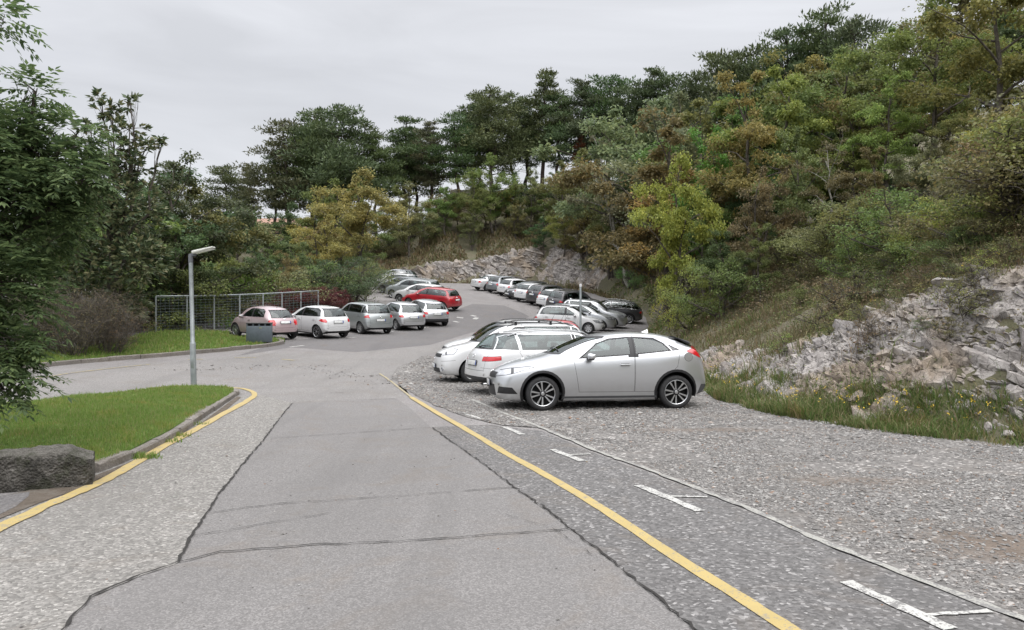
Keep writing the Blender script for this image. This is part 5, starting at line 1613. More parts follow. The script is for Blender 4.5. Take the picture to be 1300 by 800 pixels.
lens = obj('lens', bm_mesh('lens', bm, True, 30), hd_, simple('lamp_glass', (.55, .55, .5), .15))

x, y = px(737, 26.6), 26.6; z0 = float(G(T(x, y)))
sp = empty('sign_post', (x, y, z0)); tag(sp, 'bare pale metal post standing between the white vans and the far cars', 'post')
bm = bmesh.new(); add_lathe(bm, [(.038, -.1), (.038, 2.78), (.034, 2.80), (.0005, 2.80)], 14, axis='Z'); obj('pole', bm_mesh('pole', bm, True, 40), sp, m_galv)
bm = bmesh.new(); add_lathe(bm, [(.044, 2.72), (.044, 2.80), (.03, 2.83), (.0005, 2.835)], 14, axis='Z'); obj('cap', bm_mesh('cap', bm, True, 40), sp, simple('post_cap', (.5, .5, .5), .5))

# waste bin: two-bay grey container with openings under a dark lid
x, y = ground(330, 438, .0); y -= .0; x, y = px(329.5, 32.4), 32.4
bn = empty('waste_bin', (x, y, float(G(T(x, y))) + .14), R(14)); tag(bn, 'grey metal double waste bin with slots under a dark lid by the kerb', 'waste bin')
m_bin = simple('bin_grey', (.095, .115, .13), .45, .3); bw, bd, bh = 1.02, .52, .80
bm = bmesh.new()
add_box(bm, (0, 0, .34), (bw, bd, .68), bevel=.012)
add_box(bm, (0, 0, .755), (bw * .985, bd * .80, .10)) if False else None
for xx in (-.5, -.25, 0, .25, .5): add_box(bm, (xx * .96, -bd / 2 + .02, .73), (.05, .03, .10))
for xx in (-.495, .495): add_box(bm, (xx, 0, .73), (.03, bd - .02, .10))
add_box(bm, (0, bd / 2 - .02, .73), (bw - .02, .03, .10)); add_box(bm, (0, -bd / 2 - .003, .34), (.012, .012, .64))
obj('body', bm_mesh('body', bm, True, 30), bn, m_bin)
bm = bmesh.new(); add_box(bm, (0, 0, .80), (bw + .04, bd + .04, .045), bevel=.012); obj('lid', bm_mesh('lid', bm, True, 30), bn, simple('bin_lid', (.10, .095, .095), .5))
bm = bmesh.new(); add_box(bm, (0, .05, .71), (bw * .94, bd * .6, .06)); obj('liner', bm_mesh('liner', bm), bn, simple('bin_liner', (.01, .01, .012), .8))
bm = bmesh.new(); add_box(bm, (.05, -bd / 2 - .006, .60), (.10, .004, .035)); s_ = obj('sticker', bm_mesh('sticker', bm), bn, simple('bin_sticker', (.25, .26, .10), .5))

# wire fence: posts, top rail, mesh of thin wires
fl = [(-16.6, 36.0), (-10.3, 45.3), (-9.3, 49.0)]
fpx = [198, 237.5, 272, 304.4, 334, 358, 382, 404]
A_, B_ = Vector(fl[0]), Vector(fl[1])
def onray(px_):
    k = (px_ - CX) / FPX; d = B_ - A_
    s = (k * A_.y - A_.x) / (d.x - k * d.y); return A_ + d * s
fence = empty('wire_fence', (A_.x, A_.y, Hs(A_.x, A_.y))); tag(fence, 'grey steel mesh fence with top rail behind the left row of cars', 'fence')
base = Vector((A_.x, A_.y, Hs(A_.x, A_.y)))
FP = []
for k, q in enumerate(fpx):
    P2 = onray(q); z = float(G(T(P2.x, P2.y))); FP.append(Vector((P2.x, P2.y, z)))
for P3 in FP:
    bm = bmesh.new(); add_box(bm, P3 - base + Vector((0, 0, .80)), (.07, .07, 2.0), rot=Matrix.Rotation(.3, 3, 'Z'), bevel=.006); obj('post', bm_mesh('post', bm), fence, m_galv)
bm = bmesh.new()
add_tube(bm, [P3 - base + Vector((0, 0, 1.80)) for P3 in FP], .035, 6)
obj('rail', bm_mesh('rail', bm), fence, m_galv)
bm = bmesh.new(); m_wire = simple('fence_wire', (.18, .22, .22), .5, .2)
for a, b in zip(FP[:-1], FP[1:]):
    for k in range(13):
        h_ = .12 + k * .135
        add_box(bm, ((a + b) / 2 - base) + Vector((0, 0, h_)), ((b - a).length, .008, .010), rot=(b - a).to_track_quat('X', 'Z').to_matrix())
    n_ = int((b - a).length / .22)
    for k in range(1, n_):
        q = a.lerp(b, k / n_) - base; add_box(bm, q + Vector((0, 0, .93)), (.007, .007, 1.66))
obj('mesh', bm_mesh('mesh', bm), fence, m_wire)
# ================================================================== TREES AND SHRUBS
m_bark = soil('bark', [(.05, .042, .034), (.10, .088, .075), (.16, .145, .125)], 5, .04)
m_barkp = soil('pale_bark', [(.16, .15, .13), (.26, .25, .22), (.33, .31, .28)], 5, .03)
m_pbark = soil('pine_bark', [(.04, .032, .03), (.075, .058, .052), (.11, .085, .075)], 4, .05)
m_leaf = leafy('tree_leaf', [(.85, .9, .8), (1.1, 1.12, 1.05), (1.3, 1.3, 1.2), (1.5, 1.45, 1.25), (1.75, 1.6, 1.3)], .40, True)
m_need = leafy('pine_needle', [(.7, .75, .7), (.9, .95, .9), (1.1, 1.1, 1.0), (1.3, 1.3, 1.1)], .2, True)

def rhombi(C, D, N, ln, wd, fold=.15):
    """leaf quads: centre C, long axis D, normal N (unit), length and width arrays"""
    S = np.cross(D, N); S /= np.linalg.norm(S, axis=1, keepdims=True) + 1e-9
    ln = ln[:, None] / 2; wd = wd[:, None] / 2
    v = np.stack([C - D * ln, C + S * wd + N * fold * wd - D * ln * .1, C + D * ln, C - S * wd + N * fold * wd - D * ln * .1], 1).reshape(-1, 3)
    return v, np.arange(len(C) * 4).reshape(-1, 4)
def unit(n, g=nr):
    v = g.normal(0, 1, (n, 3)); return v / (np.linalg.norm(v, axis=1, keepdims=True) + 1e-9)

def branch(bm, a, b, r0, r1, bend, g, n=5, sides=6, mat=0):
    a = Vector(a); b = Vector(b); pts = []; L_ = (b - a).length
    off = Vector(g.normal(0, 1, 3)) * bend * L_; sag = Vector((0, 0, bend * L_ * .6))
    for k in range(n + 1):
        t_ = k / n; s_ = math.sin(math.pi * t_)
        pts.append(a.lerp(b, t_) + off * s_ * .5 + sag * s_ * .5 + Vector(g.normal(0, 1, 3)) * L_ * .012)
    add_tube(bm, pts, [r0 + (r1 - r0) * (k / n) ** .8 for k in range(n + 1)], sides, mat, cap=False)
    return pts

def broadleaf(seed, h=9.0, spread=3.2, low=.22, nl=9, leaf=.15, nleaf=13000, dens=.9, bark=None, lean=0.0, trunk_r=.16, multi=1, open_=.0):
    """trunk, limbs, sub limbs and twigs that end in clusters of leaf-sized faces"""
    g = np.random.default_rng(seed); bm = bmesh.new(); tips = []
    for mstem in range(multi):
        la = g.uniform(0, 6.28); lx = (lean + (0 if multi == 1 else .32)) * h * .5
        top = Vector((math.cos(la) * lx * (multi > 1) + lean * h * .5 * (multi == 1), math.sin(la) * lx * (multi > 1), h * g.uniform(.72, .84)))
        st = branch(bm, (g.normal(0, .12) * (multi > 1), g.normal(0, .12) * (multi > 1), -.4), top, trunk_r, trunk_r * .25, .05, g, 8, 8)
        for i in range(nl):
            f = low + (1 - low) * (i + g.uniform(0, .8)) / nl
            k = f * 8; i0 = min(7, int(k)); a = st[i0].lerp(st[i0 + 1], k - i0)
            ang = i * 2.4 + g.uniform(-.5, .5)
            prof_ = math.sin(math.pi * min(1, (f - low) / (1 - low) * .80 + .22)) ** .7
            ln = spread * prof_ * g.uniform(.65, 1.15)
            e = a + Vector((math.cos(ang) * ln, math.sin(ang) * ln, ln * g.uniform(.25, .75) + .15 * h * (f > .85)))
            r_ = trunk_r * (1 - f) * .55 + .02
            lm = branch(bm, a, e, r_, .012, .10, g, 5, 5)
            for j in range(5):
                q = (j + 1.2) / 6.0; kk = q * 5; j0 = min(4, int(kk)); s_ = lm[j0].lerp(lm[j0 + 1], kk - j0)
                dd = Vector(unit(1, g)[0]); dd.z = abs(dd.z) * .6 - .1; l2 = ln * g.uniform(.22, .5) * (1.15 - q * .4) + .25
                e2 = s_ + dd * l2; tw = branch(bm, s_, e2, .014, .005, .12, g, 3, 4)
                tips += [(tw[-1], l2 * .42), (tw[2], l2 * .36)]
            tips.append((lm[-1], ln * .20 + .2))
    tr = bm_mesh('trunk', bm, True); tr.materials.append(bark or m_bark)
    n = len(tips); ctr = np.array([t_[0][:] for t_ in tips]); rad = np.array([max(.22, min(.95, t_[1])) for t_ in tips])
    w = rad ** 1.7 * g.uniform(open_, 1, n) ** (1 + open_ * 0); w /= w.sum(); idx = g.choice(n, nleaf, p=w)
    d = unit(nleaf, g); rr = g.uniform(0, 1, nleaf) ** .45
    C = ctr[idx] + d * (rad[idx] * rr)[:, None] * np.array([1.15, 1.15, .62]) * dens
    # little sprays: leaves gathered on short twigs
    spray = unit(nleaf, g) * leaf * .8; C = C + spray
    D = d * .7 + unit(nleaf, g) * .7 + np.array([0, 0, -.35]); D /= np.linalg.norm(D, axis=1, keepdims=True)
    N = unit(nleaf, g) * .55 + np.array([0, 0, 1.0]); N /= np.linalg.norm(N, axis=1, keepdims=True)
    ln = leaf * g.uniform(.65, 1.35, nleaf)
    V, F = rhombi(C, D, N, ln, ln * .58)
    cr = mesh_np('crown', V, F); cr.materials.append(m_leaf)
    return tr, cr, float(np.percentile(C[:, 2], 99.3))

def pine(seed, h=15.0, spread=3.9, low=.36, nl=30, ntuft=11000, flat=.30):
    g = np.random.default_rng(seed); bm = bmesh.new(); pads = []
    st = branch(bm, (0, 0, -.6), (g.normal(0, .4), g.normal(0, .4), h * .96), .24, .05, .02, g, 9, 8)
    for i in range(nl):
        f = low + (1 - low) * (i / nl) ** .9; k = min(f, .999) * 9; i0 = int(k); a = st[i0].lerp(st[i0 + 1], k - i0)
        ang = i * 2.4 + g.uniform(-.6, .6); q = (f - low) / (1 - low)
        ln = spread * (1.0 - .72 * q ** 1.5) * (.55 + .45 * min(1, q * 4)) * g.uniform(.55, 1.15)
        e = a + Vector((math.cos(ang) * ln, math.sin(ang) * ln, ln * g.uniform(.0, .32)))
        lm = branch(bm, a, e, .07 * (1 - f) + .03, .015, .06, g, 4, 4)
        for j, q2 in enumerate((.45, .72, 1.0)):
            kk = q2 * 4; j0 = min(3, int(kk)); s_ = lm[j0].lerp(lm[j0 + 1], kk - j0)
            for m_ in range(2 if q2 < 1 else 1):
                o_ = Vector((g.normal(0, .32) * ln * .4, g.normal(0, .32) * ln * .4, g.uniform(.05, .3)))
                pads.append((s_ + o_, ln * g.uniform(.20, .32) + .22))
    for b in range(4):   # dead stubs below the crown
        f = low * g.uniform(.5, 1); k = f * 9; i0 = int(k); a = st[i0].lerp(st[i0 + 1], k - i0); ang = g.uniform(0, 6.28); ln = g.uniform(.6, 1.8)
        branch(bm, a, a + Vector((math.cos(ang) * ln, math.sin(ang) * ln, ln * .1)), .035, .01, .1, g, 3, 4)
    pads.append((st[-1], .6))
    tr = bm_mesh('trunk', bm, True); tr.materials.append(m_pbark)
    ctr = np.array([p_[0][:] for p_ in pads]); rad = np.array([p_[1] for p_ in pads]); w = rad ** 2; w /= w.sum()
    idx = g.choice(len(pads), ntuft, p=w); d = unit(ntuft, g); rr = g.uniform(0, 1, ntuft) ** .5
    C = ctr[idx] + d * (rad[idx] * rr)[:, None] * np.array([1.3, 1.3, flat * 2.0])
    D = d * .8 + np.array([0, 0, .7]) + unit(ntuft, g) * .6; D /= np.linalg.norm(D, axis=1, keepdims=True)
    N = unit(ntuft, g); ln = g.uniform(.22, .42, ntuft)
    V, F = rhombi(C, D, N, ln, ln * .32, 0)
    cr = mesh_np('crown', V, F); cr.materials.append(m_need)
    return tr, cr, float(np.percentile(C[:, 2], 99.6))

PB = [broadleaf(11, 9, 3.3, nl=10), broadleaf(12, 10, 3.0, .28, nl=11, leaf=.14), broadleaf(13, 8, 3.7, .2, nl=10, leaf=.16, nleaf=14000),
      broadleaf(14, 9.5, 2.7, .3, nl=10, leaf=.13, nleaf=14000), broadleaf(15, 7, 3.0, .15, nl=6, leaf=.14, multi=2, nleaf=12000), broadleaf(16, 10, 3.6, .25, nl=12, leaf=.15, nleaf=15000)]
POP = [broadleaf(21, 9, 2.8, .3, nl=9, leaf=.15, nleaf=4200, dens=.7, bark=m_barkp, lean=.5, trunk_r=.13), broadleaf(22, 9, 3.2, .3, nl=9, leaf=.15, nleaf=4200, dens=.7, bark=m_barkp, trunk_r=.12)]
PS = [broadleaf(31, 2.6, 1.5, .08, nl=5, leaf=.072, nleaf=6000, multi=3, trunk_r=.035), broadleaf(32, 2.2, 1.7, .05, nl=5, leaf=.075, nleaf=6000, multi=3, trunk_r=.03), broadleaf(33, 3.2, 1.5, .08, nl=5, leaf=.07, nleaf=6500, multi=4, trunk_r=.035)]
PSO = [broadleaf(36, 2.4, 1.3, .15, nl=5, leaf=.085, nleaf=1100, multi=3, trunk_r=.022), broadleaf(37, 2.0, 1.2, .15, nl=5, leaf=.085, nleaf=1000, multi=3, trunk_r=.02)]
PP = [pine(41), pine(42, 16, 3.7, .42, 28), pine(43, 14, 4.4, .32, 32, 13000), pine(44, 16, 2.8, .38, 28, 8000)]

# palette: base colours of foliage
GRN = (.110, .160, .060); DGR = (.062, .100, .048); OLV = (.135, .150, .062); DUL = (.150, .172, .095); YEL = (.19, .22, .060); YGR = (.205, .240, .075)
BRN = (.135, .130, .066); RUS = (.128, .114, .066); ORA = (.215, .190, .075); GRY = (.15, .16, .10); PIN = (.085, .115, .055); PIN2 = (.098, .120, .065); BRI = (.10, .19, .05)
def jit(c, a=.12): return tuple(max(.005, x * (1 + rnd.uniform(-a, a))) for x in c) + (1,)
first = {}
def plant(proto, x, y, h, col, name='tree', label=None, cat='tree', group=None, wid=1.0, rz=None, sink=0.0):
    tr, cr, h0 = proto
    s = h / h0
    e = empty(name, (x, y, Hs(x, y) - sink), rnd.uniform(0, 6.28) if rz is None else rz); e.scale = (s * wid, s * wid, s)
    tag(e, label, cat, group)
    a = obj('trunk', tr, e); b = obj('crown', cr, e); b.color = jit(col)
    return e
def tree_px(proto, px_, Y, ytop, col, **k):
    x = (px_ - CX) / FPX * Y
    if px_ > 560:
        need = 1.3 if k.get('name') == 'shrub' else 1.5
        cand_ = Y + np.array(sorted(np.arange(-16, 60, .5), key=abs)); cand_ = cand_[(cand_ > 15)]
        d_, s_, _p = seg_dist((px_ - CX) / FPX * cand_, cand_, FOOT)
        okk = np.nonzero((s_ > 0) & (d_ > need))[0]
        if len(okk):
            if abs(cand_[okk[0]] - Y) > .1 and k.get('label'): print('MOVED', px_, Y, cand_[okk[0]], k['label'][:40])
            Y = float(cand_[okk[0]]); x = (px_ - CX) / FPX * Y
    top = CAM_H + (CY - ytop) / FPX * Y
    h = max(1.0, top - Hs(x, Y)); return plant(proto, x, Y, h, col, **k)

# --- named trees of the right slope
NT_ = [
 (POP[0], 800, 58, 150, DUL, 1.0, 2.3, 'olive tree with a pale leaning forked trunk left of the yellow-green tree', 'leaning_tree'),
 (PB[2], 858, 35.5, 206, YEL, .72, None, 'yellow-green autumn tree standing forward of the dark wood', 'autumn_tree'),
 (PB[0], 905, 42, 165, BRI, .8, None, 'fresh green round tree behind the yellow-green one', 'deciduous_tree'),
 (PB[1], 940, 38, 98, ORA, 1.0, None, 'tall ochre-brown tree in the middle of the right slope', 'autumn_tree'),
 (PB[3], 1000, 40, 88, YGR, 1.0, None, 'tall yellow-green tree right of the ochre one', 'deciduous_tree'),
 (PB[5], 1075, 42, 62, OLV, 1.0, None, 'broad olive-green tree below the skyline pines', 'deciduous_tree'),
 (POP[1], 1050, 31, 170, RUS, .9, 1.0, 'thin rust-brown tree with pale crooked branches', 'autumn_tree'),
 (PB[1], 1130, 34, 95, YGR, .95, None, 'light green tree right of the rust-brown ones', 'deciduous_tree'),
 (PB[3], 1110, 29, 190, BRN, .95, None, 'brown autumn tree above the slope bushes', 'autumn_tree'),
 (PB[5], 1195, 36, -10, OLV, 1.05, None, 'big olive oak reaching the top edge of the picture', 'oak_tree'),
 (PB[0], 1265, 31, -60, OLV, 1.05, None, 'tall brownish oak with twisted dark boughs at the right edge', 'oak_tree'),
 (PB[2], 1180, 27, 175, BRN, .9, None, 'brown leaved low tree right of the centre of the slope', 'autumn_tree'),
 (PB[4], 1290, 22.5, 140, YGR, .95, None, 'yellow-green tree at the right edge of the picture', 'deciduous_tree'),
 (PB[4], 960, 33, 215, RUS, .75, None, 'small rust-red tree between the yellow-green and ochre trees', 'autumn_tree'),
 (PB[0], 1010, 34, 165, OLV, .85, None, 'olive tree with dense low crown behind the pale crooked branches', 'deciduous_tree'),
 (PB[3], 890, 39, 235, GRN, .8, None, 'green tree behind and right of the yellow-green tree', 'deciduous_tree'),
 (PB[5], 1240, 29, 120, OLV, .95, None, 'dense olive tree right of the brown low tree', 'deciduous_tree'),
 (PB[5], 860, 58, 118, DUL, 1.1, None, 'wide grey-green tree on the brow left of the tall ochre one', 'deciduous_tree'),
 (PB[2], 795, 62, 135, DUL, 1.1, None, 'grey-green tree on the slope above the black estate car', 'deciduous_tree'),
 (PB[0], 745, 66, 190, OLV, 1.0, None, 'olive tree above the right end of the rock wall', 'deciduous_tree'),
 (PB[4], 775, 66, 235, OLV, .9, None, 'low olive tree above the far right row of cars', 'deciduous_tree'),
 (PB[2], 455, 68, 222, ORA, 1.15, None, 'broad orange-yellow autumn tree behind the red hedge', 'autumn_tree'),
 (PB[4], 415, 60, 275, ORA, 1.0, None, 'orange-brown bushy tree left of the broad autumn tree', 'autumn_tree'),
 (PB[0], 520, 86, 235, OLV, 1.0, None, 'olive tree on the grass bank left of the rock wall', 'deciduous_tree'),
 (PB[2], 565, 90, 238, GRN, 1.0, None, 'green tree above the left end of the rock wall', 'deciduous_tree'),
 (PB[5], 625, 92, 195, GRN, 1.0, None, 'tall bright leaved tree in front of the central pines', 'deciduous_tree'),
 (PB[4], 600, 88, 268, BRN, .8, None, 'round brownish tree above the middle of the rock wall', 'autumn_tree'),
 (PB[4], 655, 89, 255, BRN, .75, None, 'reddish-brown small tree above the right part of the rock wall', 'autumn_tree'),
 (PB[3], 680, 92, 225, DGR, 1.1, None, 'dark green tree above the right part of the rock wall', 'deciduous_tree'),
 (PB[0], 715, 86, 205, OLV, 1.1, None, 'olive tree filling the slope right of the rock wall', 'deciduous_tree'),
]
for pr, px_, Y, yt, col, wd_, rz, lb, nm in NT_:
    tree_px(pr, px_, Y, yt, col, name=nm, label=lb, group='trees on the wooded slope', wid=wd_, rz=rz)

# --- pines on the ridge
PL = [(222, 112, 196, 0), (285, 108, 212, 2), (345, 106, 192, 3), (372, 104, 158, 0), (398, 106, 142, 1), (425, 103, 140, 2), (452, 106, 150, 0), (478, 104, 160, 1), (512, 106, 140, 1), (548, 108, 150, 3), (580, 104, 132, 0), (600, 108, 112, 1), (628, 105, 108, 2), (655, 108, 116, 0), (690, 107, 96, 3), (712, 104, 112, 0), (742, 106, 112, 1), (772, 104, 106, 2), (800, 102, 100, 0), (828, 100, 98, 1), (852, 98, 104, 2), (318, 112, 215, 3), (405, 112, 160, 2), (530, 112, 160, 2), (615, 112, 125, 0), (665, 112, 130, 2),
      (880, 72, 100, 2), (905, 70, 84, 0), (935, 66, 72, 2), (962, 64, 58, 0), (992, 60, 42, 1), (1022, 60, 36, 2), (1055, 58, 14, 0), (1085, 55, 22, 2)]
nd = {0: 'dark pine at the left end of the skyline above the autumn bank', 14: 'thin pine standing tallest among the central skyline pines', 9: 'slim sparse pine with sky showing round its trunk', 26: 'dark pine at the lower end of the right skyline group', 32: 'highest dark pine on the right skyline', 4: 'broad dark pine above the orange-yellow tree', 8: 'round-headed pine on the middle of the skyline', 1: 'wide dark pine standing alone right of the leftmost one', 3: 'leftmost pine of the dense block on the skyline'}
for k, (px_, Y, yt, pr) in enumerate(PL):
    tree_px(PP[pr], px_ + rnd.uniform(-5, 5), Y + rnd.uniform(-2, 2), yt + (rnd.uniform(-10, 14) if k not in (14, 32) else -8), PIN if k % 3 else PIN2, name='pine_tree',
            label=nd.get(k, 'dark green pine, one of many crowded along the wooded ridge' if k < 26 else 'dark pine among those above the right slope'), group='pines along the ridge' if k < 26 else 'pines above the right slope', wid=1.3 if k < 26 else 1.0)
tree_px(PP[3], 735, 103, 165, (.14, .055, .028), name='pine_tree', label='dying pine with rusty orange needles among the ridge pines', cat='tree', group='pines along the ridge', wid=.6)

# --- trees filling the wood, rows behind the named ones
def sky(px_): return float(np.interp(px_, [150, 200, 240, 300, 350, 380, 420, 520, 560, 600, 700, 800, 860, 900, 960, 1060, 1120, 1200, 1300], [235, 235, 245, 245, 240, 215, 205, 205, 205, 190, 180, 150, 130, 120, 90, 45, 20, -30, -90]))
pal_r = [OLV, DUL, YGR, BRN, GRN, ORA, OLV, RUS, DGR]; pal_l = [GRN, DGR, OLV, DUL, ORA, GRN, OLV, BRN]
def wood(x0, x1, stp, Y0, Y1, drop, pal, lab, grp, wid=1.05, skyf=sky, seed=1):
    r = random.Random(seed); q = x0
    while q < x1:
        Y = r.uniform(Y0, Y1); x = (q - CX) / FPX * Y
        tree_px(PB[r.randrange(6)], q, Y, skyf(q) + drop + r.uniform(-14, 22), r.choice(pal), name='deciduous_tree', label=lab, group=grp, wid=wid * r.uniform(.9, 1.2)); q += stp * r.uniform(.8, 1.2)
wood(850, 1400, 44, 46, 54, 25, pal_r, 'mixed autumn tree deep in the wood on the right hillside', 'trees deep in the right wood')
wood(870, 1450, 40, 38, 44, 95, pal_r, 'tree with autumn foliage inside the right hillside wood', 'trees inside the right wood', seed=2)
wood(930, 1450, 40, 30, 36, 200, [DGR, OLV, BRN, DGR], 'shadowed low tree inside the edge of the right wood', 'low trees at the edge of the right wood', .9, seed=3)
wood(500, 760, 26, 93, 101, 62, pal_l, 'mixed tree on the bank below the ridge pines', 'trees on the bank below the pines', seed=4)
wood(690, 860, 26, 68, 82, 95, pal_r, 'olive and brown tree on the slope right of the rock wall', 'trees right of the rock wall', seed=5)
wood(535, 770, 17, 88, 96, 40, pal_l, 'small mixed tree on the slope over the rock wall', 'trees over the rock wall', .9, seed=14)
wood(180, 520, 24, 84, 98, 30, pal_l, 'mixed green and olive tree on the wooded bank at left', 'trees on the left bank', 1.1, seed=6)
wood(170, 470, 27, 66, 80, 62, pal_l, 'bushy green tree below the pines on the left bank', 'trees in the middle of the left bank', 1.1, seed=7)
wood(150, 420, 30, 52, 60, 98, [GRN, OLV, DUL, GRN, BRN, DGR], 'leafy tree in the hollow behind the wire fence', 'trees in the hollow behind the fence', 1.0, seed=8)
# shrubs right behind the fence and the dark bush
SH = [(PS[2], 449, 50.5, 326, DGR, 1.5, 'large dark green bush at the end of the red hedge'), (PS[0], 425, 51, 332, DGR, 1.3, 'dark bush left of the largest one behind the red hedge'), (PS[1], 462, 54.5, 332, GRN, .9, 'green bush beside the far silver cars'), (PS[2], 462, 60, 328, OLV, 1.0, 'olive bush beside the farthest cars of the left row'), (PS[0], 466, 68, 325, GRN, 1.2, 'green bush at the head of the left row'),
      (PS[0], 230, 39, 345, GRN, 1.4, 'green bush behind the left end of the wire fence'), (PS[1], 262, 42, 340, BRI, 1.3, 'bright green bush behind the fence near the lamp post'), (PS[2], 300, 44, 348, OLV, 1.4, 'olive bush behind the middle of the wire fence'), (PS[0], 335, 46, 345, OLV, 1.3, 'olive-green bush behind the fence above the pink car'), (PS[1], 372, 48, 345, GRY, 1.3, 'pale grey-green bush behind the fence above the white car'), (PS[2], 405, 50, 335, GRN, 1.3, 'green bush behind the left end of the red hedge'),
      (PS[2], 800, 47, 318, BRI, .7, 'narrow bright green climber bush at the foot of the wood'), (PSO[0], 848, 36, 350, (.36, .34, .07), .5, 'small bright yellow shrub on the slope'), (PSO[1], 836, 38, 368, (.36, .33, .07), .5, 'smallest yellow shrub low on the slope'), (PS[0], 880, 33, 335, YGR, .8, 'yellow-green shrub right of the yellow one'), (PS[1], 915, 31, 330, GRN, 1.0, 'green shrub on the slope above the hatchback tail'),
      (PS[2], 1195, 20.5, 245, YGR, 1.1, 'feathery yellow-green shrub at the top of the slope'), (PS[0], 1245, 18.5, 232, YGR, 1.2, 'yellow-green shrub near the right edge above the outcrop'), (PS[1], 1150, 21.5, 285, OLV, 1.2, 'olive shrub left of the feathery one'), (PS[0], 1085, 22.5, 300, GRN, 1.1, 'low green shrub over the middle of the outcrop'), (PS[2], 1300, 17, 240, OLV, 1.2, 'olive shrub at the right edge of the slope'),
      (PS[1], 1225, 17.0, 315, OLV, 1.0, 'low olive shrub just above the right outcrop'), (PS[0], 806, 57, 345, GRN, 1.0, 'green bush above the tail of the black estate car'), (PS[1], 748, 62, 325, GRN, 1.3, 'dark bush at the right end of the rock wall'), (PS[0], 825, 48, 362, OLV, 1.0, 'olive bush right of the black estate car')]
for pr, px_, Y, yt, col, wd_, lb in SH:
    tree_px(pr, px_, Y, yt, col, name='shrub', label=lb, cat='shrub', group='shrubs round the lot', wid=wd_)
# dark red hedge at the end of the fence
for k, (px_, Y) in enumerate([(364, 43.9), (378, 44.5), (392, 45.2), (406, 45.9), (419, 46.8), (432, 47.8)]):
    tree_px(PS[k % 3], px_, Y, 367 - (k > 2) * 2, (.085, .022, .026), name='hedge_shrub', label='dark red leaved shrub, one of a row forming the hedge by the fence', cat='shrub', group='dark red hedge shrubs', wid=1.3)
# undergrowth along the wood edge and over the slope
r = random.Random(12)
for k in range(120):
    i = r.uniform(2.0, 13.0); i0 = int(i); a = FOOT[i0] + (FOOT[i0 + 1] - FOOT[i0]) * (i - i0); d = FOOT[i0 + 1] - FOOT[i0]; d = d / np.linalg.norm(d); nn_ = np.array([d[1], -d[0]])
    off = r.uniform(4.5, 10.5) if i < 6.5 else r.uniform(1.6, 8)
    q = a + nn_ * off
    if q[1] < 6 or (36 < q[1] < 60 and off < 2.5): continue
    small = off < 5.5
    h_ = r.uniform(.5, 1.1) if small else r.uniform(1.2, 2.8)
    pr = (PSO if small and r.random() < .7 else PS)[r.randrange(2)]
    plant(pr, q[0], q[1], h_, r.choice([OLV, BRN, OLV, GRN, YGR, DUL, RUS]), 'shrub', 'low scrubby bush among many covering the slope below the wood', 'shrub', 'scrub bushes on the right slope', wid=1.25)
for k in range(38):
    i = r.uniform(1.8, 6.6); i0 = int(i); a = FOOT[i0] + (FOOT[i0 + 1] - FOOT[i0]) * (i - i0); d = FOOT[i0 + 1] - FOOT[i0]; d = d / np.linalg.norm(d); nn_ = np.array([d[1], -d[0]])
    tp_ = float(ntop(i)); q = a + nn_ * (tp_ * r.uniform(.42, 1.35) + .4)
    plant(PSO[r.randrange(2)], q[0], q[1], r.uniform(.22, .6), r.choice([OLV, BRN, YGR, GRN, RUS, OLV]), 'shrub', 'small wiry bush growing among the rocks of the outcrop', 'shrub', 'small bushes among the rocks', wid=1.5)
for k in range(26):
    q = (r.uniform(-30, 8), r.uniform(86, 100)); plant(PS[r.randrange(3)], q[0], q[1], r.uniform(1.5, 3), r.choice([OLV, GRN, BRN]), 'shrub', 'bushy shrub under the trees above the rock wall', 'shrub', 'shrubs above the rock wall', wid=1.5)
for k in range(46):
    Y = r.uniform(38, 84); px_ = r.uniform(60, 440); x = (px_ - CX) / FPX * Y
    d_, s_, _p = seg_dist(np.array([x]), np.array([Y]), LEFT)
    if s_[0] > 0 or d_[0] < 2: continue
    plant(PS[r.randrange(3)], x, Y, r.uniform(2, 3.6), r.choice([GRN, DGR, OLV, DUL]), 'shrub', 'green bush in the hollow left of the lot', 'shrub', 'bushes in the hollow', wid=1.5)

# --- left side: big compound-leaved tree close to the camera, olive magnolia-like tree, dark trees
m_leafL = leafy('ash_leaf', [(.065, .105, .048), (.095, .145, .060), (.13, .185, .075), (.18, .24, .10)], .5)
def compound(C, D, n_pairs, L_, ll, lw, g):
    """pinnate leaves: leaflets in pairs along a drooping stalk"""
    out = []; n = len(C)
    up = np.array([0, 0, 1.0]); S = np.cross(D, up); S /= np.linalg.norm(S, axis=1, keepdims=True) + 1e-9
    Nn = np.cross(S, D)
    cs, ds, ns = [], [], []
    for k in range(n_pairs):
        q = (k + .7) / n_pairs; P = C + D * (L_[:, None] * q) + up * (-(q ** 2) * L_ * .28)[:, None]
        for sd in (-1, 1):
            dd = D * .55 + S * sd * .85 + np.array([0, 0, -.30]) + g.normal(0, .16, (n, 3)); dd /= np.linalg.norm(dd, axis=1, keepdims=True)
            cs.append(P + dd * (ll * .5)); ds.append(dd); ns.append(Nn + g.normal(0, .25, (n, 3)))
    P = C + D * L_[:, None] * 1.02 - up * (L_ * .30)[:, None]; cs.append(P + D * ll * .4); ds.append(D + np.array([0, 0, -.35])); ns.append(Nn)
    C_ = np.concatenate(cs); D_ = np.concatenate(ds); D_ /= np.linalg.norm(D_, axis=1, keepdims=True); N_ = np.concatenate(ns); N_ /= np.linalg.norm(N_, axis=1, keepdims=True)
    l = ll * g.uniform(.75, 1.2, len(C_)); return rhombi(C_, D_, N_, l, l * lw, .25)
def at(px_, py_, Y): return Vector(((px_ - CX) / FPX * Y, Y, CAM_H + (CY - py_) / FPX * Y))
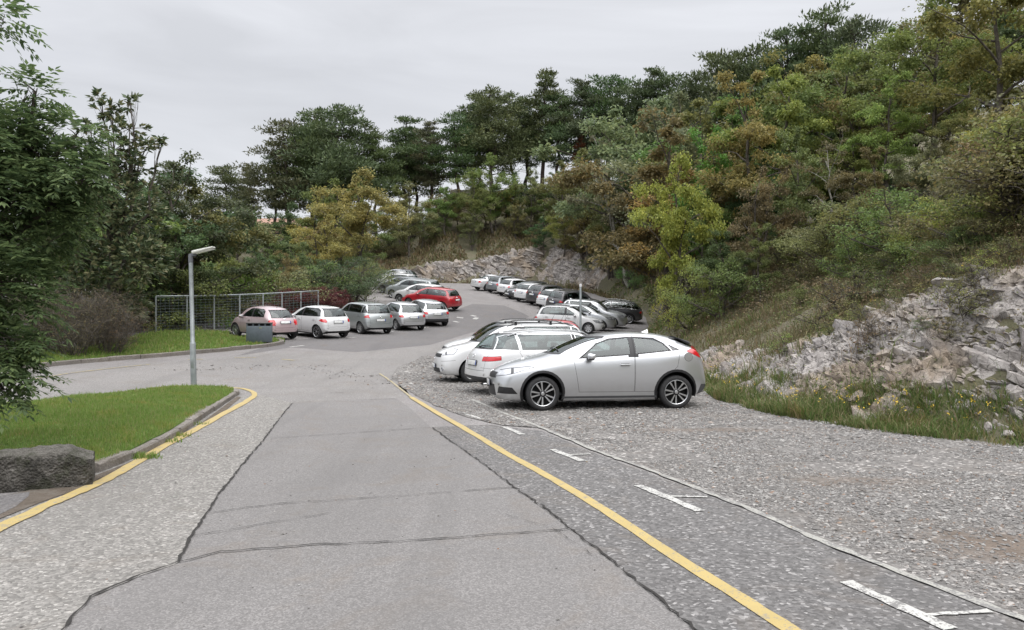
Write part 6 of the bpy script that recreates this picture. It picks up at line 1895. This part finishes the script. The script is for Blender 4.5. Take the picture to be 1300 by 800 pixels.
def blob_tree(name, label, base, trunk_r, blobs, maker, mat_leaf, bark, seed, fork_z=2.0):
    g = np.random.default_rng(seed); e = empty(name, base); tag(e, label, 'tree'); B = Vector(base)
    bm = bmesh.new(); fk = Vector((0, 0, fork_z)); branch(bm, (0, 0, -.3), fk, trunk_r, trunk_r * .75, .03, g, 5, 10)
    Cs, Ds, R_ = [], [], []
    for c, rad, n in blobs:
        c = c - B; mid = fk.lerp(c, .55) + Vector((0, 0, .3)); lm = branch(bm, fk, c, trunk_r * .38, .018, .08, g, 7, 6)
        m_ = max(10, n // 9)
        tw = unit(m_, g) * np.array([1, 1, .8]) * rad * (g.uniform(0, 1, (m_, 1)) ** .4)
        for k in range(min(m_, 26)):
            s_ = lm[-1 - int(g.integers(0, 3))]; branch(bm, s_, c + Vector(tw[k]), .012, .004, .10, g, 3, 4)
        idx = g.integers(0, m_, n); d = unit(n, g); base_ = np.array(c[:]) + tw[idx]
        o_ = tw[idx] / (np.linalg.norm(tw[idx], axis=1, keepdims=True) + 1e-6)
        D = o_ * .8 + d * .9; D[:, 2] = D[:, 2] * .6 - .05; D /= np.linalg.norm(D, axis=1, keepdims=True)
        Cs.append(base_ + d * .10); Ds.append(D)
    C = np.concatenate(Cs); D = np.concatenate(Ds)
    V, F = maker(C, D, g)
    obj('trunk', bm_mesh('trunk', bm, True), e, bark); cr = obj('crown', mesh_np('crown', V, F), e, mat_leaf); return e
mk1 = lambda C, D, g: compound(C, D, 5, g.uniform(.20, .34, len(C)), .105, .36, g)
bl = [(at(14, 190, 9.5), .70, 302), (at(-50, 240, 9.2), .9, 403), (at(60, 215, 9.6), .62, 273), (at(95, 175, 9.9), .34, 93), (at(5, 290, 9.4), .75, 374), (at(62, 268, 9.8), .38, 115), (at(-20, 370, 9.0), .75, 345), (at(5, 365, 9.3), .42, 136), (at(-12, 440, 8.8), .36, 144), (at(-60, 450, 8.6), .6, 216),
      (at(32, 478, 8.9), .14, 24), (at(5, 492, 8.7), .16, 28), (at(44, 118, 9.6), .20, 33), (at(-20, 160, 9.4), .6, 187), (at(-2, 22, 8.8), .13, 43), (at(-60, 75, 9.0), .25, 43), (at(108, 232, 9.8), .22, 43)]
xb, yb = -7.3, 9.6
blob_tree('ash_tree', 'large dark green tree with feathery compound leaves at the left edge', (xb, yb, Hs(xb, yb)), .22, bl, mk1, m_leafL, m_bark, 61, 2.2)
m_leafM = leafy('magnolia_leaf', [(.055, .085, .045), (.08, .115, .055), (.115, .145, .070), (.16, .175, .085), (.24, .22, .12)], .25, rough=.4)
def mk2(C, D, g):
    n = len(C); N = unit(n, g) * .8 + np.array([0, 0, .8]); N /= np.linalg.norm(N, axis=1, keepdims=True); l = g.uniform(.18, .32, n); return rhombi(C, D, N, l, l * .42, .2)
Y = 29.0
bl = [(at(150, 270, Y), 1.86, 2565), (at(110, 330, Y), 1.94, 2295), (at(175, 330, Y - .5), 1.22, 1080), (at(120, 230, Y), 1.46, 1485), (at(195, 310, Y), 0.57, 324), (at(150, 185, Y), 1.22, 445), (at(140, 140, Y), 0.62, 175), (at(165, 130, Y), 0.45, 81), (at(125, 125, Y), 0.36, 60), (at(185, 185, Y), 0.41, 67), (at(205, 178, Y), 0.29, 45), (at(170, 215, Y), 0.81, 405), (at(165, 165, Y), 0.73, 162), (at(150, 385, Y), 1.13, 945), (at(110, 160, Y), 0.49, 94)]
xb, yb = at(135, 0, Y).x, Y
blob_tree('magnolia_tree', 'olive and tan leaved tree with sparse top against the sky behind the near tree', (xb, yb + .5, Hs(xb, yb + .5)), .2, bl, mk2, m_leafM, m_bark, 62, 3.2)
for px_, Y, yt, col, pr, w_, lb in [(215, 41, 208, (.06, .075, .04), 5, 1.15, 'dark olive tree right of the tan leaved tree'), (185, 42, 215, DGR, 2, 1.2, 'very dark tree behind the tan leaved tree'), (243, 44, 232, OLV, 0, 1.3, 'olive tree above the left end of the fence'), (145, 37, 250, DGR, 5, 1.2, 'dark green tree behind the bare twiggy bush'), (60, 33, 215, GRN, 2, 1.3, 'green tree behind the large left tree'), (-20, 30, 180, GRN, 5, 1.3, 'green tree at the far left behind the large tree'), (205, 39, 290, DGR, 4, 1.0, 'low dark tree behind the left end of the fence'), (100, 45, 240, DGR, 2, 1.3, 'dark tree deep behind the bare bush')]:
    tree_px(PB[pr], px_, Y, yt, col, name='deciduous_tree', label=lb, group='dark trees at the left', wid=w_)
# bare twiggy bush
def twiggy(seed, h=3.6, n=34):
    g = np.random.default_rng(seed); bm = bmesh.new(); tp = []
    for k in range(n):
        a = g.uniform(0, 6.28); s_ = g.uniform(.25, .95); e = Vector((math.cos(a) * s_ * h * .55, math.sin(a) * s_ * h * .55, h * g.uniform(.6, 1) * (1.1 - s_ * .4)))
        st = branch(bm, (g.normal(0, .15), g.normal(0, .15), -.2), e, .022, .006, .10, g, 6, 4)
        for j in range(16):
            q = g.integers(2, 7); b = st[q] ; d = Vector(unit(1, g)[0]); d.z = abs(d.z) * .8 + .15; e2 = b + d * g.uniform(.25, .8)
            sub = branch(bm, b, e2, .007, .003, .10, g, 2, 3)
            for m_ in range(3): e3 = sub[1 + m_ % 2] + Vector(unit(1, g)[0]) * g.uniform(.12, .35); branch(bm, sub[1 + m_ % 2], e3, .004, .002, .1, g, 1, 3); tp.append(e3)
    tr = bm_mesh('stems', bm, True); tr.materials.append(m_twig)
    C = np.array([t_[:] for t_ in tp]); C = np.repeat(C, 2, 0) + g.normal(0, .05, (len(C) * 2, 3)); n_ = len(C)
    l = g.uniform(.04, .08, n_); V, F = rhombi(C, unit(n_, g), unit(n_, g), l, l * .5); cr = mesh_np('crown', V, F); cr.materials.append(m_leaf)
    return tr, cr, h
m_twig = soil('twig_bark', [(.07, .062, .05), (.105, .093, .077), (.14, .125, .105)], 8, .01)
TW = [twiggy(71), twiggy(72, 3.2)]
for px_, Y, yt, k, lb in [(95, 25.5, 362, 0, 'grey-brown bare twiggy bush left of the others on the left bank'), (140, 26.5, 375, 1, 'grey-brown bare twiggy bush nearest the lamp post side of the left bank'), (60, 26, 360, 1, 'bare twiggy bush half hidden by the large near tree'), (118, 28, 350, 0, 'bare twiggy bush standing behind the other two')]:
    e = tree_px(TW[k], px_, Y, yt, (.11, .095, .065), name='twiggy_bush', label=lb, cat='shrub', group='bare bushes on the left bank', wid=1.25)

# --- brush and weeds as ground cover
def slope_cover(name, label, n, pr, dr, h, wd, mat, seed, lean=.9, dens=None, yl=(5, 46)):
    g = np.random.default_rng(seed); i = g.uniform(pr[0], pr[1], n * 2)
    i0 = i.astype(int); a = FOOT[i0] + (FOOT[i0 + 1] - FOOT[i0]) * (i - i0)[:, None]; d = FOOT[i0 + 1] - FOOT[i0]; d = d / np.linalg.norm(d, axis=1, keepdims=True); nn_ = np.stack([d[:, 1], -d[:, 0]], -1)
    q = a + nn_ * g.uniform(dr[0], dr[1], (n * 2, 1)); x, y = q[:, 0], q[:, 1]
    m = (y > yl[0]) & (y < yl[1]) & (x / np.maximum(y, 1) < .74)
    if dens: m &= g.uniform(0, 1, n * 2) < dens(x, y, seg_dist(x, y, FOOT)[0])
    x, y = x[m][:n], y[m][:n]
    hh = h * g.gamma(4, .25, len(x)) * (.5 + vnoise(x, y, .9, seed))
    V, F = blades(x, y, Hh(x, y) - .03, hh, wd * np.maximum(1, y / 16) * g.uniform(.6, 1.4, len(x)), lean)
    o = obj(name, mesh_np(name, V, F), None, mat); return tag(o, label, 'weeds', kind='stuff')
slope_cover('roadside_grass', 'fresh green grass and weeds along the foot of the rock face', 42000, (1.6, 8), (-.35, 1.0), .17, .014, m_weed, 81, dens=lambda x, y, d: np.clip(vnoise(x, y, .5, 40) * 1.9 - .25, 0, 1) * np.where(d < .9, 1, .35))
slope_cover('dry_brush', 'dry brown and olive brush covering the slope above the rocks', 80000, (1.3, 8.5), (1.2, 11.5), .24, .011, m_dry, 82, dens=lambda x, y, d: np.clip(vnoise(x, y, 1.4, 41) * 1.7 - .15, .1, 1) * np.where(y < 18, np.clip((d - 2.6) / 1.8, .06, 1), np.clip((d - .5) / 1.5, .4, 1)))
slope_cover('green_brush', 'green weeds scattered over the hillside', 36000, (1.6, 13), (.8, 11), .20, .018, m_weed, 83, dens=lambda x, y, d: np.clip(vnoise(x, y, 1.1, 42) * 2.4 - 1.0, 0, 1) * np.where((d < 3.6) & (y < 17), .08, 1), yl=(5, 72))
slope_cover('bank_grass', 'dry olive grass on the bank above and below the far rock wall', 22000, (12, 20.5), (-.5, 12), .30, .03, m_dry, 84, dens=lambda x, y, d: np.where((d > .5) & (d < 2.4), .04, 1.0), yl=(60, 100))
# leafy weeds: broad small leaves on the slope and at the foot
def leaf_cover(name, label, n, pr, dr, hgt, leaf, mat, seed, dens, yl=(5, 46)):
    g = np.random.default_rng(seed); i = g.uniform(pr[0], pr[1], n * 2)
    i0 = i.astype(int); a = FOOT[i0] + (FOOT[i0 + 1] - FOOT[i0]) * (i - i0)[:, None]; d = FOOT[i0 + 1] - FOOT[i0]; d = d / np.linalg.norm(d, axis=1, keepdims=True); nn_ = np.stack([d[:, 1], -d[:, 0]], -1)
    q = a + nn_ * g.uniform(dr[0], dr[1], (n * 2, 1)); x, y = q[:, 0], q[:, 1]
    m = (y > yl[0]) & (y < yl[1]) & (x / np.maximum(y, 1) < .74) & (g.uniform(0, 1, n * 2) < dens(x, y, seg_dist(x, y, FOOT)[0]))
    x, y = x[m][:n], y[m][:n]; n = len(x)
    C = np.stack([x, y, Hh(x, y) + hgt * g.uniform(0, 1, n) ** 1.4 * (.3 + 1.3 * vnoise(x, y, .7, seed))], -1)
    D = unit(n, g); D[:, 2] = np.abs(D[:, 2]) * .6; N = unit(n, g) * .7 + np.array([0, 0, .9]); N /= np.linalg.norm(N, axis=1, keepdims=True)
    l = leaf * g.uniform(.6, 1.4, n) * np.maximum(1, y / 18); V, F = rhombi(C, D / np.linalg.norm(D, axis=1, keepdims=True), N, l, l * .5)
    o = obj(name, mesh_np(name, V, F), None, mat); return tag(o, label, 'weeds', kind='stuff')
leaf_cover('scrub', 'tangled olive and brown leafy scrub on the slope between rocks and trees', 90000, (1.3, 9), (1.4, 11.5), .50, .055, m_dry, 91, lambda x, y, d: np.clip(vnoise(x, y, 1.2, 43) * 1.9 - .35, .05, 1) * np.clip((d - 2.0) / 2.2, .2, 1))
leaf_cover('leafy_weeds', 'green leafy weeds on the slope and at its foot', 60000, (1.6, 13), (.3, 11), .45, .050, m_weed, 92, lambda x, y, d: np.clip(vnoise(x, y, 1.0, 44) * 2.4 - 1.0, 0, 1) * np.where((d > 1.0) & (d < 3.5) & (y < 17), .12, 1), yl=(5, 72))
# yellow flowers
g = np.random.default_rng(95); n = 260; i = g.uniform(2.0, 7.5, n); i0 = i.astype(int); a = FOOT[i0] + (FOOT[i0 + 1] - FOOT[i0]) * (i - i0)[:, None]; d = FOOT[i0 + 1] - FOOT[i0]; d = d / np.linalg.norm(d, axis=1, keepdims=True); nn_ = np.stack([d[:, 1], -d[:, 0]], -1)
off = np.where(g.uniform(0, 1, n) < .55, g.uniform(0, .8, n), g.uniform(3, 8, n)); q = a + nn_ * off[:, None] + 0
q = q[vnoise(q[:, 0], q[:, 1], .8, 50) > .5]; n = len(q)
C = np.stack([q[:, 0], q[:, 1], Hh(q[:, 0], q[:, 1]) + g.uniform(.2, .42, n)], -1); C = np.repeat(C, 5, 0) + g.normal(0, .022, (n * 5, 3)); n *= 5
V, F = rhombi(C, unit(n, g), np.tile([[0, 0, 1.0]], (n, 1)) + unit(n, g) * .4, g.uniform(.02, .04, n), g.uniform(.02, .03, n))
o = obj('wild_flowers', mesh_np('wild_flowers', V, F), None, simple('yellow_petal', (.55, .38, .02), .6)); tag(o, 'small yellow wild flowers dotted in the roadside grass', 'flowers', kind='stuff')
# fallen leaves on the asphalt
g = np.random.default_rng(96); n = 90; x = g.uniform(-4.5, 5, n); y = g.uniform(3.2, 17, n)
C = np.stack([x, y, G(T(x, y)) + .030], -1); V, F = rhombi(C, unit(n, g) * np.array([1, 1, .1]), np.tile([[0, 0, 1.0]], (n, 1)) + unit(n, g) * .3, g.uniform(.02, .045, n), g.uniform(.015, .028, n))
o = obj('fallen_leaves', mesh_np('fallen_leaves', V, F), None, leafy('fallen_leaf', [(.12, .06, .03), (.25, .11, .04), (.07, .05, .03), (.30, .2, .06)], .1)); tag(o, 'tiny brown fallen leaves strewn over the asphalt and gravel', 'leaves', kind='stuff')

# far house glimpsed through the pines
hx, hy = px(352, 122), 122; hz = CAM_H + (CY - 262) / FPX * hy - 5.9
hs = empty('house', (hx, hy, hz - 3)); tag(hs, 'pink-walled house with an orange tiled roof glimpsed behind the pines', 'house')
bm = bmesh.new(); add_box(bm, (0, 0, 2.6), (9, 7, 5.2)); obj('wall', bm_mesh('wall', bm), hs, simple('pink_render', (.48, .30, .25), .9, nscale=1))
bm = bmesh.new()
vs = [bm.verts.new(p_) for p_ in ((-5, -4, 5.2), (5, -4, 5.2), (5, 4, 5.2), (-5, 4, 5.2), (-4.2, 0, 7.0), (4.2, 0, 7.0))]
for q in ((0, 1, 5, 4), (2, 3, 4, 5), (1, 2, 5), (3, 0, 4), (3, 2, 1, 0)): bm.faces.new([vs[i] for i in q])
obj('roof', bm_mesh('roof', bm), hs, simple('roof_tile', (.33, .20, .15), .85, nscale=6, noise_amt=.3))
for xx in (-3.1, -1, 1.1, 3.2):
    bm = bmesh.new(); add_box(bm, (xx, -3.52, 3.7), (1.0, .08, 1.3), bevel=.01); obj('window', bm_mesh('window', bm), hs, simple('house_window', (.03, .03, .035), .2))
SKYZ = 26.0; EXPO = 0.38
# ================================================================== SKY, LIGHT, CAMERA
w = bpy.data.worlds.new('World'); scene.world = w; w.use_nodes = True
nt = w.node_tree; nt.nodes.clear()
def N(typ, **kw):
    n = nt.nodes.new(typ)
    for k, v in kw.items(): setattr(n, k, v)
    return n
out = N('ShaderNodeOutputWorld'); bg = N('ShaderNodeBackground'); bg.inputs[1].default_value = .1
SUN_EL, SUN_AZ = 58, 150
sky = N('ShaderNodeTexSky', sky_type='NISHITA'); sky.sun_disc = False; sky.sun_elevation = R(SUN_EL); sky.sun_rotation = R(SUN_AZ)
tc = N('ShaderNodeTexCoord'); sep = N('ShaderNodeSeparateXYZ'); nt.links.new(tc.outputs['Generated'], sep.inputs[0])
# overcast deck: brighter towards the zenith, streaky cloud texture
rp = N('ShaderNodeValToRGB'); e = rp.color_ramp.elements
while len(e) > 1: e.remove(e[-1])
stops = [(0.0, (6.0, 6.1, 6.35)), (.10, (6.0, 6.1, 6.35)), (.28, (5.6, 5.7, 6.0)), (.42, (6.2, 6.3, 6.6)), (.60, (12.5, 12.6, 13)), (1.0, (SKYZ, SKYZ, SKYZ * 1.03))]
e[0].position = 0; 
for i, (p_, c_) in enumerate(stops):
    el = e[0] if i == 0 else e.new(p_)
    el.position = p_; el.color = tuple(v / 30 for v in c_) + (1,)
nt.links.new(sep.outputs['Z'], rp.inputs['Fac'])
mp = N('ShaderNodeMapping'); mp.inputs['Scale'].default_value = (1.0, 1.0, 5.5); mp.inputs['Rotation'].default_value = (0, R(9), 0)
nt.links.new(tc.outputs['Generated'], mp.inputs['Vector'])
nz = N('ShaderNodeTexNoise'); nz.inputs['Scale'].default_value = 2.6; nz.inputs['Detail'].default_value = 6; nz.inputs['Distortion'].default_value = .8; nz.inputs['Roughness'].default_value = .5
nt.links.new(mp.outputs[0], nz.inputs['Vector'])
mr = N('ShaderNodeMapRange')
for i, v in enumerate((.30, .72, .94 * 30, 1.14 * 30)): mr.inputs[1 + i].default_value = v
nt.links.new(nz.outputs['Fac'], mr.inputs[0])
mul = N('ShaderNodeVectorMath', operation='SCALE'); nt.links.new(rp.outputs[0], mul.inputs[0]); nt.links.new(mr.outputs[0], mul.inputs['Scale'])
mx = N('ShaderNodeMix', data_type='RGBA'); mx.inputs[0].default_value = .94
nt.links.new(sky.outputs[0], mx.inputs[6]); nt.links.new(mul.outputs[0], mx.inputs[7])
nt.links.new(mx.outputs[2], bg.inputs[0]); nt.links.new(bg.outputs[0], out.inputs[0])
s = bpy.data.lights.new('sun', 'SUN'); s.energy = 1.5; s.angle = R(75); s.color = (1, .97, .93)
so = bpy.data.objects.new('sun', s); COL.objects.link(so)
az = R(SUN_AZ); el_ = R(SUN_EL)
dirv = Vector((math.sin(az) * math.cos(el_), math.cos(az) * math.cos(el_), math.sin(el_)))
so.rotation_euler = dirv.to_track_quat('Z', 'Y').to_euler(); so.location = (0, 0, 60)
cam = bpy.data.cameras.new('camera'); co = bpy.data.objects.new('camera', cam); COL.objects.link(co)
co.location = (0, 0, CAM_H); co.rotation_euler = (R(90), 0, 0)
cam.sensor_width = 36; cam.lens = FPX / 1300 * 36; cam.clip_end = 3000; cam.clip_start = .05
scene.camera = co
scene.view_settings.view_transform = 'Standard'; scene.view_settings.look = 'None'; scene.view_settings.exposure = EXPO; scene.view_settings.gamma = 1
scene.view_settings.use_curve_mapping = False
scene.cycles.max_bounces = 6; scene.cycles.transparent_max_bounces = 12; scene.cycles.diffuse_bounces = 3
